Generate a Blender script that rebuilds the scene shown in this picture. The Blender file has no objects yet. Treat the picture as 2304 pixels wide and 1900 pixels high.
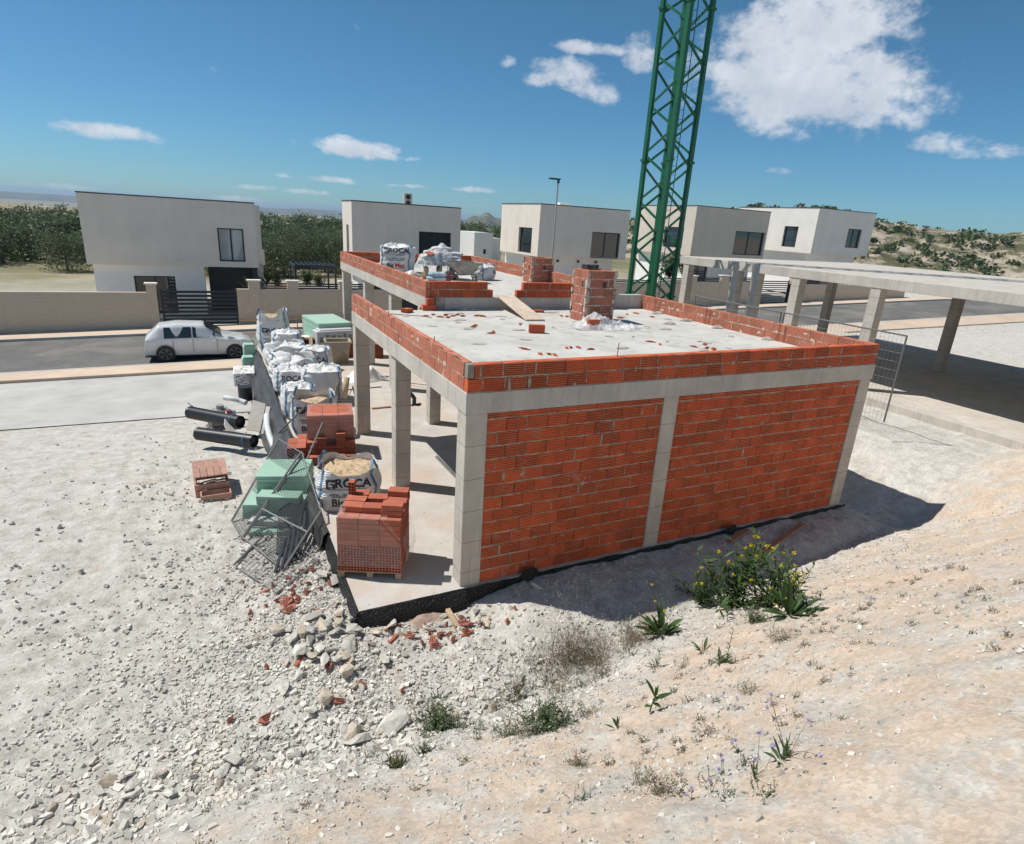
import bpy, bmesh, math, random
from mathutils import Vector, Matrix, Euler, noise
from mathutils.bvhtree import BVHTree
V = Vector
rnd = random.Random(7)
SC = bpy.context.scene
COL = SC.collection
PI = math.pi
# ------------------------------------------------------------------ camera
CAM = V((-2.9398, -7.1138, 5.1980))
EUL = Euler((math.radians(71.5469), math.radians(-3.3990), math.radians(-25.9548)), 'XYZ')
ROT = EUL.to_matrix()
FPX = 1347.67
cd = bpy.data.cameras.new('camera')
cam = bpy.data.objects.new('camera', cd)
COL.objects.link(cam)
cam.location = CAM
cam.rotation_euler = EUL
cd.sensor_fit = 'HORIZONTAL'
cd.sensor_width = 36.0
cd.lens = FPX / 2304 * 36.0
cd.clip_start = 0.05
cd.clip_end = 40000
SC.camera = cam


def ray(u, v):
    return ROT @ V(((u - 1152) / FPX, -(v - 950) / FPX, -1.0))


def PZ(u, v, z):
    d = ray(u, v)
    return CAM + d * ((z - CAM.z) / d.z)


def PY(u, v, y):
    d = ray(u, v)
    return CAM + d * ((y - CAM.y) / d.y)


def PX(u, v, x):
    d = ray(u, v)
    return CAM + d * ((x - CAM.x) / d.x)


# ------------------------------------------------------------------ terrain
FOOT = [(-30, -2.6), (-3.2, -1.95), (-0.4, -2.15), (1.26, -1.9), (2.5, -1.6), (4.1, -1.45), (5.9, -1.2), (12, -0.6), (40, 1)]


def sstep(a, b, x):
    t = min(1, max(0, (x - a) / (b - a)))
    return t * t * (3 - 2 * t)


def foot_y(x):
    for (x0, y0), (x1, y1) in zip(FOOT, FOOT[1:]):
        if x <= x1:
            return y0 + (y1 - y0) * (x - x0) / (x1 - x0)
    return FOOT[-1][1]


def terr(x, y, fine=True):
    z = -0.27 - 0.75 * sstep(3, 16, y)
    z += 0.026 * max(-12, min(60, x)) * sstep(14, 22, y)
    z += 1.0 * sstep(9.2, 12, x) * (1 - sstep(12, 19, y))
    z += .20 * sstep(.1, 1.0, x) * sstep(-1.7, -.5, y) * (1 - sstep(8.6, 9.2, x)) * (1 - sstep(1, 2, y))
    d = foot_y(x) - y
    if d > -0.6:
        e = max(0, d + 0.25 * math.exp(-max(0, d) * 2) * (1 if d > -0.25 else 0))
        dd = min(d, 5.3)
        if dd > 0:
            z += 0.60 * dd + 0.03 * dd * dd
            z += 0.10 * min(1, d) * noise.noise(V((x * .8, y * .8, 0)))
    if y > 40:
        r = math.hypot(x, y)
        z -= 55 * sstep(260, 2600, r) 
        z += 1.5 * noise.noise(V((x * .01, y * .01, 3))) * sstep(40, 120, y)
    if fine and y < 8:
        # rubble shelf beside the slab corner
        q = math.exp(-((x + 2.0) ** 2 / .5 + (y + .3) ** 2 / 1.2))
        z += 0.16 * q
        on = 1.0
        z += on * (.055 * noise.noise(V((x * 1.7, y * 1.7, 0))) + .028 * noise.noise(V((x * 5, y * 5, 1)))
                   + .014 * noise.noise(V((x * 13, y * 13, 2))) + .008 * noise.noise(V((x * 8, y * 8, 6))))
    return z


def G(u, v, off=0):
    d = ray(u, v)
    t = .6
    p = CAM + d * t
    while t < 120:
        p = CAM + d * t
        if p.z < terr(p.x, p.y):
            lo, hi = t - .06, t
            for _ in range(10):
                m = (lo + hi) / 2
                p = CAM + d * m
                if p.z < terr(p.x, p.y):
                    hi = m
                else:
                    lo = m
            return V((p.x, p.y, p.z + off))
        t += .06
    return p


# ------------------------------------------------------------------ mesh builder
class MB:
    def __init__(s):
        s.v = []
        s.f = []
        s.c = []
        s.m = []
        s.sm = False

    def add(s, vs, fs, tint=None, mi=0):
        o = len(s.v)
        s.v.extend([tuple(p) for p in vs])
        for f in fs:
            s.f.append(tuple(i + o for i in f))
            s.c.append(tint if tint is not None else 1.0)
            s.m.append(mi)

    def box(s, x0, x1, y0, y1, z0, z1, tint=None, mi=0, M=None):
        vs = [V(p) for p in ((x0, y0, z0), (x1, y0, z0), (x1, y1, z0), (x0, y1, z0), (x0, y0, z1), (x1, y0, z1), (x1, y1, z1), (x0, y1, z1))]
        if M is not None:
            vs = [M @ p for p in vs]
        s.add(vs, [(0, 3, 2, 1), (4, 5, 6, 7), (0, 1, 5, 4), (1, 2, 6, 5), (2, 3, 7, 6), (3, 0, 4, 7)], tint, mi)

    def bevbox(s, x0, x1, y0, y1, z0, z1, b=.01, tint=None, mi=0, M=None, jit=0, r=None):
        # box with chamfered edges: 24 vertices
        vs = []
        X, Y, Z = (x0, x1), (y0, y1), (z0, z1)
        idx = {}
        for i in (0, 1):
            for j in (0, 1):
                for k in (0, 1):
                    sx, sy, sz = (b if i == 0 else -b), (b if j == 0 else -b), (b if k == 0 else -b)
                    for a, p in enumerate(((X[i], Y[j] + sy, Z[k] + sz), (X[i] + sx, Y[j], Z[k] + sz), (X[i] + sx, Y[j] + sy, Z[k]))):
                        idx[(i, j, k, a)] = len(vs)
                        q = V(p)
                        if jit:
                            q += V(((r or rnd).uniform(-jit, jit), (r or rnd).uniform(-jit, jit), (r or rnd).uniform(-jit, jit)))
                        vs.append(q)
        if M is not None:
            vs = [M @ p for p in vs]
        g = lambda i, j, k, a: idx[(i, j, k, a)]
        fs = []
        fs += [(g(0, 0, 0, 0), g(0, 0, 1, 0), g(0, 1, 1, 0), g(0, 1, 0, 0)), (g(1, 0, 0, 0), g(1, 1, 0, 0), g(1, 1, 1, 0), g(1, 0, 1, 0))]
        fs += [(g(0, 0, 0, 1), g(1, 0, 0, 1), g(1, 0, 1, 1), g(0, 0, 1, 1)), (g(0, 1, 0, 1), g(0, 1, 1, 1), g(1, 1, 1, 1), g(1, 1, 0, 1))]
        fs += [(g(0, 0, 0, 2), g(0, 1, 0, 2), g(1, 1, 0, 2), g(1, 0, 0, 2)), (g(0, 0, 1, 2), g(1, 0, 1, 2), g(1, 1, 1, 2), g(0, 1, 1, 2))]
        for j in (0, 1):
            for k in (0, 1):
                fs.append((g(0, j, k, 1), g(1, j, k, 1), g(1, j, k, 2), g(0, j, k, 2)))
        for i in (0, 1):
            for k in (0, 1):
                fs.append((g(i, 0, k, 0), g(i, 1, k, 0), g(i, 1, k, 2), g(i, 0, k, 2)))
            for j in (0, 1):
                fs.append((g(i, j, 0, 0), g(i, j, 1, 0), g(i, j, 1, 1), g(i, j, 0, 1)))
        for i in (0, 1):
            for j in (0, 1):
                for k in (0, 1):
                    fs.append((g(i, j, k, 0), g(i, j, k, 1), g(i, j, k, 2)))
        s.add(vs, fs, tint, mi)

    def tube(s, pts, r, n=8, tint=None, mi=0, cap=True, r1=None):
        pts = [V(p) for p in pts]
        m = len(pts)
        if m < 2:
            return
        vs = []
        up = None
        for i, p in enumerate(pts):
            d = (pts[min(i + 1, m - 1)] - pts[max(i - 1, 0)])
            if d.length < 1e-9:
                d = V((0, 0, 1))
            d.normalize()
            if up is None:
                a = V((0, 0, 1)) if abs(d.z) < .9 else V((1, 0, 0))
                up = (a - d * a.dot(d)).normalized()
            else:
                up = (up - d * up.dot(d))
                up = up.normalized() if up.length > 1e-6 else V((1, 0, 0))
            w = d.cross(up)
            if callable(r):
                rr = r(i / (m - 1))
            else:
                rr = r if r1 is None else r + (r1 - r) * i / (m - 1)
            for k in range(n):
                t = 2 * PI * k / n + (PI / 4 if n == 4 else 0)
                vs.append(p + (up * math.cos(t) + w * math.sin(t)) * rr)
        fs = []
        for i in range(m - 1):
            for k in range(n):
                fs.append((i * n + k, i * n + (k + 1) % n, (i + 1) * n + (k + 1) % n, (i + 1) * n + k))
        if cap:
            fs.append(tuple(range(n - 1, -1, -1)))
            fs.append(tuple((m - 1) * n + k for k in range(n)))
        s.add(vs, fs, tint, mi)

    def prism(s, poly, z0, z1, tint=None, mi=0, M=None):
        n = len(poly)
        vs = [V((p[0], p[1], z0)) for p in poly] + [V((p[0], p[1], z1)) for p in poly]
        if M is not None:
            vs = [M @ p for p in vs]
        fs = [tuple(range(n - 1, -1, -1)), tuple(range(n, 2 * n))]
        fs += [(i, (i + 1) % n, n + (i + 1) % n, n + i) for i in range(n)]
        s.add(vs, fs, tint, mi)

    def quad(s, a, b, c, d, tint=None, mi=0):
        s.add([a, b, c, d], [(0, 1, 2, 3)], tint, mi)

    def grid(s, fn, nu, nv, tint=None, mi=0, wrap=False):
        vs = [fn(i / nu, j / nv) for j in range(nv + 1) for i in range(nu + 1)]
        fs = [(j * (nu + 1) + i, j * (nu + 1) + i + 1, (j + 1) * (nu + 1) + i + 1, (j + 1) * (nu + 1) + i) for j in range(nv) for i in range(nu)]
        s.add(vs, fs, tint, mi)

    def mesh(s, name, mats, off=V((0, 0, 0)), smooth=False):
        me = bpy.data.meshes.new(name)
        me.from_pydata([(p[0] - off.x, p[1] - off.y, p[2] - off.z) for p in s.v], [], s.f)
        for m in (mats if isinstance(mats, (list, tuple)) else [mats]):
            me.materials.append(m)
        at = me.attributes.new('tint', 'FLOAT', 'FACE')
        at.data.foreach_set('value', [float(c) for c in s.c])
        me.polygons.foreach_set('material_index', s.m)
        if smooth:
            me.polygons.foreach_set('use_smooth', [True] * len(s.f))
        me.update()
        return me


def link(name, me, parent=None):
    o = bpy.data.objects.new(name, me)
    COL.objects.link(o)
    if parent is not None:
        o.parent = parent
    return o


def tag(o, label=None, cat=None, group=None, kind=None):
    if label:
        o['label'] = label
    if cat:
        o['category'] = cat
    if group:
        o['group'] = group
    if kind:
        o['kind'] = kind
    return o


def thing(name, label, cat, loc=(0, 0, 0), rz=0, group=None):
    o = bpy.data.objects.new(name, None)
    o.empty_display_size = .1
    COL.objects.link(o)
    o.location = loc
    o.rotation_euler = (0, 0, rz)
    return tag(o, label, cat, group)


def part(name, mb, mat, parent, smooth=False, world=True):
    """one mesh part; world coordinates are made relative to the parent's base (parents in world mode are unrotated)"""
    off = V((0, 0, 0))
    if world and parent is not None:
        p = parent
        while p is not None:
            off += V(p.location)
            p = p.parent
    return link(name, mb.mesh(name, mat, off, smooth), parent)


def solo(name, mb, mat, label, cat, loc=None, rz=0, group=None, smooth=False):
    """a thing that is one mesh, built in local coordinates round loc"""
    o = link(name, mb.mesh(name, mat, V((0, 0, 0)), smooth))
    if loc is not None:
        o.location = loc
    o.rotation_euler = (0, 0, rz)
    return tag(o, label, cat, group)


def struct(name, mb, mat, smooth=False):
    o = link(name, mb.mesh(name, mat, V((0, 0, 0)), smooth))
    o['kind'] = 'structure'
    return o


def copy_tree(o, parent=None):
    c = o.copy()
    COL.objects.link(c)
    c.parent = parent
    for ch in list(o.children):
        copy_tree(ch, c)
    return c


# ------------------------------------------------------------------ materials
class NT:
    def __init__(s, name):
        s.mat = bpy.data.materials.new(name)
        s.mat.use_nodes = True
        s.t = s.mat.node_tree
        s.b = s.t.nodes['Principled BSDF']
        s.out = s.t.nodes['Material Output']

    def n(s, typ, **kw):
        nd = s.t.nodes.new(typ)
        for k, v in kw.items():
            setattr(nd, k, v)
        return nd

    def l(s, a, b):
        s.t.links.new(a, b)

    def coord(s, kind='Object'):
        return s.n('ShaderNodeTexCoord').outputs[kind]

    def pos(s):
        return s.n('ShaderNodeNewGeometry').outputs['Position']

    def noise(s, vec, scale, detail=4, rough=.6, dist=0):
        nd = s.n('ShaderNodeTexNoise')
        nd.inputs['Scale'].default_value = scale
        nd.inputs['Detail'].default_value = detail
        nd.inputs['Roughness'].default_value = rough
        nd.inputs['Distortion'].default_value = dist
        s.l(vec, nd.inputs['Vector'])
        return nd.outputs['Fac']

    def map(s, vec, scale=(1, 1, 1), loc=(0, 0, 0), rot=(0, 0, 0)):
        m = s.n('ShaderNodeMapping')
        m.inputs['Scale'].default_value = scale
        m.inputs['Location'].default_value = loc
        m.inputs['Rotation'].default_value = rot
        s.l(vec, m.inputs['Vector'])
        return m.outputs[0]

    def ramp(s, fac, stops, interp='LINEAR'):
        r = s.n('ShaderNodeValToRGB')
        r.color_ramp.interpolation = interp
        e = r.color_ramp.elements
        while len(e) < len(stops):
            e.new(.5)
        for i, (p, c) in enumerate(stops):
            e[i].position = p
            e[i].color = (c, c, c, 1) if isinstance(c, (int, float)) else (*c, 1)
        s.l(fac, r.inputs[0])
        return r.outputs[0]

    def mix(s, fac, a, b, mode='MIX'):
        m = s.n('ShaderNodeMix', data_type='RGBA', blend_type=mode)
        if isinstance(fac, (int, float)):
            m.inputs[0].default_value = fac
        else:
            s.l(fac, m.inputs[0])
        for sock, x in ((m.inputs[6], a), (m.inputs[7], b)):
            if isinstance(x, (tuple, list)):
                sock.default_value = (*x, 1)
            elif isinstance(x, (int, float)):
                sock.default_value = (x, x, x, 1)
            else:
                s.l(x, sock)
        return m.outputs[2]

    def math(s, op, a, b=None, clamp=False):
        m = s.n('ShaderNodeMath', operation=op, use_clamp=clamp)
        for sock, x in ((m.inputs[0], a), (m.inputs[1], b)):
            if x is None:
                continue
            if isinstance(x, (int, float)):
                sock.default_value = x
            else:
                s.l(x, sock)
        return m.outputs[0]

    def bump(s, h, strength=.3, dist=.02):
        b = s.n('ShaderNodeBump')
        b.inputs['Strength'].default_value = strength
        b.inputs['Distance'].default_value = dist
        s.l(h, b.inputs['Height'])
        s.l(b.outputs[0], s.b.inputs['Normal'])

    def attr(s, name='tint'):
        return s.n('ShaderNodeAttribute', attribute_name=name).outputs['Fac']

    def fin(s, col=None, rough=.8, spec=None):
        if col is not None:
            if isinstance(col, (tuple, list)):
                s.b.inputs['Base Color'].default_value = (*col, 1)
            else:
                s.l(col, s.b.inputs['Base Color'])
        if isinstance(rough, (int, float)):
            s.b.inputs['Roughness'].default_value = rough
        else:
            s.l(rough, s.b.inputs['Roughness'])
        if spec is not None:
            s.b.inputs['Specular IOR Level'].default_value = spec
        return s.mat


def tinted(nt, col, amt=1.0):
    """multiply a colour by the per-face tint of the mesh"""
    t = nt.attr()
    return nt.mix(amt, col, t, 'MULTIPLY')


def simple(name, col, rough=.7, var=.25, scale=6, bump=.15, bscale=None, dirt=None, dirt_amt=.5, metal=0, spec=None, dist=.01, tint=True, obj=True):
    n = NT(name)
    c = n.coord() if obj else n.pos()
    f = n.noise(c, scale, 6, .65)
    lo = tuple(x * (1 - var) for x in col)
    hi = tuple(min(1, x * (1 + var)) for x in col)
    colr = n.ramp(f, [(.3, lo), (.7, hi)])
    if dirt:
        g = n.noise(c, scale * .35, 6, .7)
        colr = n.mix(n.math('MULTIPLY', n.ramp(g, [(.48, 0.), (.62, 1.)]), dirt_amt), colr, dirt)
    if tint:
        colr = tinted(n, colr)
    if bump:
        n.bump(n.noise(c, bscale or scale * 4, 5, .6), bump, dist)
    n.b.inputs['Metallic'].default_value = metal
    return n.fin(colr, rough, spec)


def leafmat(name, col, trans=.35, var=.3):
    n = NT(name)
    c = n.pos()
    f = n.noise(c, 9, 3)
    lo = tuple(x * (1 - var) for x in col)
    hi = tuple(x * (1 + var) for x in col)
    colr = tinted(n, n.ramp(f, [(.3, lo), (.7, hi)]))
    n.fin(colr, .55, .3)
    tr = n.n('ShaderNodeBsdfTranslucent')
    n.l(colr, tr.inputs[0])
    ms = n.n('ShaderNodeMixShader')
    ms.inputs[0].default_value = trans
    n.l(n.b.outputs[0], ms.inputs[1])
    n.l(tr.outputs[0], ms.inputs[2])
    n.l(ms.outputs[0], n.out.inputs[0])
    return n.mat


def m_brick(name, base=(.50, .125, .052), smear=.5, light=(.50, .44, .36)):
    n = NT(name)
    c = n.coord()
    f = n.noise(c, 3.1, 5)
    col = n.ramp(f, [(.3, tuple(x * .85 for x in base)), (.7, tuple(x * 1.15 for x in base))])
    fine = n.noise(c, 60, 4)
    col = n.mix(.35, col, n.ramp(fine, [(.3, .55), (.7, 1.)]), 'MULTIPLY')
    col = tinted(n, col)
    # mortar smears and efflorescence, patches with their own shape
    p = n.noise(n.map(c, (1, 1, 1.6)), 2.3, 8, .72, .4)
    msk = n.ramp(p, [(.585, 0.), (.70, 1.)])
    s2 = n.noise(n.map(c, (1, 1, 9)), 4.5, 6, .7)
    msk2 = n.math('MULTIPLY', n.ramp(s2, [(.54, 0.), (.72, 1.)]), .75)
    m = n.math('MULTIPLY', n.math('MAXIMUM', msk, msk2), smear)
    col = n.mix(m, col, light)
    n.bump(n.noise(c, 55, 5), .25, .006)
    return n.fin(col, .9, .2)


def m_mortar(name, col=(.40, .345, .28)):
    n = NT(name)
    c = n.coord()
    colr = n.ramp(n.noise(c, 7, 6, .7), [(.3, tuple(x * .6 for x in col)), (.7, tuple(x * 1.25 for x in col))])
    n.bump(n.noise(c, 40, 6, .7), .6, .01)
    return n.fin(tinted(n, colr), .95, .1)


def m_concrete(name, col=(.50, .475, .44), streak=1, seam=0, dark=.5):
    n = NT(name)
    c = n.coord()
    a = n.noise(c, 1.6, 7, .65)
    colr = n.ramp(a, [(.28, tuple(x * .78 for x in col)), (.72, tuple(min(1, x * 1.12) for x in col))])
    # vertical run marks
    s = n.noise(n.map(c, (5, 5, .35)), 2.2, 6, .65)
    colr = n.mix(n.math('MULTIPLY', n.ramp(s, [(.52, 0.), (.75, 1.)]), .55 * streak), colr, tuple(x * dark for x in col))
    s2 = n.noise(n.map(c, (7, 7, .5), (3, 1, 2)), 2.0, 6, .7)
    colr = n.mix(n.math('MULTIPLY', n.ramp(s2, [(.56, 0.), (.78, 1.)]), .5 * streak), colr, tuple(min(1, x * 1.35) for x in col))
    v = n.n('ShaderNodeTexVoronoi')
    v.inputs['Scale'].default_value = 16
    n.l(c, v.inputs['Vector'])
    pits = n.ramp(v.outputs['Distance'], [(.0, 0.), (.09, 1.)])
    colr = n.mix(.45, colr, pits, 'MULTIPLY')
    if seam:
        sp = n.n('ShaderNodeSeparateXYZ')
        n.l(c, sp.inputs[0])
        zz = n.math('ADD', sp.outputs[2], n.math('MULTIPLY', n.noise(c, 5, 3), .03))
        fr = n.math('FRACT', n.math('DIVIDE', zz, seam))
        line = n.ramp(n.math('ABSOLUTE', n.math('SUBTRACT', fr, .5)), [(.0, 1.), (.022, 0.)])
        colr = n.mix(n.math('MULTIPLY', line, .7), colr, tuple(x * .33 for x in col))
    colr = tinted(n, colr)
    n.bump(n.noise(c, 26, 7, .7), .35, .012)
    return n.fin(colr, .92, .15)


def m_glass(name, tint=(.03, .045, .055)):
    n = NT(name)
    n.fin(tint, .04, .9)
    return n.mat


def m_plaster(name, col=(.60, .54, .46)):
    n = NT(name)
    c = n.coord()
    f = n.noise(c, .7, 6, .6)
    colr = n.ramp(f, [(.3, tuple(x * .92 for x in col)), (.7, tuple(x * 1.05 for x in col))])
    s = n.noise(n.map(c, (2.5, 2.5, .25)), 1.5, 5)
    colr = n.mix(n.math('MULTIPLY', n.ramp(s, [(.52, 0.), (.75, 1.)]), .25), colr, tuple(x * .72 for x in col))
    n.bump(n.noise(c, 30, 4), .1, .01)
    return n.fin(colr, .9, .2)


BRICK = m_brick('brick_clay', base=(.62, .14, .058), smear=.38)
BRICK_L = m_brick('brick_clay_sunlit', base=(.54, .20, .125), smear=.45, light=(.60, .49, .42))  # paler copy of the brick, sunlight put into its colour for sun-facing parapets
BRICK_P = m_brick('brick_clay_clean', base=(.46, .145, .09), smear=.10)
MORTAR = m_mortar('mortar')
MORTAR_D = m_mortar('mortar_dark', (.10, .075, .06))
CONC = m_concrete('concrete_formed', (.55, .51, .455), seam=0)
CONC_COL = m_concrete('concrete_column', (.55, .505, .445), seam=.5, streak=.8)
METAL_D = simple('anthracite_metal', (.022, .027, .038), .45, .15, 3, 0)
STEEL = simple('galvanised_steel', (.19, .19, .19), .65, .2, 20, 0, metal=.35)
RUST = simple('rusty_steel', (.20, .09, .045), .8, .35, 30, .1)
BLACKP = simple('black_plastic', (.018, .018, .022), .38, .2, 8, .05)
WHITEP = simple('white_plaster', (.80, .79, .77), .9, .05, 2, .08)
PLAST = m_plaster('beige_render', (.80, .72, .63))
PLAST_L = m_plaster('pale_render', (.80, .765, .71))
GLASS = m_glass('window_glass')
WOOD = simple('raw_timber', (.52, .38, .24), .8, .25, 9, .2, dirt=(.3, .25, .19))
WOOD_R = simple('reddish_timber', (.34, .17, .10), .8, .25, 9, .2)
# ================================================================== light and sky
SUN_EL, SUN_AZ = math.radians(57), math.atan2(-.823, .568)      # azimuth clockwise from +Y
SUN_STR, SKY_STR, EXPO = 4.1, 0.115, 0.24
SUND = V((math.sin(SUN_AZ) * math.cos(SUN_EL), math.cos(SUN_AZ) * math.cos(SUN_EL), math.sin(SUN_EL)))
ld = bpy.data.lights.new('sun', 'SUN')
ld.energy = SUN_STR
ld.angle = math.radians(.5)
ld.color = (1, .955, .88)
lo = bpy.data.objects.new('sun', ld)
COL.objects.link(lo)
lo.rotation_euler = SUND.to_track_quat('Z', 'Y').to_euler()
lo.location = (-20, 15, 40)
SC.view_settings.view_transform = 'Standard'
SC.view_settings.look = 'None'
SC.view_settings.exposure = EXPO
SC.view_settings.gamma = 1
SC.cycles.max_bounces = 6
SC.cycles.diffuse_bounces = 4
SC.cycles.glossy_bounces = 3
SC.cycles.transmission_bounces = 4
SC.cycles.transparent_max_bounces = 12
SC.cycles.use_denoising = True
SC.cycles.caustics_reflective = False
SC.cycles.caustics_refractive = False

W = bpy.data.worlds.new('World')
SC.world = W
W.use_nodes = True
wt = W.node_tree
bgn = wt.nodes['Background']


def wn(typ, **kw):
    nd = wt.nodes.new(typ)
    for k, v in kw.items():
        setattr(nd, k, v)
    return nd


def wm(op, a, b=None, c=None, clamp=False):
    m = wn('ShaderNodeMath', operation=op, use_clamp=clamp)
    for i, x in enumerate((a, b, c)):
        if x is None:
            continue
        if isinstance(x, (int, float)):
            m.inputs[i].default_value = x
        else:
            wt.links.new(x, m.inputs[i])
    return m.outputs[0]


sky = wn('ShaderNodeTexSky', sky_type='NISHITA')
sky.sun_disc = False
sky.sun_elevation = SUN_EL
sky.sun_rotation = SUN_AZ
sky.altitude = 300
sky.air_density = 1.05
sky.dust_density = .1
sky.ozone_density = 3.0
gen = wn('ShaderNodeTexCoord').outputs['Generated']


def wnoise(scale, detail, rough, loc=(0, 0, 0), sc=(1, 1, 1)):
    mp = wn('ShaderNodeMapping')
    mp.inputs['Location'].default_value = loc
    mp.inputs['Scale'].default_value = sc
    wt.links.new(gen, mp.inputs['Vector'])
    nd = wn('ShaderNodeTexNoise')
    nd.inputs['Scale'].default_value = scale
    nd.inputs['Detail'].default_value = detail
    nd.inputs['Roughness'].default_value = rough
    wt.links.new(mp.outputs[0], nd.inputs['Vector'])
    return nd.outputs['Fac']


CLOUDS = [  # centre pixel of the photograph, half sizes in pixels, tilt, weight: turned into sky directions
    (795, 335, 120, 24, 6, 1.0), (760, 328, 55, 24, 0, 1.0), (850, 345, 70, 13, 12, .9), (927, 358, 24, 9, 0, .8),
    (1275, 170, 95, 42, 14, 1.0), (1340, 205, 55, 36, 20, 1.0), (1220, 178, 50, 26, 0, .9), (1330, 110, 130, 16, 4, .8), (1440, 120, 60, 40, 40, .55),
    (1760, 190, 185, 130, 8, 1.5), (1720, 95, 130, 90, 0, 1.2), (1850, 60, 200, 110, 0, 1.2), (1690, 180, 100, 90, 60, 1.0), (1900, 200, 240, 110, 8, 1.2), (1640, 245, 60, 18, 0, .7), (1590, 160, 90, 90, 0, .45),
    (640, 397, 30, 7, 8, .75), (740, 405, 65, 9, 6, .75), (600, 424, 90, 8, 3, .6), (690, 432, 80, 8, 5, .65), (560, 450, 90, 9, 3, .6),
    (1062, 427, 62, 9, 3, .85), (925, 420, 40, 5, 3, .5), (1140, 140, 26, 16, 0, .5), (560, 458, 60, 9, 4, .7), (1075, 463, 20, 5, 0, .5), (1760, 385, 35, 8, 4, .4),
    (250, 300, 120, 22, 6, .8), (120, 420, 120, 10, 4, .7), (2150, 330, 120, 30, 8, .8)]
tot = None
shade = None
for (u, v, su, sv, tilt, w) in CLOUDS:
    c = ray(u, v).normalized()
    r = ray(u + 50, v + 50 * math.tan(math.radians(tilt))).normalized() - c
    r = (r - c * c.dot(r)).normalized()
    up = r.cross(c) * -1
    up = c.cross(r) * -1 if up.z < 0 else up
    if up.z < 0:
        up = -up
    k = FPX * c.dot(ROT @ V((0, 0, -1)))

    def dotn(vec):
        d = wn('ShaderNodeVectorMath', operation='DOT_PRODUCT')
        wt.links.new(gen, d.inputs[0])
        d.inputs[1].default_value = vec
        return d.outputs['Value']
    a = wm('MULTIPLY', dotn(r), FPX / k * FPX / su)
    b = wm('MULTIPLY', dotn(up), FPX / k * FPX / sv)
    bb = wm('MULTIPLY', wm('MAXIMUM', wm('MULTIPLY', b, -1.0), 0), .6)      # flatter underneath
    q = wm('ADD', wm('MULTIPLY', a, a), wm('MULTIPLY', b, b))
    q = wm('ADD', q, wm('MULTIPLY', bb, bb))
    m = wm('MULTIPLY', wm('SUBTRACT', 1.0, q), w)
    m = wm('MULTIPLY', m, wm('GREATER_THAN', dotn(c), 0.))
    tot = m if tot is None else wm('MAXIMUM', tot, m)
    sb = wm('MULTIPLY', wm('MULTIPLY', wm('MAXIMUM', m, 0.), b), .8)
    shade = sb if shade is None else wm('ADD', shade, sb)
n1 = wnoise(26, 9, .62, sc=(1, 1, 1.5))
n2 = wnoise(8, 5, .6, (2, 1, 4), (1, 1, 1.4))
dens = wm('ADD', wm('MULTIPLY', wm('MAXIMUM', tot, -.5), .72), wm('ADD', wm('MULTIPLY', wm('SUBTRACT', n1, .5), 2.1), wm('MULTIPLY', wm('SUBTRACT', n2, .5), .8)))
mr = wn('ShaderNodeMapRange', interpolation_type='SMOOTHSTEP')
mr.inputs['From Min'].default_value = .02
mr.inputs['From Max'].default_value = .8
wt.links.new(dens, mr.inputs['Value'])
cmask = wm('MULTIPLY', mr.outputs[0], .84)
n3 = wnoise(15, 7, .65, (5, 2, 1))
cs = wn('ShaderNodeMapRange')
cs.inputs['From Min'].default_value = -.7
cs.inputs['From Max'].default_value = .7
wt.links.new(wm('ADD', wm('MULTIPLY', shade, .35), wm('MULTIPLY', wm('SUBTRACT', n3, .5), 2.6)), cs.inputs['Value'])
cr = wn('ShaderNodeValToRGB')
cr.color_ramp.elements[0].color = (3.9, 4.3, 5.0, 1)
cr.color_ramp.elements[1].color = (6.6, 6.8, 7.1, 1)
wt.links.new(cs.outputs[0], cr.inputs[0])
mx = wn('ShaderNodeMix', data_type='RGBA')
wt.links.new(cmask, mx.inputs[0])
tn_ = wn('ShaderNodeMix', data_type='RGBA', blend_type='MULTIPLY')
tn_.inputs[0].default_value = 1
sz_ = wn('ShaderNodeSeparateXYZ')
wt.links.new(gen, sz_.inputs[0])
tr_ = wn('ShaderNodeValToRGB')
tr_.color_ramp.elements[0].position = .0
tr_.color_ramp.elements[0].color = (.29, .50, .70, 1)
tr_.color_ramp.elements[1].position = .42
tr_.color_ramp.elements[1].color = (.28, .52, .53, 1)
wt.links.new(sz_.outputs[2], tr_.inputs[0])
wt.links.new(tr_.outputs[0], tn_.inputs[7])
wt.links.new(sky.outputs[0], tn_.inputs[6])
wt.links.new(tn_.outputs[2], mx.inputs[6])
wt.links.new(cr.outputs[0], mx.inputs[7])
wt.links.new(mx.outputs[2], bgn.inputs['Color'])
bgn.inputs['Strength'].default_value = SKY_STR

# ================================================================== ground
n = NT('rubble_earth')
c = n.pos()
sp = n.n('ShaderNodeSeparateXYZ')
n.l(c, sp.inputs[0])
big = n.noise(c, .55, 5, .6)
grey = n.ramp(n.noise(c, 3.5, 8, .72), [(.28, (.37, .345, .30)), (.5, (.545, .52, .475)), (.72, (.67, .65, .60))])
tan = n.ramp(n.math('ADD', n.math('MULTIPLY', n.noise(c, 2.6, 8, .68), .72), n.math('MULTIPLY', n.noise(c, 45, 5, .8), .28)), [(.28, (.46, .36, .27)), (.55, (.62, .50, .395)), (.75, (.68, .585, .49))])
yy = n.math('ADD', sp.outputs[1], n.math('MULTIPLY', n.math('SUBTRACT', n.noise(c, 1.1, 6, .65), .5), 2.2))
yy = n.math('ADD', yy, n.math('MULTIPLY', sp.outputs[0], -.16))
ft = n.ramp(n.math('MULTIPLY', n.math('ADD', yy, 8), .125), [(.60, 1.), (.70, 0.)])
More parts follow.
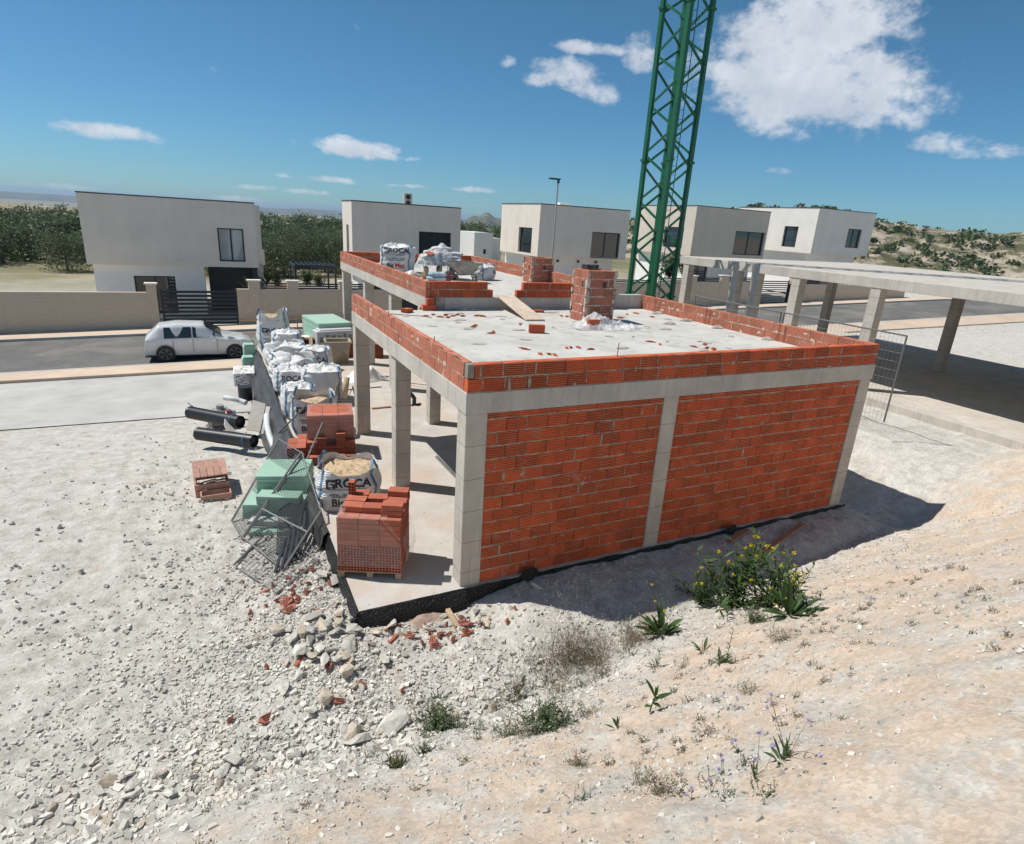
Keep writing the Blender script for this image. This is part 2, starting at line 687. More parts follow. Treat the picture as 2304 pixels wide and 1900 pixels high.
patch = n.ramp(n.noise(c, 1.9, 10, .8), [(.46, 1.), (.58, .15)])
col = n.mix(n.math('MULTIPLY', ft, patch), grey, tan)
rd = n.ramp(n.noise(n.map(c, (1, 1, 1), (4, 2, 0)), .8, 6, .65), [(.60, 0.), (.72, .55)])
col = n.mix(rd, col, (.50, .34, .25))
vo = n.n('ShaderNodeTexVoronoi')
vo.inputs['Scale'].default_value = 34
n.l(n.map(c, (1, 1, 1)), vo.inputs['Vector'])
col = n.mix(.30, col, n.ramp(vo.outputs['Color'], [(.2, .55), (.8, 1.25)]), 'MULTIPLY')
vo2 = n.n('ShaderNodeTexVoronoi')
vo2.inputs['Scale'].default_value = 85
n.l(c, vo2.inputs['Vector'])
h = n.math('ADD', n.math('MULTIPLY', vo.outputs['Distance'], 1.2), n.math('ADD', n.math('MULTIPLY', vo2.outputs['Distance'], .5), n.noise(c, 30, 8, .75)))
h = n.math('ADD', n.math('MULTIPLY', h, .35), n.math('ADD', n.noise(c, 110, 4, .7), n.math('MULTIPLY', n.noise(n.map(c, (1, 1, 1), (7, 1, 2)), 6, 7, .75), 1.6)))
n.bump(h, .6, .016)
# far land: dry scrub
far = n.ramp(n.math('MULTIPLY', sp.outputs[1], .01), [(.36, 0.), (.55, 1.)])
scr = n.ramp(n.noise(c, .05, 8, .7), [(.35, (.14, .14, .07)), (.5, (.26, .23, .14)), (.62, (.42, .37, .28))])
col = n.mix(far, col, scr)
GROUND = n.fin(col, .96, .1)


def axis(lo, hi, a, b, st, g=1.16):
    xs = []
    x = a
    while x < b:
        xs.append(x)
        x += st
    s, x = st, b
    while x < hi:
        xs.append(x)
        s *= g
        x += s
    xs.append(hi)
    s, x = st * g, a - st
    while x > lo:
        xs.insert(0, x)
        s *= g
        x -= s
    xs.insert(0, lo)
    return xs


xs = axis(-9000, 9000, -5.2, 9.5, .05)
ys = axis(-200, 16000, -6.6, 2.2, .05)
mb = MB()
vs = [(x, y, terr(x, y)) for y in ys for x in xs]
nx = len(xs)
mb.add(vs, [(j * nx + i, j * nx + i + 1, (j + 1) * nx + i + 1, (j + 1) * nx + i) for j in range(len(ys) - 1) for i in range(nx - 1)])
struct('ground', mb, GROUND, True)


def strip(name, x0, x1, y0, y1, dz, mat, thick=0, st=1.0):
    mb = MB()
    nx = max(1, int((x1 - x0) / st))
    ny = max(1, int((y1 - y0) / 1.0))

    def fn(u, v):
        x, y = x0 + (x1 - x0) * u, y0 + (y1 - y0) * v
        return V((x, y, terr(x, y, False) + dz))
    mb.grid(fn, nx, ny)
    if thick:
        mb.grid(lambda u, v: fn(u, 0) - V((0, 0, thick * (1 - v))), nx, 1)
        mb.grid(lambda u, v: fn(1 - u, 1) - V((0, 0, thick * (1 - v))), nx, 1)
    return struct(name, mb, mat)


ASPH = simple('worn_asphalt', (.135, .13, .125), .9, .2, .8, .25, 60, dirt=(.25, .23, .2), dirt_amt=.6, obj=False)
PAVE = simple('tan_paving', (.60, .47, .36), .9, .12, .6, .1, 40, obj=False)
APRON = simple('grey_apron', (.47, .455, .44), .92, .15, .9, .15, 60, obj=False)
strip('road', -60, 90, 20.0, 27.0, .02, ASPH)
strip('pavement', -60, 90, 18.5, 19.92, .13, PAVE, .2)
strip('pavement', -60, 90, 27.05, 28.6, .13, PAVE, .2)
KERB = simple('kerb_concrete', (.5, .48, .45), .9, .1, 2, .1)
strip('kerb', -60, 90, 19.925, 20.06, .135, KERB, .2)
strip('kerb', -60, 90, 26.92, 27.045, .135, KERB, .2)
strip('yard_apron', -14, -1.95, 12.2, 18.45, .03, APRON)

# ================================================================== the unfinished house
n = NT('roof_screed')
c = n.pos()
colr = n.ramp(n.noise(c, 1.1, 7, .65), [(.3, (.47, .455, .42)), (.7, (.61, .595, .56))])
st = n.noise(c, 2.4, 7, .7, .3)
colr = n.mix(n.math('MULTIPLY', n.ramp(st, [(.54, 0.), (.66, 1.)]), .6), colr, (.34, .315, .28))
rs = n.noise(n.map(c, (1, 1, 1), (3, 8, 0)), 1.5, 6, .7)
colr = n.mix(n.math('MULTIPLY', n.ramp(rs, [(.62, 0.), (.74, 1.)]), .5), colr, (.46, .32, .25))
v = n.n('ShaderNodeTexVoronoi')
v.inputs['Scale'].default_value = 7
n.l(c, v.inputs['Vector'])
colr = n.mix(.55, colr, n.ramp(v.outputs['Distance'], [(.03, .25), (.08, 1.)]), 'MULTIPLY')
rv = n.n('ShaderNodeTexVoronoi')
rv.inputs['Scale'].default_value = .95
n.l(n.mix(.06, c, n.n('ShaderNodeTexNoise').outputs['Color']), rv.inputs['Vector'])
rn = n.noise(c, 9, 5, .7)
rd_ = n.math('ADD', rv.outputs['Distance'], n.math('MULTIPLY', n.math('SUBTRACT', rn, .5), .10))
ring = n.ramp(rd_, [(.085, 0.), (.115, 1.), (.135, 1.), (.17, 0.)])
colr = n.mix(n.math('MULTIPLY', ring, .28), colr, (.27, .25, .22))
colr = n.mix(n.math('MULTIPLY', n.ramp(rd_, [(.03, 1.), (.075, 0.)]), .35), colr, (.44, .24, .17))
sv = n.n('ShaderNodeTexVoronoi')
sv.inputs['Scale'].default_value = 3.2
n.l(c, sv.inputs['Vector'])
colr = n.mix(.8, colr, n.ramp(sv.outputs['Distance'], [(.02, .12), (.06, 1.)]), 'MULTIPLY')
n.bump(n.noise(c, 18, 8, .7), .35, .015)
ROOFM = n.fin(colr, .95, .1)
n = NT('slab_screed')
c = n.pos()
colr = n.ramp(n.noise(c, .9, 8, .68), [(.3, (.43, .40, .365)), (.7, (.60, .57, .53))])
rs = n.noise(n.map(c, (1, 1, 1), (1, 5, 0)), .62, 7, .68)
colr = n.mix(n.math('MULTIPLY', n.ramp(rs, [(.47, 0.), (.64, 1.)]), .7), colr, (.54, .41, .32))
st = n.noise(c, 3.1, 7, .72)
colr = n.mix(n.math('MULTIPLY', n.ramp(st, [(.58, 0.), (.72, 1.)]), .4), colr, (.36, .33, .30))
v = n.n('ShaderNodeTexVoronoi')
v.inputs['Scale'].default_value = 9
n.l(c, v.inputs['Vector'])
colr = n.mix(.5, colr, n.ramp(v.outputs['Distance'], [(.03, .35), (.07, 1.)]), 'MULTIPLY')
sv = n.n('ShaderNodeTexVoronoi')
sv.inputs['Scale'].default_value = 4.5
n.l(c, sv.inputs['Vector'])
colr = n.mix(.75, colr, n.ramp(sv.outputs['Distance'], [(.03, .2), (.09, 1.)]), 'MULTIPLY')
n.bump(n.noise(c, 16, 8, .7), .5, .02)
SLABM = n.fin(colr, .95, .1)

house = thing('unfinished_house', 'unfinished concrete-framed house with orange hollow-brick infill walls and flat roofs', 'house', (0, 0, 0))


def brick_wall(mb, o, u, nrm, L, rows, th=.12, bl=.33, bh=.188, ch=.2, first=0.0, holes=None, gaps=None, lasth=None, rr=None, ribs=True, mortar=True, light=1.0, lengths=None, cap_mortar=False, dryjoint=True, endjit=0.0):
    """courses of ribbed hollow bricks with squeezed mortar beds: materials 0 brick, 1 mortar, 2 dark joint"""
    rr = rr or rnd
    o, u, nrm = V(o), V(u), V(nrm)
    Z = V((0, 0, 1))

    def P(a, d, z):
        return o + u * a + nrm * d + Z * z
    for r in range(rows):
        z0 = r * ch + (ch - bh) * .5
        hh = bh if not (lasth and r == rows - 1) else lasth
        LL = lengths[r] if lengths else (0, L)
        a = LL[0] - (bl * .5 if (r % 2) else bl * .08) - first
        while a < LL[1]:
            e = a + bl
            a0, a1 = max(a, LL[0]) + .0055, min(e, LL[1]) - .0055
            a = e + rr.uniform(-.006, .006)
            if a1 - a0 < .03:
                continue
            segs = [(a0, a1, z0, z0 + hh)]
            for (hr, h0, h1) in (holes or []):
                if hr == r:
                    out = []
                    for (s0, s1, y0, y1) in segs:
                        if h1 <= s0 or h0 >= s1:
                            out.append((s0, s1, y0, y1))
                            continue
                        if s0 < h0:
                            out.append((s0, h0, y0, y1))
                        if s1 > h1:
                            out.append((h1, s1, y0, y1))
                        out.append((max(s0, h0), min(s1, h1), y0 + .145, y1))
                    segs = out
            tint = rr.uniform(.90, 1.1) if rr.random() > .06 else rr.uniform(.78, .9)
            dn = rr.uniform(-.003, .003)
            tz = rr.uniform(-.002, .002)
            for (s0, s1, y0, y1) in segs:
                prof = []
                if ribs and y1 - y0 > .08:
                    k = max(2, int(round((y1 - y0) / .027)))
                    p = (y1 - y0) / k
                    for q in range(k):
                        b = y0 + q * p
                        prof += [(-.009, b), (0, b + .002), (0, b + p - .009), (-.009, b + p - .007)]
                    back = [(-th - dd, zz) for dd, zz in ((0, y1), (0, y0))]
                    prof += back
                else:
                    prof = [(0, y0), (0, y1), (-th, y1), (-th, y0)]
                m = len(prof)
                vs = [P(s0, d + dn, zz + tz) for d, zz in prof] + [P(s1, d + dn, zz - tz) for d, zz in prof]
                fs = [tuple(range(m)), tuple(range(2 * m - 1, m - 1, -1))] + [(i, m + i, m + (i + 1) % m, (i + 1) % m) for i in range(m)]
                mb.add(vs, fs, tint, 0)
        if mortar:
            # bed joint under this course (and on top for an inner one)
            zs = [r * ch]
            for zc in zs:
                if zc == 0 and not cap_mortar:
                    continue
                n = max(2, int((LL[1] - LL[0]) / .045))
                pa = None
                for i in range(n + 1):
                    aa = LL[0] + (LL[1] - LL[0]) * i / n
                    q = noise.noise(V((aa * 3.1 + o.x * 7 + r * 5.3, r * 1.7, o.y * 3)))
                    q2 = rr.uniform(-1, 1)
                    hw = .0098 + .0085 * max(-.6, q) + .0025 * q2
                    dd = -.002 + .006 * q + .002 * q2
                    cz = zc + .003 * rr.uniform(-1, 1)
                    cur = (P(aa, dd, cz - hw), P(aa, dd + .002, cz + hw), P(aa, -th - dd, cz - hw), P(aa, -th - dd, cz + hw))
                    if pa:
                        t = rr.uniform(.8, 1.1) * light
                        mb.add([pa[0], cur[0], cur[1], pa[1]], [(0, 1, 2, 3)], t, 1)
                        mb.add([pa[2], cur[2], cur[3], pa[3]], [(3, 2, 1, 0)], t, 1)
                    pa = cur
        # filled head joints: a few
        a = LL[0] - (bl * .5 if (r % 2) else bl * .08) - first
        while a < LL[1] and mortar:
            a += bl
            if LL[0] + .02 < a < LL[1] - .02 and rr.random() < (.22 if dryjoint else .85):
                w = rr.uniform(.004, .011)
                if rr.random() < .12:
                    w *= 2.4
                za, zb = z0 + rr.uniform(0, .04), z0 + hh - rr.uniform(0, .02)
                pr = None
                for i in range(5):
                    zz = za + (zb - za) * i / 4
                    ww = w * rr.uniform(.5, 1.2)
                    cur = (P(a - ww, .002, zz), P(a + ww, .002, zz))
                    if pr:
                        mb.add([pr[0], pr[1], cur[1], cur[0]], [(0, 1, 2, 3)], rr.uniform(.8, 1.15) * light, 1)
                    pr = cur
        # dark core behind the joints
        zt = z0 + hh - .006
        mb.add([P(LL[0] + .012, -.010, r * ch), P(LL[1] - .012, -.010, r * ch), P(LL[1] - .012, -.010, zt), P(LL[0] + .012, -.010, zt),
                P(LL[0] + .012, -th + .010, r * ch), P(LL[1] - .012, -th + .010, r * ch), P(LL[1] - .012, -th + .010, zt), P(LL[0] + .012, -th + .010, zt)],
               [(0, 1, 2, 3), (7, 6, 5, 4), (0, 3, 7, 4), (1, 5, 6, 2), (3, 2, 6, 7)], 1, 2)


def patch(mb, o, u, nrm, a, z, w, h, seed, d=.004, tint=1.0):
    """a trowelled splash of mortar on a wall"""
    o, u, nrm = V(o), V(u), V(nrm)
    r = random.Random(seed)
    k = 11
    ring = []
    for i in range(k):
        t = 2 * PI * i / k
        q = r.uniform(.65, 1.15)
        ring.append(o + u * (a + math.cos(t) * w * q) + nrm * .001 + V((0, 0, z + math.sin(t) * h * q)))
    ctr = o + u * a + nrm * (d + .004) + V((0, 0, z))
    mid = [ctr + (p - ctr) * .65 + nrm * .002 for p in ring]
    vs = ring + mid + [ctr]
    fs = [(i, (i + 1) % k, k + (i + 1) % k, k + i) for i in range(k)] + [(k + i, k + (i + 1) % k, 2 * k) for i in range(k)]
    mb.add(vs, fs, tint, 1)


BM = [BRICK, MORTAR, MORTAR_D]
BML = [BRICK_L, MORTAR, MORTAR_D]
MORT_P = m_mortar('mortar_pale', (.56, .42, .34))
BML2 = [BRICK_L, MORT_P, MORTAR_D]  # set for the sunlit parapet sides, sunlight mixed into the brick colour

# ground slab and columns
YB, YE, XR = 7.25, 18.05, 8.55
mb = MB()
mb.prism([(-1.5, -.04), (XR, -.04), (XR, YE + .1), (-1.5, YE + .1)], -.42, 0)
gs = part('ground_slab', mb, CONC, house)
mb = MB()
nx_, ny_ = 60, 110
mb.grid(lambda a, b: V((-1.5 + (XR + 1.5) * a, -.04 + (YE + .14) * b, .004 + .004 * noise.noise(V((a * 40, b * 60, 0))))), nx_, ny_)
part('floor_screed', mb, SLABM, house)


def column(x0, y0, w, d, z1, name='column'):
    mb = MB()
    mb.bevbox(x0, x0 + w, y0, y0 + d, -.05, z1, .008)
    return part(name, mb, CONC_COL, house)


column(0, 0, .32, .32, 2.7)
column(.035, 3.61, .30, .30, 2.7)
column(.0, 6.92, .32, .30, 2.7)
column(3.40, .0, .30, .30, 2.7)
column(8.22, .0, .32, .30, 2.7)
column(8.22, 6.92, .32, .30, 2.7)
column(8.22, 3.61, .32, .30, 2.7)
column(1.93, 7.17, .30, .30, 2.7)
for (u, v, u2, v2) in ((768.5, 603.8, 789, 610), (816, 626, 836.5, 640), (874, 660, 903, 680)):
    y1 = PX(u, v, 1.86).y
    column(1.86, max(7.9, y1 - .32), .32, .30, 3.01)
column(7.1, 17.7, .3, .3, 3.01)
column(7.1, 12.4, .3, .3, 3.01)
column(5.0, 17.7, .3, .3, 3.01)

# lower roof plate and screed
mb = MB()
mb.bevbox(-.012, XR + .01, -.012, YB, 2.7, 3.0, .006)
part('roof_slab', mb, CONC, house)
mb = MB()
mb.grid(lambda a, b: V((.125 + 8.30 * a, .125 + (YB - .135) * b, 3.006 + .006 * noise.noise(V((a * 30, b * 30, 5))))), 90, 80)
part('roof_screed', mb, ROOFM, house)
# upper roof plate
mb = MB()
mb.bevbox(1.80, 7.49, YB + .004, YE, 3.01, 3.31, .006)
part('roof_slab', mb, CONC, house)
mb = MB()
mb.grid(lambda a, b: V((1.925 + 5.44 * a, YB + .14 + (YE - YB - .27) * b, 3.316 + .006 * noise.noise(V((a * 30, b * 50, 9))))), 60, 90)
part('roof_screed', mb, ROOFM, house)
mb = MB()
mb.bevbox(7.495, 8.44, YB + .004, YB + .19, 3.0, 3.40, .01)
part('upstand', mb, CONC, house)

# infill walls
R1 = random.Random(11)
mb = MB()
brick_wall(mb, (.322, .018, 0), (1, 0, 0), (0, -1, 0), 3.076, 14, lasth=.085, rr=R1)
for k in range(7):
    patch(mb, (.322, .018, 0), (1, 0, 0), (0, -1, 0), R1.uniform(.1, 3), R1.uniform(.1, 2.6), R1.uniform(.01, .05), R1.uniform(.02, .07), k, .003, R1.uniform(.8, 1.1))
mb.box(.322, 3.398, .03, .12, 2.66, 2.698, .5, 2)
part('brick_infill', mb, BM, house)
mb = MB()
brick_wall(mb, (3.702, .018, 0), (1, 0, 0), (0, -1, 0), 4.516, 14, lasth=.085, rr=R1, first=.11)
for k in range(8):
    patch(mb, (3.702, .018, 0), (1, 0, 0), (0, -1, 0), R1.uniform(.1, 4.4), R1.uniform(.1, 2.6), R1.uniform(.01, .05), R1.uniform(.02, .06), k + 50, .003, R1.uniform(.8, 1.1))
mb.box(3.702, 8.216, .03, .12, 2.66, 2.698, .5, 2)
part('brick_infill', mb, BM, house)
mb = MB()
brick_wall(mb, (8.53, .322, 0), (0, 1, 0), (1, 0, 0), 3.28, 14, lasth=.085, rr=R1)
part('brick_infill', mb, BM, house)
mb = MB()
brick_wall(mb, (8.53, 3.915, 0), (0, 1, 0), (1, 0, 0), 3.0, 14, lasth=.085, rr=R1)
part('brick_infill', mb, BM, house)

# parapets, lower roof
R2 = random.Random(5)
mb = MB()
brick_wall(mb, (.0, .0, 3.0), (1, 0, 0), (0, -1, 0), XR, 2, rr=R2, first=.08, dryjoint=False, lengths=[(0, XR), (.10, XR)], cap_mortar=True, light=1.05)
mb.bevbox(.0, .095, -.002, .118, 3.2, 3.395, .006, .8, 1)
for a, w in ((.62, .022), (.93, .03), (1.02, .015)):
    patch(mb, (0, 0, 3), (1, 0, 0), (0, -1, 0), a, .1 if a != 1.02 else .3, w, .11, int(a * 100), .004, 1.1)
for k in range(14):
    patch(mb, (0, 0, 3), (1, 0, 0), (0, -1, 0), R2.uniform(1, 8), R2.choice((.02, .2, .2, .1)), R2.uniform(.02, .06), R2.uniform(.015, .04), k, .003, R2.uniform(.8, 1.1))
part('parapet', mb, BM, house)
mb = MB()
brick_wall(mb, (.0, YB, 3.0), (0, -1, 0), (-1, 0, 0), YB - .124, 2, rr=R2, dryjoint=False, cap_mortar=True, light=.95)
for k in range(16):
    patch(mb, (0, YB, 3), (0, -1, 0), (-1, 0, 0), R2.uniform(.3, 6.9), R2.choice((.02, .2, .2, .1, .3)), R2.uniform(.02, .09), R2.uniform(.02, .06), k + 20, .003, R2.uniform(.9, 1.2))
part('parapet', mb, BML2, house)
mb = MB()
brick_wall(mb, (8.43, YB, 3.0), (0, -1, 0), (-1, 0, 0), YB - .124, 2, rr=R2, dryjoint=False, cap_mortar=True, light=.95)
for k in range(18):
    patch(mb, (8.43, YB, 3), (0, -1, 0), (-1, 0, 0), R2.uniform(.3, 6.9), R2.choice((.02, .2, .2, .1, .3)), R2.uniform(.02, .1), R2.uniform(.02, .05), k + 40, .003, R2.uniform(.9, 1.2))
part('parapet', mb, BML2, house)

# parapets, upper roof
ZU = 3.31
mb = MB()
brick_wall(mb, (1.80, YE, ZU), (0, -1, 0), (-1, 0, 0), YE - YB - .0, 2, rr=R2, dryjoint=False, cap_mortar=True, light=.95)
for k in range(16):
    patch(mb, (1.80, YE, ZU), (0, -1, 0), (-1, 0, 0), R2.uniform(.5, 10), R2.choice((.02, .2, .2, .1, .3)), R2.uniform(.02, .1), R2.uniform(.02, .06), k + 60, .003, R2.uniform(.9, 1.2))
part('parapet', mb, BML2, house)
mb = MB()
brick_wall(mb, (1.924, YE - .12, ZU), (1, 0, 0), (0, -1, 0), 5.44, 2, rr=R2, dryjoint=False, cap_mortar=True)
part('parapet', mb, BM, house)
mb = MB()
brick_wall(mb, (7.37, YE, ZU), (0, -1, 0), (-1, 0, 0), YE - YB - .0, 2, rr=R2, dryjoint=False, cap_mortar=True, light=.95)
part('parapet', mb, BML2, house)
mb = MB()
brick_wall(mb, (1.924, YB, ZU), (1, 0, 0), (0, -1, 0), 1.7, 2, rr=R2, dryjoint=False, cap_mortar=True, lengths=[(0, 1.70), (0, 1.545)], first=.1)
brick_wall(mb, (1.69, YB - .125, 3.0), (1, 0, 0), (0, -1, 0), .35, 2, ch=.155, bh=.147, rr=R2, mortar=False, lengths=[(0, .35), (.11, .35)], bl=.4)
mb.bevbox(2.05, 2.3, YB - .010, YB, 3.02, 3.3, .004, 1.0, 1)
part('parapet', mb, BM, house)
mb = MB()
brick_wall(mb, (4.30, YB, ZU), (1, 0, 0), (0, -1, 0), 3.07, 2, rr=R2, dryjoint=False, cap_mortar=True, lengths=[(0, 3.07), (.19, 3.07)], first=.02)
part('parapet', mb, BM, house)


def chimney(x0, y0, w, d, z0, rows, hr, seed):
    rr = random.Random(seed)
    mb = MB()
    ch = .205
    H = rows * ch
    hc = [(hr, w * .52, w * .52 + .11)]
    brick_wall(mb, (x0, y0, z0), (1, 0, 0), (0, -1, 0), w, rows, th=.10, ch=ch, bh=.195, rr=rr, first=.04, dryjoint=False, holes=hc)
    brick_wall(mb, (x0 + w, y0 + d, z0), (-1, 0, 0), (0, 1, 0), w, rows, th=.10, ch=ch, bh=.195, rr=rr, dryjoint=False)
    hc = [(hr, d * .5, d * .5 + .11)]
    brick_wall(mb, (x0, y0 + d - .102, z0), (0, -1, 0), (-1, 0, 0), d - .204, rows, th=.10, ch=ch, bh=.195, rr=rr, first=.2, dryjoint=False, holes=hc)
    brick_wall(mb, (x0 + w, y0 + .102, z0), (0, 1, 0), (1, 0, 0), d - .204, rows, th=.10, ch=ch, bh=.195, rr=rr, dryjoint=False)
    # mortar slobbered down the corners
    for (o, u, nn, L) in (((x0, y0, z0), (1, 0, 0), (0, -1, 0), w), ((x0, y0 + d, z0), (0, -1, 0), (-1, 0, 0), d)):
        for r in range(rows):
            for e in (0, 1):
                if rr.random() < .72:
                    patch(mb, o, u, nn, (.045 if e == 0 else L - .045) + rr.uniform(-.01, .01), (r + rr.uniform(.3, .7)) * ch, rr.uniform(.035, .06), rr.uniform(.06, .13), rr.randint(0, 9999), .006, rr.uniform(.95, 1.25))
        for k in range(7):
            patch(mb, o, u, nn, rr.uniform(.1, L - .1), rr.randint(1, rows - 1) * ch, rr.uniform(.03, .08), rr.uniform(.012, .03), rr.randint(0, 9999), .004, rr.uniform(.9, 1.2))
    return part('chimney', mb, [BRICK_L, m_mortar('mortar_chimney%d' % seed, (.5, .45, .39)), MORTAR_D], house)


chimney(5.06, 5.07, .84, .70, 3.004, 6, 4, 3)
chimney(6.66, 10.95, .86, .62, 3.314, 4, 2, 8)

# starter bars sticking out of the brickwork
for (x, y, z0, z1) in ((.06, 1.55, 3.38, 3.47), (2.42, .06, 3.38, 3.60), (.06, 4.2, 3.38, 3.46), (8.40, 6.6, 3.03, 3.42), (8.40, 6.42, 3.03, 3.38), (8.40, 4.55, 3.03, 3.44), (8.40, 4.42, 3.03, 3.40), (8.40, 2.25, 3.03, 3.42), (8.40, 2.08, 3.03, 3.36), (7.34, 15.2, 3.33, 3.85), (7.34, 12.6, 3.33, 3.78), (7.34, 10.9, 3.33, 3.8)):
    mb = MB()
    mb.tube([(x, y, z0), (x + .01, y, z1)], .007, 6)
    part('starter_bar', mb, RUST, house)

# black dimpled membrane skirting the slab
n = NT('dimpled_membrane')
c = n.coord()
v = n.n('ShaderNodeTexVoronoi')
v.inputs['Scale'].default_value = 26
n.l(c, v.inputs['Vector'])
n.bump(v.outputs['Distance'], 1.0, .03)
MEMB = n.fin(n.ramp(n.noise(c, 3, 5), [(.35, (.008, .008, .010)), (.8, (.035, .034, .034))]), .5, .35)
mb = MB()


def skirt(p0, p1, out, seed, n_=140, drop=.30, top=.02):
    p0, p1, out = V(p0), V(p1), V(out)

    def fn(a, b):
        p = p0.lerp(p1, a)
        L = (p1 - p0).length * a
        w = noise.noise(V((L * 1.3, seed, b * .7)))
        w2 = noise.noise(V((L * 6, seed + 3, b * 2)))
        zt = top + .035 * noise.noise(V((L * 2.3, seed + 9, 0))) + .012 * w2
        z = zt + (-drop - zt - .05) * b
        k_ = 1.0 if p.x < .1 else .25
        return V((p.x, p.y, 0)) + out * (.008 + k_ * (.05 * math.sin(b * 2.6) + .05 * b + (.03 * w + .012 * w2) * (.2 + b))) + V((0, 0, z))
    mb.grid(fn, n_, 8)


skirt((-1.52, -.05, 0), (XR + .1, -.05, 0), (0, -1, 0), 1, 240, .30, .0)
skirt((-1.51, 2.6, 0), (-1.51, -.07, 0), (-1, 0, 0), 2, 80, .36, .03)
for (x, h) in ((1.12, .16), (5.35, .14)):
    k = 10
    mb.add([V((x + .16 * math.cos(PI * i / k), -.075 - .05 * math.sin(PI * i / k), .0 + h * math.sin(PI * i / k))) for i in range(k + 1)] + [V((x, -.16, -.1))], [(i, i + 1, k + 1) for i in range(k)])
solo('dimpled_membrane', mb, MEMB, 'black dimpled membrane skirting the foot of the brick wall and the slab corner', 'membrane', smooth=True)
# ================================================================== the street behind
FY = 32.0


def facade(mb, o, u, nrm, a0, a1, z0, z1, holes, dep=.16):
    """wall sheet with real openings; o + u*a + z; holes (a0,a1,z0,z1)"""
    o, u, nrm = V(o), V(u), V(nrm)
    A = sorted(set([a0, a1] + [x for h in holes for x in h[:2]]))
    Z = sorted(set([z0, z1] + [x for h in holes for x in h[2:4]]))
    P = lambda a, z, d=0: o + u * a - nrm * d + V((0, 0, z))
    for i in range(len(A) - 1):
        for j in range(len(Z) - 1):
            am, zm = (A[i] + A[i + 1]) / 2, (Z[j] + Z[j + 1]) / 2
            if any(h[0] < am < h[1] and h[2] < zm < h[3] for h in holes):
                continue
            mb.add([P(A[i], Z[j]), P(A[i + 1], Z[j]), P(A[i + 1], Z[j + 1]), P(A[i], Z[j + 1])], [(0, 1, 2, 3)])
    for h in holes:
        q = [(h[0], h[2]), (h[1], h[2]), (h[1], h[3]), (h[0], h[3])]
        for k in range(4):
            (b0, y0), (b1, y1) = q[k], q[(k + 1) % 4]
            mb.add([P(b0, y0), P(b1, y1), P(b1, y1, dep), P(b0, y0, dep)], [(0, 1, 2, 3)])


def window(parent, o, u, nrm, h, dep=.16, bars=1, fw=.07, rail=0, pane=None):
    o, u, nrm = V(o), V(u), V(nrm)
    P = lambda a, z, d: o + u * a - nrm * d + V((0, 0, z))
    M = Matrix((tuple(list(u) + [0]), tuple(list(-nrm) + [0]), (0, 0, 1, 0), (0, 0, 0, 1)))
    R = Matrix.Identity(4)
    for i in range(3):
        R[i][0], R[i][1], R[i][2], R[i][3] = u[i], -nrm[i], (0, 0, 1)[i], o[i]
    mb = MB()
    a0, a1, z0, z1 = h
    d0, d1 = dep - .05, dep + .02
    mb.box(a0 + .002, a0 + fw, d0, d1, z0 + .002, z1 - .002, M=R)
    mb.box(a1 - fw, a1 - .002, d0, d1, z0 + .002, z1 - .002, M=R)
    mb.box(a0 + fw, a1 - fw, d0, d1, z0 + .002, z0 + fw, M=R)
    mb.box(a0 + fw, a1 - fw, d0, d1, z1 - fw, z1 - .002, M=R)
    for k in range(bars):
        a = a0 + (a1 - a0) * (k + 1) / (bars + 1)
        mb.box(a - fw * .6, a + fw * .6, d0 + .003, d1 - .003, z0 + fw, z1 - fw, M=R)
    if rail:
        mb.box(a0 + .01, a1 - .01, .03, .06, z0 + .9, z0 + .95, M=R)
    w = part('window', mb, METAL_D, parent)
    mb = MB()
    mb.box(a0 + fw * .5, a1 - fw * .5, dep - .01, dep + .004, z0 + fw * .5, z1 - fw * .5, M=R)
    g = link('pane', mb.mesh('pane', pane or GLASS, V(parent.location)), w)
    return w


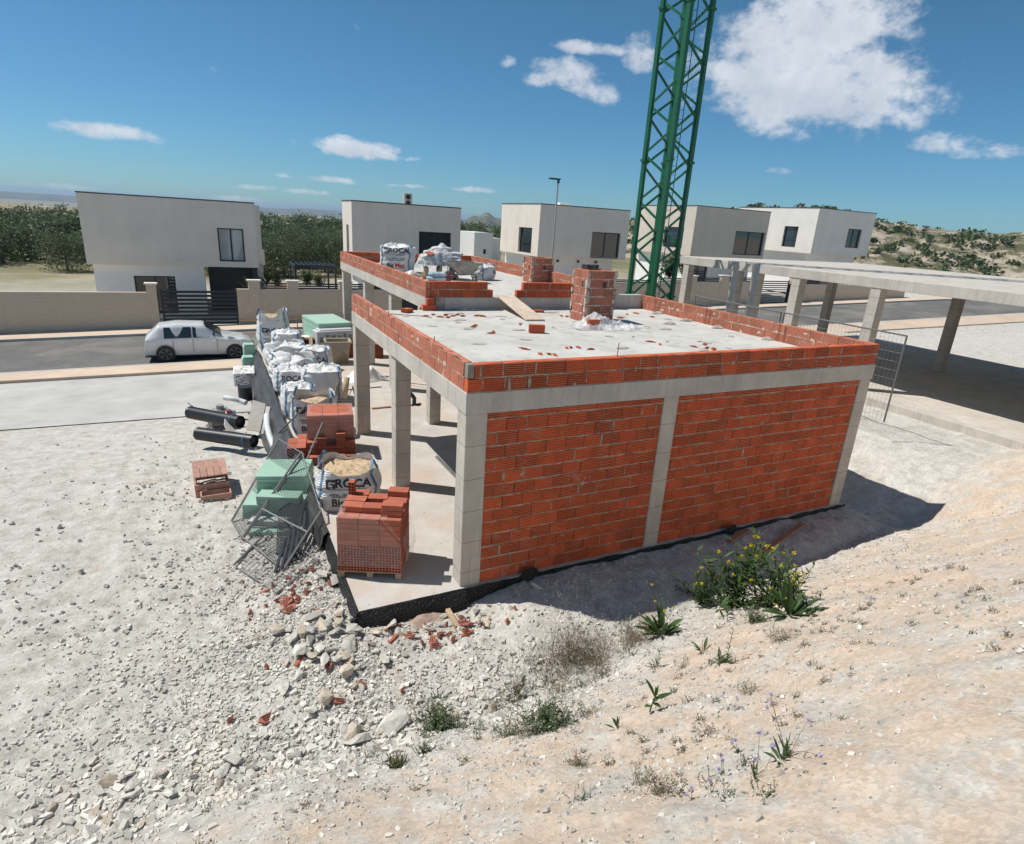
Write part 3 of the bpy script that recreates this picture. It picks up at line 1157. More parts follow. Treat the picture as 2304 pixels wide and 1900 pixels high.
def villa(name, label, x0, x1, y1, zt, zb, fwin, lwin, zg, mat=PLAST, lx=None, group='modern flat-roofed villas along the street', gf_inset=(.5, .5, .9), lmat=None, dark=None, rear=None, lh=None):
    t = thing(name, label, 'house', (x0, FY, zg), group=group)
    mb = MB()
    facade(mb, (0, FY, 0), (1, 0, 0), (0, -1, 0), x0, x1, zb, zt, fwin)
    facade(mb, (x0, 0, 0), (0, -1, 0), (-1, 0, 0), -y1, -FY, zb, zt, [(-h[1], -h[0], h[2], h[3]) for h in lwin])
    mb.quad((x1, FY, zb), (x1, y1, zb), (x1, y1, zt), (x1, FY, zt))
    mb.quad((x1, y1, zb), (x0, y1, zb), (x0, y1, zt), (x1, y1, zt))
    mb.quad((x0, FY, zb), (x0, y1, zb), (x1, y1, zb), (x1, FY, zb))
    # the hidden roof terrace and inner floor, so that light stays out
    mb.quad((x0, FY, zt - .35), (x1, FY, zt - .35), (x1, y1, zt - .35), (x0, y1, zt - .35))
    # groove lines cast in the render
    for z in (zb + .12, zt - 1.25):
        mb.box(x0 - .003, x1 + .003, FY - .004, FY + .02, z, z + .018, .55)
        mb.box(x0 - .004, x0 + .02, FY, y1, z, z + .018, .55)
    part('upper_wall', mb, mat, t)
    mb = MB()
    e = .02
    mb.box(x0 - e, x1 + e, FY - e, FY + .28, zt, zt + .07)
    mb.box(x0 - e, x0 + .28, FY + .285, y1 - .285, zt, zt + .07)
    mb.box(x1 - .28, x1 + e, FY + .285, y1 - .285, zt, zt + .07)
    mb.box(x0 - e, x1 + e, y1 - .28, y1 + e, zt, zt + .07)
    part('coping', mb, COPING, t)
    for h in fwin:
        window(t, (0, FY, 0), (1, 0, 0), (0, -1, 0), h, .22, 1)
    for h in lwin:
        window(t, (x0, 0, 0), (0, -1, 0), (-1, 0, 0), (-h[1], -h[0], h[2], h[3]), .22, 0, rail=1)
    gx0, gx1, gy = x0 + gf_inset[0], x1 - gf_inset[1], FY + gf_inset[2]
    mb = MB()
    dk = dark or [(gx0 + 1.0, gx0 + 2.9, zg + .05, zg + 2.2)]
    facade(mb, (0, gy, 0), (1, 0, 0), (0, -1, 0), gx0, gx1, zg - .5, zb, dk)
    mb.quad((gx0, y1, zg - .5), (gx0, gy, zg - .5), (gx0, gy, zb), (gx0, y1, zb))
    mb.quad((gx1, gy, zg - .5), (gx1, y1, zg - .5), (gx1, y1, zb), (gx1, gy, zb))
    part('ground_floor_wall', mb, WHITEP, t)
    for h in dk:
        w = window(t, (0, gy, 0), (1, 0, 0), (0, -1, 0), h, .2, 1)
        w.name = 'patio_door'
    if rear:
        mb = MB()
        mb.box(x0 + rear[0], x1 - .2, y1 + .03, y1 + rear[1], zg - .5, zt - .05)
        part('rear_wall', mb, mat, t)
    return t


COPING = simple('dark_coping', (.10, .105, .115), .6, .1, 3, 0)
WXX = lambda u0, v0, u1, v1: (PY(u0, v0, FY).x, PY(u1, v1, FY).x, PY(u1, v1, FY).z, PY(u0, v0, FY).z)


def left_window(X, u0, v0, u1, v1):
    a, b = PX(u0, v0, X), PX(u1, v1, X)
    return (min(a.y, b.y), max(a.y, b.y), b.z, a.z)


# the second villa: long blank front
x0 = PY(790.5, 453.4, FY).x
x1 = PY(1037.5, 470, FY).x
zt = PY(900, 460.5, FY).z
zg = terr(x0, FY, False)
v2 = villa('villa', 'long beige villa with a wide sliding window and a fan unit on its roof', x0, x1, FY + 2.9, zt, zt - 4.0, [WXX(942.8, 521, 1014, 584)], [left_window(x0, 779, 505, 786.5, 590)], zg, rear=(.9, 4),
           dark=[(x0 + 1.2, x0 + 2.3, zg + .1, zg + 2.3), (x0 + 3.3, x0 + 5.8, zg + .1, zg + 2.3)])
a = PY(917, 461, FY + 1.6)
t = thing('air_conditioner', 'grey outdoor fan unit standing on the roof of the long villa', 'air conditioner', (a.x, FY + 1.6, zt - .35))
mb = MB()
mb.bevbox(a.x - .27, a.x + .27, FY + 1.45, FY + 1.8, zt - .1, zt + .75, .02)
part('casing', mb, simple('grey_casing', (.42, .43, .41), .6, .1, 4, 0), t)
mb = MB()
for zz in (.13, .5):
    k = 14
    cx, cz = a.x, zt + zz + .02
    mb.add([V((cx + .17 * math.cos(2 * PI * i / k), FY + 1.445, cz + .16 * math.sin(2 * PI * i / k))) for i in range(k)], [tuple(range(k - 1, -1, -1))])
part('fan_grille', mb, BLACKP, t)
for q in (-.26, .2):
    mb = MB()
    mb.box(a.x + q, a.x + q + .06, FY + 1.46, FY + 1.79, zt - .35, zt - .1)
    part('foot', mb, STEEL, t)

# third villa
x0 = PY(1217, 460, FY).x
x1 = PY(1419, 475, FY).x
zt = PY(1217, 460, FY).z
y1 = PX(1130, 461, x0).y
zb = PY(1209, 578, FY).z
v3 = villa('villa', 'beige villa directly behind the street lamp with one deep window in each wall', x0, x1, y1, zt, zb, [WXX(1333, 522, 1391, 583)], [left_window(x0, 1168, 511, 1194, 571)], terr(x0, FY, False), mat=PLAST,
           dark=[(x0 + 4.4, x0 + 6.0, terr(x0, FY, False) + .6, zb - .5)])
mb = MB()
mb.bevbox(x0 + 3.3, x0 + 4.1, FY + 3, FY + 3.6, zt - .35, zt + .32, .02)
solo('roof_hatch', mb, WHITEP, 'low white box on the roof of the villa behind the street lamp', 'roof hatch')
for xx in (1.2, 3.0, 4.6):
    mb = MB()
    mb.tube([(x0 + 1.0 + xx, FY + .75, zb - .3), (x0 + 1.0 + xx, FY + .9, zb - .3)], .09, 10)
    part('wall_lamp', mb, METAL_D, v3)

# fourth villa
x0 = PY(1569, 464, FY).x
x1 = PY(1735, 479, FY).x
zt = PY(1569, 464, FY).z
y1 = PX(1437, 464, x0).y
zb = PY(1552, 577, FY).z
v4 = villa('villa', 'taupe villa behind the green crane mast with a bright side wall', x0, x1, y1, zt, zb, [WXX(1656, 520, 1713, 576)], [left_window(x0, 1496, 510, 1533, 559)], terr(x0, FY, False),
           mat=m_plaster('taupe_render', (.66, .585, .50)), dark=[(x0 + 1.1, x0 + 3.0, terr(x0, FY, False) + .3, zb - .6)])
X4 = x0
# fifth villa at the right edge
x0 = X4 + 14.2
x1 = x0 + 8
zt = PX(1699, 468, x0).z
y1 = PX(1699, 468, x0).y + 2
v5 = villa('villa', 'white villa farthest right beyond the bare concrete frame', x0, x1, y1, zt, zt - 3.9, [(x0 + 4.5, x0 + 6.5, zt - 3.2, zt - 1.5)], [left_window(x0, 1766, 509, 1788, 557)], terr(x0, FY, False) + .6, mat=PLAST_L)
# first villa at the left edge
x1 = PY(571.7, 459, FY).x
x0 = x1 - 8.4
zt = PY(571.7, 459, FY).z
zb = PY(578, 603, FY).z
zg = terr(x1, FY, False)
v1 = villa('villa', 'beige villa at the left edge with a curtained window above a dark porch', x0, x1, FY + 7, zt, zb, [WXX(488, 513, 553, 590)], [], zg, gf_inset=(.2, 2.9, .35), dark=[(x0 + 2, x0 + 4, zg + .1, zg + 2.2)])
mb = MB()
h = WXX(488, 513, 553, 590)
mb.grid(lambda a, b: V((h[0] + .5 + (.95 - .5 * (1 - b) * a) * a, FY + .30 + .03 * math.sin(a * 26), h[2] + .1 + (h[3] - h[2] - .15) * b)), 40, 6)
mb.grid(lambda a, b: V((h[0] + .1 + (h[1] - h[0] - .2) * a, FY + .9 - .5 * b, h[2] + .1 + .25 * b)), 6, 3)
part('curtain', mb, simple('curtain_cloth', (.62, .6, .55), .9, .1, 8, 0), v1)
GL2 = NT('clear_glass')
GL2.fin((.9, .95, .95), .02)
GL2.b.inputs['Transmission Weight'].default_value = 0.0
GL2.b.inputs['Alpha'].default_value = .28
for ch in v1.children:
    if ch.name.startswith('window'):
        ch.children[0].data.materials[0] = GL2.mat
        break
mb = MB()
mb.box(x1 + .02, x1 + .42, FY + 2.2, FY + 6.9, zg - .4, zt - .08)
mb.box(x1 + .42, x1 + .75, FY + 5.0, FY + 6.8, zb - .25, zb + .75)
mb.box(x1 + .42, x1 + .8, FY + 5.3, FY + 5.9, zt - 1.25, zt - 1.0)
part('side_wall', mb, PLAST_L, v1)
mb = MB()
mb.box(x1 + .45, x1 + .72, FY + 4.95, FY + 4.98, zb + .75, zb + 1.7)
part('balcony_glass', mb, GLASS, v1)
mb = MB()
mb.box(x1 - 2.68, x1 - .3, FY + 2.2, FY + 2.25, zg - .3, zb - .02)
mb.box(x1 - .3, x1 + .0, FY + 1.2, FY + 2.25, zg - .3, zb - .02)
part('porch_back_wall', mb, METAL_D, v1)

# small white house far behind
Y5 = 62
a, b = PY(1070, 523, Y5), PY(1110, 527, Y5)
t = thing('cottage', 'small white flat-roofed house far back between two villas', 'house', (a.x, Y5, -1.5))
mb = MB()
h = [PY(1087.5, 561, Y5), PY(1093.5, 572, Y5)]
facade(mb, (0, Y5, 0), (1, 0, 0), (0, -1, 0), a.x, b.x, -2, a.z, [(h[0].x, h[1].x, h[1].z, h[0].z)])
mb.box(a.x, b.x, Y5 + .35, Y5 + 6, -2, a.z - .02)
mb.box(b.x + .01, b.x + 1.6, Y5 + 1.0, Y5 + 6, -2, a.z - .6)
mb.box(b.x + .01, b.x + 1.6, Y5 + .9, Y5 + 3, a.z - 2.6, a.z - 2.2)
part('wall', mb, WHITEP, t)
window(t, (0, Y5, 0), (1, 0, 0), (0, -1, 0), (h[0].x, h[1].x, h[1].z, h[0].z), .2, 0)

# garden walls with metal panels
WY = 28.75
STONE = None
n = NT('garden_wall_stone')
c = n.coord()
f = n.noise(n.map(c, (1.2, 1.2, 5)), 2.2, 6, .65)
colr = n.ramp(f, [(.3, (.52, .43, .335)), (.7, (.62, .525, .42))])
n.bump(n.noise(n.map(c, (2, 2, 8)), 4, 5), .3, .02)
STONE = n.fin(n.mix(1, colr, 1.15, 'MULTIPLY'), .9, .2)


def garden_wall(label, x0, x1, pillars, panels, zt_fn, cap_mat=PLAST_L, gates=()):
    zb0 = min(terr(x0, WY, False), terr(x1, WY, False)) - .3
    t = thing('garden_wall', label, 'garden wall', (x0, WY, zb0))
    mb = MB()
    k = max(1, int((x1 - x0) / 2))
    for i in range(k):
        a, b = x0 + (x1 - x0) * i / k, x0 + (x1 - x0) * (i + 1) / k
        m = (a + b) / 2
        if any(g[0] < m < g[1] for g in gates):
            continue
        mb.box(a, b, WY, WY + .2, zb0, zt_fn(a))
    part('wall', mb, STONE, t)
    for (a, b, h) in pillars:
        mb = MB()
        zz = zt_fn(a)
        mb.box(a, b, WY - .03, WY + .24, zb0, zz + h)
        p = part('pillar', mb, STONE, t)
        mb = MB()
        mb.bevbox(a - .07, b + .07, WY - .1, WY + .31, zz + h + .001, zz + h + .08, .015)
        link('pillar_cap', mb.mesh('pillar_cap', cap_mat, V(t.location)), p)
    for (a, b, h) in panels:
        mb = MB()
        zz = zt_fn(a)
        for q in range(3):
            mb.box(a, b, WY + .08, WY + .12, zz + .01 + h * q / 3, zz + h * (q + 1) / 3 - .025)
        part('metal_panel', mb, METAL_D, t)
    return t


def gate(label, x0, x1, z0, z1, slats=8, solid=0):
    t = thing('gate', label, 'gate', (x0, WY, z0))
    for a, b in ((x0, x0 + .09), (x1 - .09, x1)):
        mb = MB()
        mb.box(a, b, WY + .05, WY + .13, z0, z1)
        part('gate_post', mb, METAL_D, t)
    mb = MB()
    p = (z1 - z0) / slats
    for k in range(slats):
        mb.box(x0 + .09, x1 - .09, WY + .07, WY + .11, z0 + p * k + .02, z0 + p * (k + 1) - (.06 if k >= slats * solid else .004))
    part('slats', mb, METAL_D, t)
    return t


px = lambda u, v=645: PY(u, v, WY).x
zw = PY(610, 651.5, WY).z
pl = [(px(559), px(585), .42), (px(647), px(671), .42), (px(764), px(792), .42), (px(898), px(904), .42)]
garden_wall('beige stone garden wall with dark metal panels at the left of the street', px(532), px(903), pl, [(px(586.5), px(646), .36), (px(672), px(762), .36), (px(793), px(897), .36)], lambda x: zw + .0 * x)
gate('dark metal gate at the left edge beside the stepped garden wall', px(532) - 3.6, px(532) - .02, terr(px(500), WY, False) + .1, zw - .05, 9, .0)
gate('wide dark metal gate seen under the upper roof beam', px(904) + .1, px(904) + 4.6, zw - 2.3, zw + .42, 8, 1)
garden_wall('low beige garden wall running left of the dark gate out along the street', px(532) - 16, px(532) - 3.75, [(px(532) - 4.2, px(532) - 3.75, .4)], [], lambda x: zw - .2)
xg = px(904) + 4.75
z3 = PY(1600, 636, WY).z
xr0, xr1 = px(1545), px(1692)
garden_wall('beige garden wall with two capped pillars behind the crane mast', xg, xr1 + .3, [(xg + 6, xg + 6.5, .42), (xg + 14, xg + 14.5, .42), (px(1551), px(1566), .42), (px(1620), px(1638), .42)],
            [(xg + .2, xg + 5.9, .36), (xg + 6.6, xg + 13.9, .36), (xg + 14.7, px(1549), .36), (px(1567), px(1619), .36), (px(1639), px(1688), .36)], lambda x: z3 - .022 * (xr0 - x))
gate('dark slatted driveway gate beyond the bare concrete frame', px(1695), px(1776), terr(px(1740), WY, False) + .1, PY(1740, 631, WY).z, 11, .0)
garden_wall('pale stone garden wall with tall pillar at the right end of the street', px(1776) + .1, px(1776) + 16, [(px(1776) + .1, px(1776) + .9, .6)], [(px(1776) + 1.2, px(1776) + 6, .36)], lambda x: PY(1785, 640, WY).z)

# street lamp
LY = 26.6
b, tp = PY(1241, 600, LY), PY(1258, 409, LY)
t = thing('street_lamp', 'tall slim grey street lamp with a flat dark head pointing left', 'street lamp', (b.x, LY, terr(b.x, LY, False)))
mb = MB()
mb.tube([(b.x, LY, terr(b.x, LY, False)), (b.x, LY, tp.z)], .075, 10, r1=.045)
part('pole', mb, simple('lamp_pole_paint', (.40, .385, .36), .5, .1, 3, 0), t)
mb = MB()
mb.tube([(b.x + .02, LY, tp.z - .1), (b.x + .02, LY, tp.z + .08)], .075, 8)
mb.bevbox(b.x - .62, b.x + .12, LY - .13, LY + .13, tp.z + .08, tp.z + .17, .03)
part('lamp_head', mb, METAL_D, t)

# pergola and garden bits
PYY = 38.0
f0, f1 = PY(662, 596, PYY), PY(757, 600, PYY)
zb = -1.6
t = thing('pergola', 'black metal pergola with a louvred roof in the garden behind the wall', 'pergola', (f0.x, PYY, zb))
mb = MB()
mb.box(f0.x, f1.x, PYY, PYY + .12, f0.z - .3, f0.z)
mb.box(f0.x, f1.x, PYY + 3, PYY + 3.12, f0.z - .3, f0.z)
for q in range(9):
    x = f0.x + (f1.x - f0.x - .12) * q / 8
    mb.box(x, x + .12, PYY + .13, PYY + 2.99, f0.z - .25, f0.z - .02)
part('roof_louvres', mb, METAL_D, t)
for (x, y) in ((f0.x, PYY), (f1.x - .14, PYY), (f0.x, PYY + 3), (f1.x - .14, PYY + 3)):
    mb = MB()
    mb.box(x + .01, x + .13, y + .002, y + .118, zb, f0.z - .302)
    part('post', mb, METAL_D, t)
Y6 = 44
for k, (u0, u1, v) in enumerate(((612, 640, 612), (622, 655, 607), (640, 650, 618))):
    a, b = PY(u0, v, Y6 + k), PY(u1, v, Y6 + k)
    mb = MB()
    for q in range(9):
        z = -1.3 + .14 * (q // 3)
        mb.box(a.x - 1 + rnd.uniform(-.3, .3), b.x + rnd.uniform(-.2, .3), Y6 + k + .2 * (q % 3), Y6 + k + .2 * (q % 3) + .16, z, z + .12, rnd.uniform(.7, 1.2))
    solo('timber_stack', mb, WOOD_R, ('reddish timber stack lying nearest the villa corner in the far garden', 'reddish timber stack lying farther back in the far garden', 'short reddish timber stack nearest the pergola')[k], 'timber stack')
# fence of the far plot
for k, (u, v) in enumerate(((700, 636), (724, 636))):
    pass

# ------------------------------------------------------------------ tower crane mast
N0 = V((11.62, 10.70, 0))
sL = 1.13
dL, dR = math.radians(-11.1), math.radians(78.9)
eL, eR = V((math.sin(dL), math.cos(dL), 0)), V((math.sin(dR), math.cos(dR), 0))
cz0, cz1 = .55, 25.0
GREEN = simple('crane_green_paint', (.008, .105, .045), .42, .2, 2, .03)
cr_ = thing('tower_crane', 'green lattice tower crane mast rising behind the brick parapet', 'tower crane', (N0.x, N0.y, cz0))
for k, p in enumerate((N0, N0 + eL * sL, N0 + eR * sL, N0 + eL * sL + eR * sL)):
    mb = MB()
    w = .07 if k else .085
    cx = [p + eL * a + eR * b for a, b in ((-w, -w), (w, -w), (w, w), (-w, w))]
    mb.prism([(q.x, q.y) for q in cx], cz0, cz1)
    part('leg', mb, GREEN, cr_)
A, B, C_, D = N0, N0 + eL * sL, N0 + eL * sL + eR * sL, N0 + eR * sL
per = 1.56


def flat(mb, p, q, w, th, nrm):
    p, q, nrm = V(p), V(q), V(nrm).normalized()
    d = (q - p).normalized()
    s = d.cross(nrm).normalized() * w * .5
    m = nrm * th * .5
    vs = [p - s - m, p + s - m, p + s + m, p - s + m, q - s - m, q + s - m, q + s + m, q - s + m]
    mb.add(vs, [(0, 1, 2, 3), (7, 6, 5, 4), (0, 4, 5, 1), (1, 5, 6, 2), (2, 6, 7, 3), (3, 7, 4, 0)])


for z in [cz0 + 2.3 + 4.68 * i for i in range(5)]:
    for k, p in enumerate((A, B, D, C_)):
        mb = MB()
        w = .11
        cx = [p + eL * a + eR * b for a, b in ((-w, -w), (w, -w), (w, w), (-w, w))]
        mb.prism([(q.x, q.y) for q in cx], z, z + .035)
        mb.prism([(q.x, q.y) for q in cx], z + .039, z + .074)
        part('joint_flange', mb, GREEN, cr_)
mb = MB()
lo_ = A + eL * .55 + eR * .85
for k in (-.18, .18):
    mb.tube([lo_ + eL * k + V((0, 0, cz0)), lo_ + eL * k + V((0, 0, cz1))], .016, 5)
for i in range(82):
    mb.tube([lo_ - eL * .18 + V((0, 0, cz0 + .3 * i)), lo_ + eL * .18 + V((0, 0, cz0 + .3 * i))], .010, 4)
part('ladder', mb, GREEN, cr_)
for (p, q, ph) in ((B, A, 0), (A, D, .5), (D, C_, 0), (C_, B, .5)):
    mb = MB()
    nn = (q - p).cross(V((0, 0, 1)))
    z = cz0 + .2 + ph * per * .5
    while z < cz1 - per:
        flat(mb, p + V((0, 0, z + per * .5 - .03)), q + V((0, 0, z + .03)), .075, .05, nn)
        flat(mb, q + V((0, 0, z - .0)), p + V((0, 0, z - per * .5 + .05)), .065, .05, nn) if z - per * .5 > cz0 else None
        z += per
    part('bracing', mb, GREEN, cr_)
mb = MB()
mid = (A + D) * .5 + eL * .4
mb.tube([mid + V((0, 0, cz0)), mid + V((.1, .05, cz1))], .018, 5)
part('cable', mb, BLACKP, cr_)
mb = MB()
for k in range(2):
    o_ = A + eR * .13 + eL * (.08 + .0 * k)
    mb.tube([o_ + V((.01 * math.sin(i * 1.7 + k * 2) + .03 * k, .012 * math.sin(i * 2.3), cz0 + (cz1 - cz0) * i / 60)) for i in range(61)], .012, 5)
part('power_lead', mb, BLACKP, cr_)

# ------------------------------------------------------------------ neighbouring concrete frame
NX = 14.5
nb = thing('neighbouring_building', 'bare grey concrete frame of a neighbouring unfinished house at the right', 'unfinished building', (NX, 3, .5))
z1 = PX(1531, 576, NX).z
y1_ = PX(1531, 580, NX).y
mb = MB()
mb.bevbox(NX, NX + 11, -4, y1_, z1 - .30, z1, .01)
part('roof_slab', mb, CONC, nb)
mb = MB()
mb.bevbox(NX - .4, NX + 11, -4, y1_ + .2, .5, .95, .01)
part('floor_slab', mb, CONC, nb)
for (u, v) in ((1531, 640), (1641, 640), (1686, 640), (1779, 640), (1960, 640)):
    y = PX(u, v, NX + .02).y
    mb = MB()
    mb.bevbox(NX + .02, NX + .34, y - .34, y - .02, .951, z1 - .302, .008)
    part('column', mb, CONC_COL, nb)
for y in (0, 5, 10):
    mb = MB()
    mb.bevbox(NX + 6, NX + 6.3, y, y + .3, .951, z1 - .302, .008)
    part('column', mb, CONC_COL, nb)


def mesh_panel(mb, o, u, w, h, dx=.10, dz=.2, r=.0028, up=V((0, 0, 1)), fold=0):
    o, u, up = V(o), V(u), V(up)
    k = int(w / dx)
    for i in range(1, k):
        a = o + u * (w * i / k)
        mb.tube([a, a + up * h], r, 3, cap=False)
    k = int(h / dz)
    for i in range(1, k):
        a = o + up * (h * i / k)
        mb.tube([a, a + u * w], r, 3, cap=False)


GALV = simple('galvanised_wire', (.17, .175, .18), .55, .15, 10, 0, metal=.3)
for k in range(2):
    o = V((11.4, 1.2 + 3.55 * k, 1.15))
    t = thing('mesh_fence', ('grey welded mesh fence panel below the bare frame columns', 'grey welded mesh fence panel nearer the green crane')[k], 'fence panel', o)
    mb = MB()
    for (p, q) in ((o, o + V((0, 0, 2.1))), (o + V((0, 3.45, 0)), o + V((0, 3.45, 2.1))), (o + V((0, 0, 2.1)), o + V((0, 3.45, 2.1)))):
        mb.tube([p, q], .021, 6)
    part('frame', mb, STEEL, t)
    mb = MB()
    mesh_panel(mb, o, (0, 1, 0), 3.45, 2.1, .1, .2, .003)
    part('wire_mesh', mb, GALV, t)

# ------------------------------------------------------------------ trees
LEAF_P = leafmat('pine_needles', (.11, .145, .075), .28, .42)
BARK = simple('pine_bark', (.16, .11, .08), .9, .3, 8, .3)


def pine_crown(mb, base, h, w, r, nclump=20, nleaf=26, ls=.34):
    for k in range(nclump):
        t = r.random()
        z = base.z + h * (.12 + .84 * t)
        rad = w * (.5 if t > .85 else .62 - .25 * t) * math.sqrt(r.random())
        a = r.uniform(0, 2 * PI)
        rad *= 1.0
        c = V((base.x + rad * math.cos(a), base.y + rad * math.sin(a), z))
        cr_ = w * r.uniform(.16, .30)
        tn = r.uniform(.6, 1.45)
        for q in range(nleaf):
            d = V((r.gauss(0, 1), r.gauss(0, 1), r.gauss(0, .7)))
            d = d.normalized() * cr_ * r.uniform(.55, 1.05)
            p = c + d
            s = ls * r.uniform(.5, 1.1)
            e1 = V((r.gauss(0, 1), r.gauss(0, 1), r.gauss(0, .6))).normalized() * s
            e2 = e1.cross(V((r.gauss(0, 1), r.gauss(0, 1), r.gauss(0, 1))).normalized()) * .6
            mb.add([p - e1 * .5, p + e2 * .4, p + e1 * .5, p - e2 * .4], [(0, 1, 2, 3)], tn * r.uniform(.75, 1.2))


RT = random.Random(21)
protos = []
for k in range(5):
    h, w = RT.uniform(4.2, 5.4), RT.uniform(3.4, 4.8)
    c_ = MB()
    pine_crown(c_, V((0, 0, 0)), h, w, RT, 60, 90, .28)
    t_ = MB()
    lean = RT.uniform(-.4, .4)
    t_.tube([(0, 0, -.4), (lean * .3, 0, h * .35), (lean, 0, h * .8)], .16, 7, r1=.05)
    for q in range(4):
        a = RT.uniform(0, 6.28)
        t_.tube([(lean * .4, 0, h * (.3 + .1 * q)), (lean * .4 + math.cos(a) * w * .35, math.sin(a) * w * .35, h * (.45 + .1 * q))], .06, 5, r1=.02)
    protos.append((c_.mesh('crown', LEAF_P), t_.mesh('trunk', BARK)))


def pine(x, y, k, s, label, group):
    t = thing('pine_tree', label, 'tree', (x, y, terr(x, y, False)), RT.uniform(0, 6), group)
    t.scale = (s, s, s * RT.uniform(.9, 1.1))
    link('trunk', protos[k][1], t)
    link('crown', protos[k][0], t)


# edge of the wood: trees one can tell apart
for i in range(26):
    az = math.radians(2 + 17.5 * (i + RT.uniform(-.4, .4)) / 26) if i < 20 else math.radians(RT.uniform(-12, 1))
    d = RT.uniform(60, 76)
    pine(CAM.x + d * math.sin(az), CAM.y + d * math.cos(az), i % 5, RT.uniform(.62, .92), 'dark green pine at the front edge of the wood behind the villas', 'pines along the edge of the wood')
mb = MB()
for i in range(380):
    azd_ = RT.uniform(-16, 27)
    az = math.radians(azd_)
    d = 74 + 125 * RT.random() ** 1.1
    if azd_ > 20 and d < 135:
        continue
    x, y = CAM.x + d * math.sin(az), CAM.y + d * math.cos(az)
    far_ = d > 120
    pine_crown(mb, V((x, y, terr(x, y, False) + RT.uniform(-1.0, .3))), RT.uniform(3.5, 5.0) - .006 * max(0, d - 90), RT.uniform(3.2, 4.6), RT, 22 if far_ else 34, 22 if far_ else 36, .62 if far_ else .46)
wood = solo('pine_wood', mb, LEAF_P, 'dense dark green pine wood stretching back behind the villas', 'wood')
wood['kind'] = 'stuff'
for i, az in enumerate((22.4,)):
    a = math.radians(az)
    d = 120 + i * 6
    pine(CAM.x + d * math.sin(a), CAM.y + d * math.cos(a), i % 5, .8, 'lone pine in the gap left of the small white house', 'pines in the gap between villas')

# ------------------------------------------------------------------ hills
n = NT('rocky_hillside')
c = n.pos()
f = n.noise(c, .16, 9, .72)
colr = n.ramp(f, [(.34, (.075, .085, .04)), (.47, (.16, .15, .09)), (.53, (.42, .36, .28)), (.7, (.56, .49, .40))])
n.bump(n.noise(c, .5, 8, .7), 1, .8)
ROCKH = n.fin(colr, .95, .1)
mb = MB()


def hill(u, v):
    az = math.radians(29 + 50 * u)
    d = 105 + 150 * v
    x, y = CAM.x + d * math.sin(az), CAM.y + d * math.cos(az)
    azd = 29 + 50 * u
    crest = 7.5 * sstep(33, 38, azd) + 5.5 * sstep(43, 46.5, azd) - 4.0 * sstep(52, 60, azd)
    hh = (crest + 2.6) * math.sin(min(1, v * 1.6) * PI / 2) ** 1.3
    hh *= 1 if v < .7 else 1 - (v - .7) * 1.2
    z = -2.6 + hh + 2.2 * noise.noise(V((x * .05, y * .05, 1))) * min(1, v * 4) + 1.1 * noise.noise(V((x * .17, y * .17, 4))) * min(1, v * 4) + .6 * noise.noise(V((x * .5, y * .5, 4))) * min(1, v * 4)
    return V((x, y, z))


mb.grid(hill, 260, 60)
struct('hills', mb, ROCKH, True)
m2 = MB()
RH = random.Random(15)
for i in range(1500):
    q = hill(RH.random(), RH.uniform(.04, .75))
    if noise.noise(V((q.x * .04, q.y * .04, 8))) < RH.uniform(-.5, .3):
        continue
    s_ = RH.uniform(.5, 1.5)
    tn = RH.uniform(.7, 1.3)
    for k in range(22):
        c_ = q + V((RH.gauss(0, .5) * s_, RH.gauss(0, .5) * s_, RH.uniform(.1, .8) * s_))
        e1 = V((RH.gauss(0, 1), RH.gauss(0, 1), RH.gauss(0, 1))).normalized() * s_ * .32
        e2 = e1.cross(V((RH.gauss(0, 1), RH.gauss(0, 1), RH.gauss(0, 1)))).normalized() * s_ * .26
        m2.add([c_ - e1, c_ - e2, c_ + e1, c_ + e2], [(0, 1, 2, 3)], tn * RH.uniform(.8, 1.2))
sc_ = solo('scrub', m2, LEAF_P, 'low dark scrub dotted over the rocky hillside behind the villas', 'scrub')
sc_['kind'] = 'stuff'
n = NT('far_hillside')
c = n.pos()
f = n.noise(c, .006, 9, .7)
colr = n.ramp(f, [(.35, (.07, .085, .05)), (.55, (.15, .15, .09)), (.68, (.34, .31, .25))])
n.bump(n.noise(c, .02, 8, .7), 1, 20)
FARH = n.fin(colr, .95, .1)
mb = MB()


def farhill(u, v):
    azd = 16 + 24 * u
    az = math.radians(azd)
    d = 1700 + 2600 * v
    x, y = CAM.x + d * math.sin(az), CAM.y + d * math.cos(az)
    pk = 52 * math.exp(-((azd - 23.6) / .75) ** 2) + 30 * math.exp(-((azd - 22.4) / .5) ** 2) + 28 * math.exp(-((azd - 25.4) / 1.3) ** 2) + 30 * sstep(27, 33, azd)
    z = -52 + (42 + pk) * math.sin(min(1, v * 1.25) * PI / 2) + 12 * noise.noise(V((x * .004, y * .004, 0))) + 7 * noise.noise(V((x * .014, y * .014, 0)))
    return V((x, y, z))


mb.grid(farhill, 200, 40)
struct('hills', mb, FARH, True)
mb = MB()


def farhill2(u, v):
    azd = -25 + 48 * u
    az = math.radians(azd)
    d = 6500 + 3500 * v
    x, y = CAM.x + d * math.sin(az), CAM.y + d * math.cos(az)
    pk = 22 * sstep(6.2, 8.0, azd) * (1 - .6 * sstep(9, 12, azd)) + 10 * noise.noise(V((azd * .5, 0, 0)))
    z = -55 + (48 + pk) * math.sin(min(1, v * 1.4) * PI / 2)
    return V((x, y, z))


mb.grid(farhill2, 120, 12)
struct('hills', mb, FARH, True)

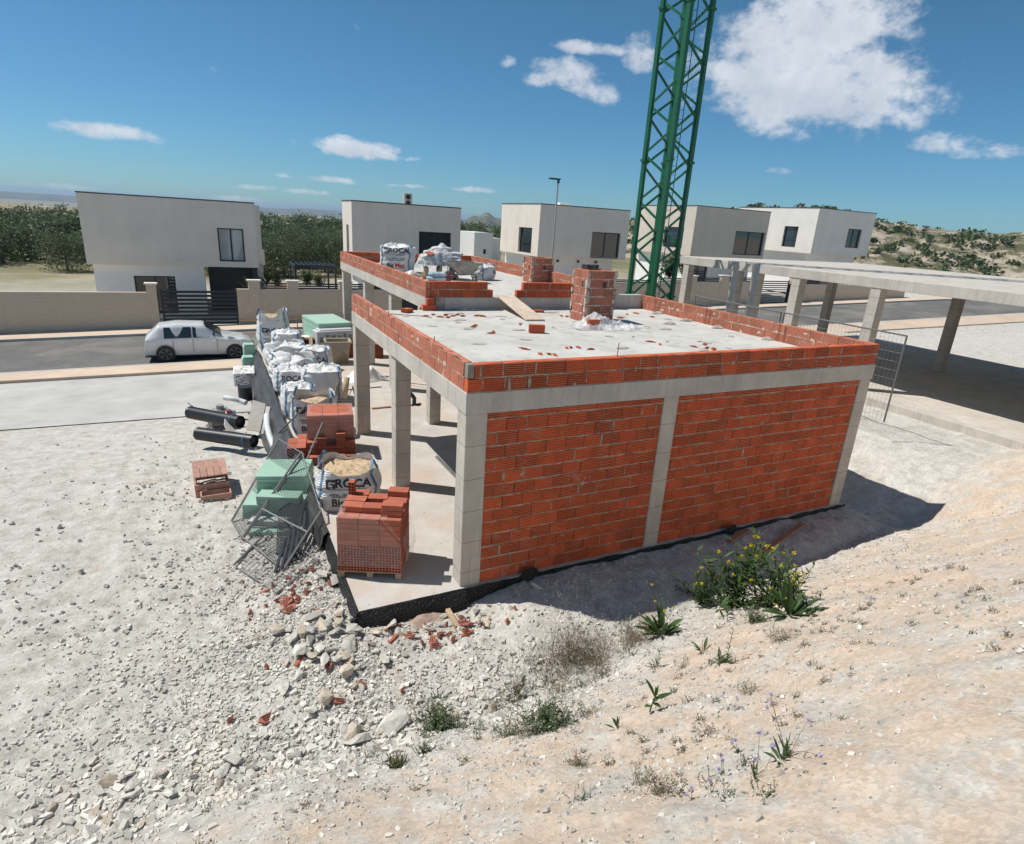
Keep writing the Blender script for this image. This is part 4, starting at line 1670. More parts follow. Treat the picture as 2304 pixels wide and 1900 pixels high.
# ------------------------------------------------------------------ the air
HAZE = True
if HAZE:
    mb = MB()
    mb.box(-9500, 9500, -230, 16500, -62, 60)
    n = NT('haze_air')
    n.t.nodes.remove(n.b)
    pv = n.n('ShaderNodeVolumePrincipled')
    pv.inputs['Color'].default_value = (.55, .72, .95, 1)
    pv.inputs['Density'].default_value = 1.1e-4
    pv.inputs['Anisotropy'].default_value = .2
    n.l(pv.outputs[0], n.out.inputs['Volume'])
    hz = solo('haze', mb, n.mat, 'thin pale blue haze filling the distance', 'haze')
    hz['kind'] = 'stuff'
# ================================================================== building materials on the slab
def film_mat(name, alpha=.34, col=(.80, .77, .76), rough=.38, scale=9, hi=1.5, bmp=.25):
    n = NT(name)
    c = n.coord()
    f = n.noise(n.map(c, (1, 1, 2.2)), scale, 6, .7, .6)
    n.fin(col, rough, .8)
    a = n.ramp(f, [(.38, alpha * .75), (.58, alpha), (.76, min(1, alpha * hi))])
    n.l(a, n.b.inputs['Alpha'])
    n.bump(f, bmp, .03)
    return n.mat


FILM = film_mat('clear_film', .15, (.85, .78, .75))
FILM2 = film_mat('crumpled_film', .50, (.82, .82, .83), .25, 12, 1.9, .6)


def hollow(mb, M, L, Wd, H, ny, nz, tint, dep=.025):
    """hollow clay brick: length along x, holes in both ends"""
    P = lambda x, y, z: M @ V((x, y, z))
    mb.add([P(0, 0, 0), P(L, 0, 0), P(L, Wd, 0), P(0, Wd, 0), P(0, 0, H), P(L, 0, H), P(L, Wd, H), P(0, Wd, H)], [(0, 3, 2, 1), (4, 5, 6, 7), (0, 1, 5, 4), (2, 3, 7, 6)], tint)
    wy = Wd / (ny * 1.0)
    wz = H / (nz * 1.0)
    ty, tz = .0075, .0075
    for x, s in ((0, 1), (L, -1)):
        Y = [0]
        for i in range(ny):
            Y += [i * wy + ty, (i + 1) * wy - ty]
        Y.append(Wd)
        Z = [0]
        for i in range(nz):
            Z += [i * wz + tz, (i + 1) * wz - tz]
        Z.append(H)
        for i in range(len(Y) - 1):
            for j in range(len(Z) - 1):
                q = [(Y[i], Z[j]), (Y[i + 1], Z[j]), (Y[i + 1], Z[j + 1]), (Y[i], Z[j + 1])]
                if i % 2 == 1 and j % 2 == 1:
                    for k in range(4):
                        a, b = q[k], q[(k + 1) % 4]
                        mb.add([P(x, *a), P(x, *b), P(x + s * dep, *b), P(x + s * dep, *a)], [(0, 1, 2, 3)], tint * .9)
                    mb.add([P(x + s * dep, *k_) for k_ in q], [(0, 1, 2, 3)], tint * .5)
                else:
                    mb.add([P(x, *k_) for k_ in q], [(0, 1, 2, 3)], tint)


def TR(x, y, z, rz=0, rx=0, ry=0):
    return Matrix.Translation((x, y, z)) @ Euler((rx, ry, rz)).to_matrix().to_4x4()


def wood_pallet(mb, w, d, z=0):
    for k in range(3):
        x = -w / 2 + (w - .09) * k / 2
        mb.bevbox(x, x + .09, -d / 2, d / 2, z, z + .085, .004, rnd.uniform(.7, 1.1))
    for k in range(5):
        y = -d / 2 + (d - .09) * k / 4
        mb.bevbox(-w / 2 - .01, w / 2 + .01, y, y + .09, z + .086, z + .106, .004, rnd.uniform(.7, 1.1))


def brick_pack(label, x, y, rz, w, d, lower, upper, film_lo, seed, toprows=(), group='brick packs'):
    r = random.Random(seed)
    t = thing('brick_pack', label, 'brick pack', (x, y, .008), rz)
    mb = MB()
    wood_pallet(mb, w, d)
    part('pallet', mb, WOOD, t, world=False)
    mb = MB()
    z = .108
    H = .088
    bw = w / 5
    for k in range(lower):
        for i in range(5):
            for j in range(3):
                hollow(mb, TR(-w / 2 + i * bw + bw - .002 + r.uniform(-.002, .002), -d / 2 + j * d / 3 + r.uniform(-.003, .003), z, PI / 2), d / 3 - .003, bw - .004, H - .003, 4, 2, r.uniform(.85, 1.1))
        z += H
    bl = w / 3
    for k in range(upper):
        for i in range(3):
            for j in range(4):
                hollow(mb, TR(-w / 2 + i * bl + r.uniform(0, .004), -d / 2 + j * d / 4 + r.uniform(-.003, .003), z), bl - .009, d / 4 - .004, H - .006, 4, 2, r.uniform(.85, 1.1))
        z += H
    part('brick_stack', mb, BRICK_P, t, world=False)
    return t, z


PK1 = (-1.005, 1.06, math.radians(-25.5))
t, zt_ = brick_pack('near brick pack on its pallet with torn film and loose bricks heaped on top', PK1[0], PK1[1], PK1[2], .94, .80, 5, 5, 0, 4)
# torn film: front skirt, hanging corner, bulge at the right
mb = MB()
w, d = .94, .80


def fl(a, b):
    # a along the left, front and part of the right; b up
    L = a * (d + w + .001)
    zt = zt_ + .015 if a < .80 else zt_ + .015 - .42 * ((a - .80) / .20) ** .8
    z = .19 + (zt - .19) * b
    q = .008 + .006 * noise.noise(V((L * 6, z * 8, 1)))
    if L < d:
        return V((-w / 2 - q, d / 2 - L, z))
    return V((-w / 2 + (L - d), -d / 2 - q, z))


mb.grid(fl, 60, 24)
mb.grid(lambda a, b: V((w / 2 + .012 + .16 * math.sin(PI * b) ** 1.0 * (1 - b * .35) * (.5 + .5 * math.sin(PI * a)) + .02 * noise.noise(V((a * 5, b * 6, 0))), -d / 2 + d * a, .16 + .52 * b)), 16, 16)
mb.grid(lambda a, b: V((-w / 2 - .01 + .10 * b + .03 * noise.noise(V((a * 4, b * 3, 2))), d / 2 - d * a, zt_ + .016 + .10 * math.sin(b * 1.6) * (.4 + .6 * (1 - a)) + .02 * noise.noise(V((a * 7, b * 5, 0))))), 16, 6)
mb.grid(lambda a, b: V((-w / 2 + w * .78 * a, -d / 2 - .014 + .12 * b, zt_ + .014 + .02 * noise.noise(V((a * 9, b * 5, 3))) - .03 * b * 0)), 24, 5)
mb.grid(lambda a, b: V((w * (.22 + .27 * a) + .03 * b, -d / 2 - .02 - .012 * math.sin(a * 9 + b * 4) - .02 * b, zt_ + .01 - (.30 * a ** 1.2) - .075 * b)), 16, 5)
part('torn_film', mb, FILM, t, True, world=False)
Mx = Matrix.Translation((PK1[0], PK1[1], .008)) @ Matrix.Rotation(PK1[2], 4, 'Z')
LB = 'loose bricks lying on the brick packs'
lb = [(-.44, .20, 0, 0, 'a'), (-.44, .0, 0, 0, 'a'), (-.44, -.2, 0, 0, 'b'), (-.13, -.22, 0, 0, 'c'), (.16, -.30, 0, 0, 'd'), (.16, -.30, .088, 0, 'e'), (-.12, .10, 0, 0, 'f'), (.17, .18, 0, 0, 'g'), (.17, .0, 0, 0, 'h'), (-.43, .19, .088, 1, 'i'), (.17, .2, .088, 0, 'j')]
lbl = {'a': None}
names = ['loose brick at the back left corner of the near pack', 'loose brick in the middle of the left row on the near pack', 'loose brick at the front left of the near pack top', 'loose brick at the front centre of the near pack top', 'lower loose brick at the front right corner of the near pack', 'upper loose brick stacked at the front right corner of the near pack', 'loose brick at the centre of the near pack top', 'loose brick at the back right of the near pack top', 'loose brick at the middle right of the near pack top', 'brick standing on edge with four holes facing up on the near pack', 'top loose brick at the back right of the near pack']
for (bx, by, bz, st, _), nm in zip(lb, names):
    mb = MB()
    if st:
        hollow(mb, TR(0, 0, 0, .06, 0, 0) @ Matrix(((0, 0, 1, 0), (1, 0, 0, 0), (0, 1, 0, 0), (0, 0, 0, 1))) @ TR(0, 0, 0), .12, .20, .09, 4, 2, .95)
    else:
        hollow(mb, TR(0, 0, 0), .305, .185, .085, 4, 2, rnd.uniform(.88, 1.12))
    p = Mx @ V((bx + rnd.uniform(-.006, .006), by + rnd.uniform(-.008, .008), zt_ + .003 + bz))
    solo('loose_brick', mb, BRICK_P, nm, 'brick', p, PK1[2] + rnd.uniform(-.05, .05), LB)

PK2 = (-.78, 6.05, math.radians(-9))
t, z2 = brick_pack('brick pack tightly wrapped in clear film behind the loose brick steps', PK2[0], PK2[1], PK2[2], .98, .86, 4, 6, 0, 9)
mb = MB()
w, d = .98, .86


def wrap(a, b):
    L = a * 2 * (w + d)
    z = .13 + (z2 + .012 - .13) * b
    q = .007 + .005 * noise.noise(V((L * 5, z * 9, 4)))
    if L < w:
        return V((-w / 2 + L, -d / 2 - q, z))
    L -= w
    if L < d:
        return V((w / 2 + q, -d / 2 + L, z))
    L -= d
    if L < w:
        return V((w / 2 - L, d / 2 + q, z))
    L -= w
    return V((-w / 2 - q, d / 2 - L, z))


mb.grid(wrap, 96, 20)


def topring(a, b):
    ang = 2 * PI * a
    ce, se = math.cos(ang), math.sin(ang)
    m = max(abs(ce), abs(se))
    ox, oy = w / 2 * ce / m, d / 2 * se / m
    k = (abs(ce) ** 2.6 + abs(se) ** 2.6) ** (-1 / 2.6)
    ix, iy = .42 * ce * k, .33 * se * k
    return V((ox + (ix - ox) * b, oy + (iy - oy) * b, z2 + .014 + .006 * noise.noise(V((ce * 4, se * 4, b)))))


mb.grid(topring, 72, 4)
part('shrink_film', mb, FILM, t, True, world=False)
M2 = Matrix.Translation((PK2[0], PK2[1], .008)) @ Matrix.Rotation(PK2[2], 4, 'Z')
steps = []
for i in range(5):
    steps.append((-.5 + .2 * i, -.80, 0))
    if i != 9:
        steps.append((-.5 + .2 * i, -.80, .088))
for i, tops in enumerate((3, 4, 2, 5, 3)):
    for k in range(2 + tops):
        steps.append((-.5 + .2 * i, -.62 + (.02 if k > 2 else 0), .0 + .088 * (k + 0) + .0))
for i, k in ((0, 5), (3, 5), (3, 6)):
    pass
seen = set()
for (bx, by, bz) in steps:
    key = (round(bx, 2), round(by, 2), round(bz, 2))
    if key in seen:
        continue
    seen.add(key)
    mb = MB()
    L_ = .17 if by < -.7 else .19
    hollow(mb, TR(.193, 0, 0, PI / 2), L_ - .005, .193, .085, 4, 2, rnd.uniform(.85, 1.12))
    p = M2 @ V((bx + rnd.uniform(-.003, .003), by + rnd.uniform(-.004, .004), bz))
    lv = int(round(bz / .088))
    colm = int(round((bx + .5) / .2))
    rown = 'front' if by < -.7 else 'back'
    cn = ('far left', 'left', 'middle', 'right', 'far right')[colm]
    ln = ('bottom', 'second', 'third', 'fourth', 'fifth', 'sixth', 'seventh', 'eighth')[lv]
    solo('loose_brick', mb, BRICK_P, '%s brick from the ground in the %s %s column of the brick steps' % (ln, cn, rown), 'brick', p, PK2[2] + rnd.uniform(-.03, .03), 'bricks stepped in front of the wrapped pack')
# second little stack left of the wrapped pack
for i in range(2):
    for j in range(3):
        for k in range(3 - (i == 0 and j == 2)):
            mb = MB()
            hollow(mb, TR(.193, 0, 0, PI / 2), .29, .193, .085, 4, 2, rnd.uniform(.85, 1.1))
            p = M2 @ V((-.93 + .2 * i + rnd.uniform(-.006, .006), -.42 + .3 * j, k * .088))
            solo('loose_brick', mb, BRICK_P, '%s brick of the %s %s pile left of the wrapped pack' % (('bottom', 'middle', 'top')[k], ('near', 'central', 'far')[j], ('outer', 'inner')[i]), 'brick', p, PK2[2] + rnd.uniform(-.03, .03), 'bricks piled left of the wrapped pack')

# ------------------------------------------------------------------ bulk bags
n = NT('woven_bag_cloth')
c = n.coord()
f = n.noise(c, 4, 6, .65)
colr = n.ramp(f, [(.3, (.70, .70, .69)), (.7, (.82, .82, .81))])
dd = n.noise(n.map(c, (1, 1, .6)), 2.4, 7, .7)
colr = n.mix(n.math('MULTIPLY', n.ramp(dd, [(.56, 0.), (.72, 1.)]), .38), colr, (.50, .43, .34))
w1 = n.n('ShaderNodeTexWave', wave_type='BANDS', bands_direction='Z')
w1.inputs['Scale'].default_value = 9
w1.inputs['Distortion'].default_value = 5
w1.inputs['Detail'].default_value = 3
n.l(c, w1.inputs['Vector'])
hgt = n.math('ADD', n.math('MULTIPLY', w1.outputs['Fac'], .35), n.math('ADD', n.noise(c, 7, 6, .65, 1.2), n.math('MULTIPLY', n.noise(c, 160, 2), .06)))
n.bump(hgt, .75, .045)
BAGM = n.fin(colr, .5, .35)
STRAP = simple('blue_webbing', (.10, .215, .36), .6, .25, 30, .2)
SANDM = simple('bag_sand', (.56, .42, .27), .95, .3, 9, .8, 40, dist=.03)
INK = simple('black_ink', (.02, .02, .024), .6, .1, 5, 0)
RED = simple('red_ink', (.45, .02, .04), .6, .1, 5, 0)


def text_mesh(body, size, bold=.0, sx=1.0, shear=0):
    cu = bpy.data.curves.new('txt', 'FONT')
    cu.body = body
    cu.size = size
    cu.offset = bold
    cu.shear = shear
    cu.align_x = 'CENTER'
    cu.resolution_u = 2
    o = bpy.data.objects.new('txt', cu)
    COL.objects.link(o)
    me = o.to_mesh()
    bm = bmesh.new()
    bm.from_mesh(me)
    bmesh.ops.triangulate(bm, faces=bm.faces)
    es = [e for e in bm.edges if e.calc_length() > .05]
    if es:
        bmesh.ops.subdivide_edges(bm, edges=es, cuts=2)
    vs = [V((v.co.x * sx, v.co.y, 0)) for v in bm.verts]
    bm.verts.index_update()
    fs = [tuple(v.index for v in f.verts) for f in bm.faces]
    bm.free()
    o.to_mesh_clear()
    bpy.data.objects.remove(o)
    bpy.data.curves.remove(cu)
    return vs, fs


def bulk_bag(label, x, y, rz, w, d, h, seed, top='closed', flat_=0., lean=(0, 0), z=0.008, lines=None, strap=True, sand_h=.86, group='white woven bulk bags', bulge=.06, front=0):
    r = random.Random(seed)
    t = thing('bulk_bag', label, 'bulk bag', (x, y, z), rz, group)
    so = r.uniform(0, 50)
    ex = 4.0 if not flat_ else 2.6

    def surf(ang, s, off=0):
        ce, se = math.cos(ang), math.sin(ang)
        k = (abs(ce) ** ex + abs(se) ** ex) ** (-1 / ex)
        bl = 1 + bulge * math.sin(PI * min(1, s * 1.05)) * 2 - .05 * (1 - s) ** 4
        X, Y = ce * k * w / 2 * bl, se * k * d / 2 * bl
        corner = abs(math.sin(2 * ang)) ** 2
        zz = h * s
        if top == 'open':
            zz += h * .13 * corner * s ** 6 + .05 * noise.noise(V((ce * 2 + so, se * 2, 0))) * s ** 4
        fold = noise.noise(V((ce * 2.2 + so, se * 2.2, s * h * 9))) * .022 + noise.noise(V((ce * 5 + so, se * 5, s * h * 4))) * .016
        fold += noise.noise(V((ce * 9 + so, se * 9, s * h * 16))) * .007
        amp = 1 + 2.2 * s ** 3 + (1.6 * flat_)
        rr = 1 + fold * amp * 1.6
        wob = flat_ * .22 * noise.noise(V((ce * 1.3 + so, se * 1.3, 3))) * s
        zz *= 1 + flat_ * .75 * noise.noise(V((ce * 1.1 + so + 5, se * 1.1, 1)))
        return V((X * (rr + wob) + lean[0] * s + ce * off, Y * (rr + wob) + lean[1] * s + se * off, max(0, zz)))
    mb = MB()
    nu, nv = 64, 22
    mb.grid(lambda a, b: surf(2 * PI * a, b), nu, nv)
    if top == 'closed':
        def cap(a, b):
            p = surf(2 * PI * a, 1)
            cx, cy = lean[0] + .08 * math.sin(seed), lean[1] + .06 * math.cos(seed * 2)
            ang = 2 * PI * a
            q = V((p.x + (cx - p.x) * b, p.y + (cy - p.y) * b, 0))
            pk = noise.noise(V((q.x * 5 + so, q.y * 5, 2))) * .09 + noise.noise(V((q.x * 11 + so, q.y * 11, 7))) * .04 + .045 * math.sin(ang * 7 + so) * math.sin(PI * b)
            q.z = p.z + (.07 * math.sin(b * PI * .5) + pk * min(1, b * 3) * (1 - .3 * b)) * (1 - .3 * flat_) + (.10 * (b > .8) * (b - .8) / .2 if not flat_ else 0)
            return q
        mb.grid(cap, nu, 12)
    body = part('bag_body', mb, BAGM, t, True, world=False)
    bvh = BVHTree.FromPolygons([V(v) for v in mb.v], mb.f)
    if top == 'open':
        m2 = MB()

        def inner(a, b):
            p = surf(2 * PI * a, 1 - .26 * b)
            return V((p.x * .985, p.y * .985, p.z))
        m2.grid(lambda a, b: inner(1 - a, b), nu, 6)
        part('bag_lining', m2, BAGM, t, True, world=False)
        m2 = MB()

        def sand(a, b):
            p = surf(2 * PI * a, .80)
            q = V((p.x * .97 * (1 - b), p.y * .97 * (1 - b), 0))
            q.z = h * sand_h - .05 + .10 * (1 - (1 - b) ** 2) + .06 * noise.noise(V((q.x * 3 + so, q.y * 3, 0))) + .03 * noise.noise(V((q.x * 14, q.y * 14, 0))) + .014 * noise.noise(V((q.x * 40, q.y * 40, 0)))
            return q
        m2.grid(sand, nu, 20)
        part('sand_fill', m2, SANDM, t, True, world=False)
    if strap:
        for k in range(4):
            ang = PI / 4 + k * PI / 2
            m2 = MB()
            pts = [surf(ang + .03 * math.sin(i), i / 12, .012) for i in range(1, 13)]
            e = pts[-1]
            nb_ = surf(ang + .55 * (1 if k % 2 else -1), 1, 0)
            loop = [e + (nb_ - e) * q + V((0, 0, (.16 if top == 'open' else .10) * math.sin(PI * q))) + V((-e.x, -e.y, 0)) * .12 * math.sin(PI * q) for q in (.2, .4, .6, .8, 1)]
            pts += loop
            tang = V((-math.sin(ang), math.cos(ang), 0))
            vs = []
            for i, p in enumerate(pts):
                tw = tang if i < 11 else V((tang.x * .6 + .3 * math.cos(ang), tang.y * .6 + .3 * math.sin(ang), .3)).normalized()
                vs += [p - tw * .026, p + tw * .026]
            m2.add(vs, [(2 * i, 2 * i + 1, 2 * i + 3, 2 * i + 2) for i in range(len(pts) - 1)])
            part('strap', m2, STRAP, t, world=False)
    if lines:
        for (body_, size, tx, tz, bold, mat_, sx, sh) in lines:
            if body_ == '_rule':
                vs = []
                kk = 14
                for i in range(kk + 1):
                    vs += [V((tx + size * (i / kk - .5), tz - bold, 0)), V((tx + size * (i / kk - .5), tz + bold, 0))]
                fs = [(2 * i, 2 * i + 2, 2 * i + 3, 2 * i + 1) for i in range(kk)]
                vs = [V((p.x, p.y - 0, 0)) for p in vs]
                tx_, tz_ = 0, 0
            elif body_ == '_logo':
                q = size / 2
                rects = [(-q, -q, -q * .5, q), (-q * .5, q * .5, q, q), (-q * .5, -q, q, -q * .5), (q * .5, -q * .5, q, q * .1), (0, -q * .15, q, q * .15)]
                vs, fs = [], []
                for (a0, b0, a1, b1) in rects:
                    o_ = len(vs)
                    vs += [V((a0, b0, 0)), V((a1, b0, 0)), V((a1, b1, 0)), V((a0, b1, 0))]
                    fs.append((o_, o_ + 1, o_ + 2, o_ + 3))
                tx_, tz_ = tx, tz
            else:
                vs, fs = text_mesh(body_, size, bold, sx, sh)
                tx_, tz_ = tx, tz
            out = []
            Rf = Matrix.Rotation(front, 3, 'Z')
            for p in vs:
                o_ = Rf @ V((p.x + tx_, -2, 0)) + V((0, 0, p.y + tz_))
                dr = Rf @ V((0, 1, 0))
                hit = bvh.ray_cast(o_, dr)
                q = hit[0] if hit[0] is not None else o_ + dr * (2 - d / 2)
                out.append(q - dr * .009)
            m2 = MB()
            m2.add(out, fs)
            part('printed_lettering', m2, mat_, t, world=False)
    return t


def prints(w, h, which='full', x=0):
    L = [('_logo', .17 * w, -.30 * w + x, .80 * h, 0, INK, 1, 0), ('ROCA', .22 * w, .10 * w + x, .725 * h, .006, INK, 1.05, 0),
         ('_rule', .70 * w, x, .68 * h, .004, INK, 1, 0), ('_rule', .66 * w, x, .645 * h, .003, INK, 1, 0),
         ('ARENA - GRAVA - CALIZA', .056 * w, x, .50 * h, .001, INK, 1, 0), ('HORMIGON - MORTERO', .05 * w, x, .44 * h, .001, INK, 1, 0),
         ('Big', .20 * w, -.17 * w + x, .20 * h, .006, INK, 1, 0), ('Mat', .20 * w, .15 * w + x, .20 * h, .006, RED, 1, 0), ('_rule', .62 * w, x, .165 * h, .007, RED, 1, 0)]
    return L


R0 = math.radians
bulk_bag('tall white bulk bag farthest back beside the rusty edge rail, stuffed with rubbish', -.95, 17.0, R0(-5), 1.05, 1.0, 1.35, 1, 'open', sand_h=.97, flat_=.12, lines=prints(1.0, 1.1))
bulk_bag('white bulk bag with a plain grey front standing before the tallest bag', -.62, 15.75, R0(-8), .95, .95, .95, 2, 'closed')
bulk_bag('slumped white bulk bag folded open below the plain-fronted bag', -.80, 14.35, R0(10), 1.25, 1.1, .74, 3, 'closed', flat_=.55, strap=True)
bulk_bag('half empty bulk bag leaning beside the wooden pallet', 0.15, 13.75, R0(-18), .95, .9, .72, 4, 'closed', flat_=.35, lean=(-.1, 0), lines=[('ROCA', .24, 0, .36, .006, INK, 1, 0)])
bulk_bag('flattened white bulk bag draped low across the row', -.78, 12.6, R0(12), 1.35, 1.05, .66, 5, 'closed', flat_=.65, strap=True)
bulk_bag('small sagging bulk bag at the membrane edge left of the cross-tied bag', -1.05, 11.1, R0(-4), .9, .9, .72, 6, 'closed', flat_=.15, lines=[('ROCA', .2, 0, .48, .005, INK, 1, .2)])
bulk_bag('full square bulk bag tied with a crossed blue strap', -.30, 10.2, R0(-9), 1.05, 1.0, .92, 7, 'closed', bulge=.03)
bulk_bag('narrow white bulk bag squeezed between the cross-tied bag and the opened sand bag', -1.12, 8.85, R0(-3), .8, .85, .80, 8, 'closed', flat_=.1)
bulk_bag('opened bulk bag of brown sand partly hidden by the wrapped brick pack', -.92, 7.5, R0(-12), .98, .95, .86, 9, 'open', lines=prints(.95, .86))
bulk_bag('opened bulk bag of pale sand standing behind the near brick pack', -.92, 3.42, R0(-14), 1.05, 1.0, .70, 10, 'open', sand_h=.92, lines=prints(.98, .70))

# foam, insulation and small plant near the street
FOAM = simple('green_foam', (.34, .54, .43), .85, .06, 3, .1, 30)
FOAMD = simple('green_foam_sheet', (.32, .50, .40), .7, .08, 2, .15, 12)
z_ = 0.008
t = thing('foam_stack', 'big film-wrapped block of pale green foam boards beside the far corner column', 'foam stack', (1.0, 17.1, z_), R0(8))
mb = MB()
for k in range(12):
    j = rnd.uniform(-.006, .006)
    mb.bevbox(-.64 + j, .62 + j, -1.15, 1.0, .1 * k, .1 * k + .098, .006, rnd.uniform(.95, 1.05))
part('boards', mb, FOAM, t, world=False)
mb = MB()
mb.grid(lambda a, b: V((-.66 + 1.3 * a, -1.17 + 2.2 * b, 1.215 + .012 * noise.noise(V((a * 6, b * 6, 0))))), 14, 18)
part('film', mb, film_mat('pale_film', .18), t, True, world=False)
t = thing('insulation_pack', 'white insulation pack printed with big black letters in front of the green foam', 'insulation pack', (.98, 15.75, z_), R0(10))
mb = MB()
mb.bevbox(-.62, .72, -.2, .35, 0, .98, .02)
mb.bevbox(-.50, .76, -.12, .33, .982, 1.03, .02)
part('wrapped_boards', mb, simple('white_wrap', (.62, .62, .63), .5, .06, 4, .15), t, world=False)
for (s_, xx, zz) in (('BE', -.40, .08), ('NEW', -.17, .04), ('BE', .06, .12), ('NW', .28, .04), ('BEW', .50, .08), ('NW', .70, .05)):
    vs, fs = text_mesh(s_, .24, .004)
    m2 = MB()
    m2.add([V((xx - p.y * .8, -.2045, zz + p.x * .8 + .60)) for p in vs], fs)
    part('printed_lettering', m2, INK, t, world=False)
t = thing('insulation_pack', 'low white printed insulation pack behind the wooden pallet', 'insulation pack', (-.1, 17.0, z_), R0(4))
mb = MB()
mb.bevbox(-.5, .55, -.4, .4, 0, .5, .04)
part('wrapped_boards', mb, WHITEP, t, world=False)
rr = random.Random(3)
m2 = MB()
for k in range(60):
    x, y = rr.uniform(-.45, .5), rr.uniform(-.38, .38)
    m2.box(x, x + rr.uniform(.02, .07), y, y + .02, .501, .504)
part('printed_lettering', m2, simple('blue_ink', (.05, .12, .25), .6, .1, 5, 0), t, world=False)
# wooden pallet tipped on edge
t = thing('wooden_pallet', 'wooden pallet propped tilted beside the concrete tub', 'pallet', (.02, 15.1, .06), R0(-6))
t.rotation_euler = (R0(38), 0, R0(-6))
for k in range(4):
    mb = MB()
    mb.bevbox(-.52 + .29 * k, -.40 + .29 * k, 0, 1.0, .08, .10, .004, rnd.uniform(.8, 1.15))
    part('board', mb, WOOD, t, world=False)
for k in range(3):
    mb = MB()
    mb.bevbox(-.53, .50, .0 + .44 * k, .1 + .44 * k, 0, .078, .004, rnd.uniform(.6, .9))
    part('bearer', mb, WOOD_R, t, world=False)
mb = MB()
mb.box(-.5, .47, .1, .95, -.03, -.005)
part('red_sheet', mb, simple('dark_red_board', (.14, .03, .022), .8, .2, 5, .1), t, world=False)
# concrete tub
t = thing('concrete_tub', 'open tapered mortar tub stained with dried concrete', 'tub', (1.0, 14.75, z_), R0(-6))
mb = MB()
w0, w1_, hh = .32, .42, .78
ro = [(-w1_, -w1_ * .85), (w1_, -w1_ * .85), (w1_, w1_ * .85), (-w1_, w1_ * .85)]
rb = [(-w0, -w0 * .85), (w0, -w0 * .85), (w0, w0 * .85), (-w0, w0 * .85)]
vs = [V((p[0], p[1], 0)) for p in rb] + [V((p[0], p[1], hh)) for p in ro] + [V((p[0] * .93, p[1] * .93, hh)) for p in ro] + [V((p[0] * .93, p[1] * .93, .3)) for p in rb]
fs = [(3, 2, 1, 0)] + [(i, (i + 1) % 4, 4 + (i + 1) % 4, 4 + i) for i in range(4)] + [(4 + i, 4 + (i + 1) % 4, 8 + (i + 1) % 4, 8 + i) for i in range(4)] + [(8 + i, 8 + (i + 1) % 4, 12 + (i + 1) % 4, 12 + i) for i in range(4)] + [(12, 13, 14, 15)]
mb.add(vs, fs)
TUBM = simple('mortar_stained_plastic', (.40, .345, .26), .9, .2, 5, .4, 18, dirt=(.25, .17, .10), dirt_amt=.7)
part('bin', mb, TUBM, t, world=False)
mb = MB()
for i in range(4):
    a, b = V((ro[i][0] * 1.05, ro[i][1] * 1.05, hh)), V((ro[(i + 1) % 4][0] * 1.05, ro[(i + 1) % 4][1] * 1.05, hh))
    mb.tube([a, b], .028, 6)
part('rim', mb, TUBM, t, world=False)
# far brick pack behind the corner column
for (x, y, nx_, ny_, lab) in ((1.75, 15.4, 2, 3, 'low stack of red bricks left of the far slab column'), (2.55, 15.1, 2, 2, 'low stack of red bricks right of the far slab column')):
    mb = MB()
    for k in range(6):
        for i in range(nx_):
            for j in range(ny_):
                hollow(mb, TR(.2 * i + .193, .31 * j, .088 * k, PI / 2), .305, .193, .085, 4, 2, rnd.uniform(.8, 1.1))
    solo('brick_stack', mb, BRICK_P, lab, 'brick stack', (x - .2, y, .008), R0(-4))
# white sheet heap
mb = MB()


def heap(sx, sy, h, seed, nn=40, rough=1.0):
    def fn(a, b):
        ang = 2 * PI * a
        rr_ = b
        x = sx * rr_ * math.cos(ang) * (1 + .25 * noise.noise(V((math.cos(ang) + seed, math.sin(ang), 0))))
        y = sy * rr_ * math.sin(ang) * (1 + .25 * noise.noise(V((math.cos(ang) + seed, math.sin(ang), 4))))
        z = h * (1 - rr_ ** 2) * (1 + .6 * noise.noise(V((x * 3 + seed, y * 3, 0)))) + rough * (.07 * noise.noise(V((x * 7 + seed, y * 7, 1))) + .03 * noise.noise(V((x * 19 + seed, y * 19, 1)))) * (1 - rr_ ** 4)
        return V((x, y, max(.004, z + .006)))
    return fn


mb.grid(heap(.75, .45, .34, 3), 60, 18)
solo('plastic_sheet', mb, simple('white_sheeting', (.78, .77, .74), .5, .08, 6, .5, 14, dist=.03), 'crumpled white sheeting heaped between the slab columns', 'plastic sheet', (1.35, 12.1, .006), .2, smooth=True)
mb = MB()
mb.tube([(.25 * i - .3 + .1 * math.sin(i), -.05 * i * i + .2, .02 + .12 * math.sin(i * .8) ** 2) for i in range(7)], .012, 6)
mb.tube([(.2 + .35 * math.cos(i * .35) + .02 * i, .1 + .3 * math.sin(i * .35), .015) for i in range(16)], .012, 6)
solo('hose', mb, BLACKP, 'thin dark hose curled beside the white sheeting', 'hose', (1.75, 11.85, .008), .1)
# trestle with a roll
t = thing('reel_stand', 'rusty trestle stand carrying a beige roll beside the second column', 'reel stand', (.22, 9.55, .008), R0(-14))
for (a, b) in (((-.34, -.25, 0), (-.2, -.1, .62)), ((-.2, .2, 0), (-.2, -.1, .62)), ((.34, -.25, 0), (.22, -.1, .55)), ((.3, .2, 0), (.22, -.1, .55))):
    mb = MB()
    mb.tube([a, b], .02, 6)
    part('leg', mb, TUBM, t, world=False)
mb = MB()
mb.tube([(-.3, -.2, .18), (.3, -.22, .16)], .014, 6)
mb.tube([(-.2, -.1, .6), (.05, -.15, .2), (.22, -.1, .5)], .014, 6)
part('brace', mb, TUBM, t, world=False)
mb = MB()
mb.tube([(-.02, -.16, .22), (.06, .02, .78)], .085, 14)
part('roll', mb, WOOD, t, True, world=False)
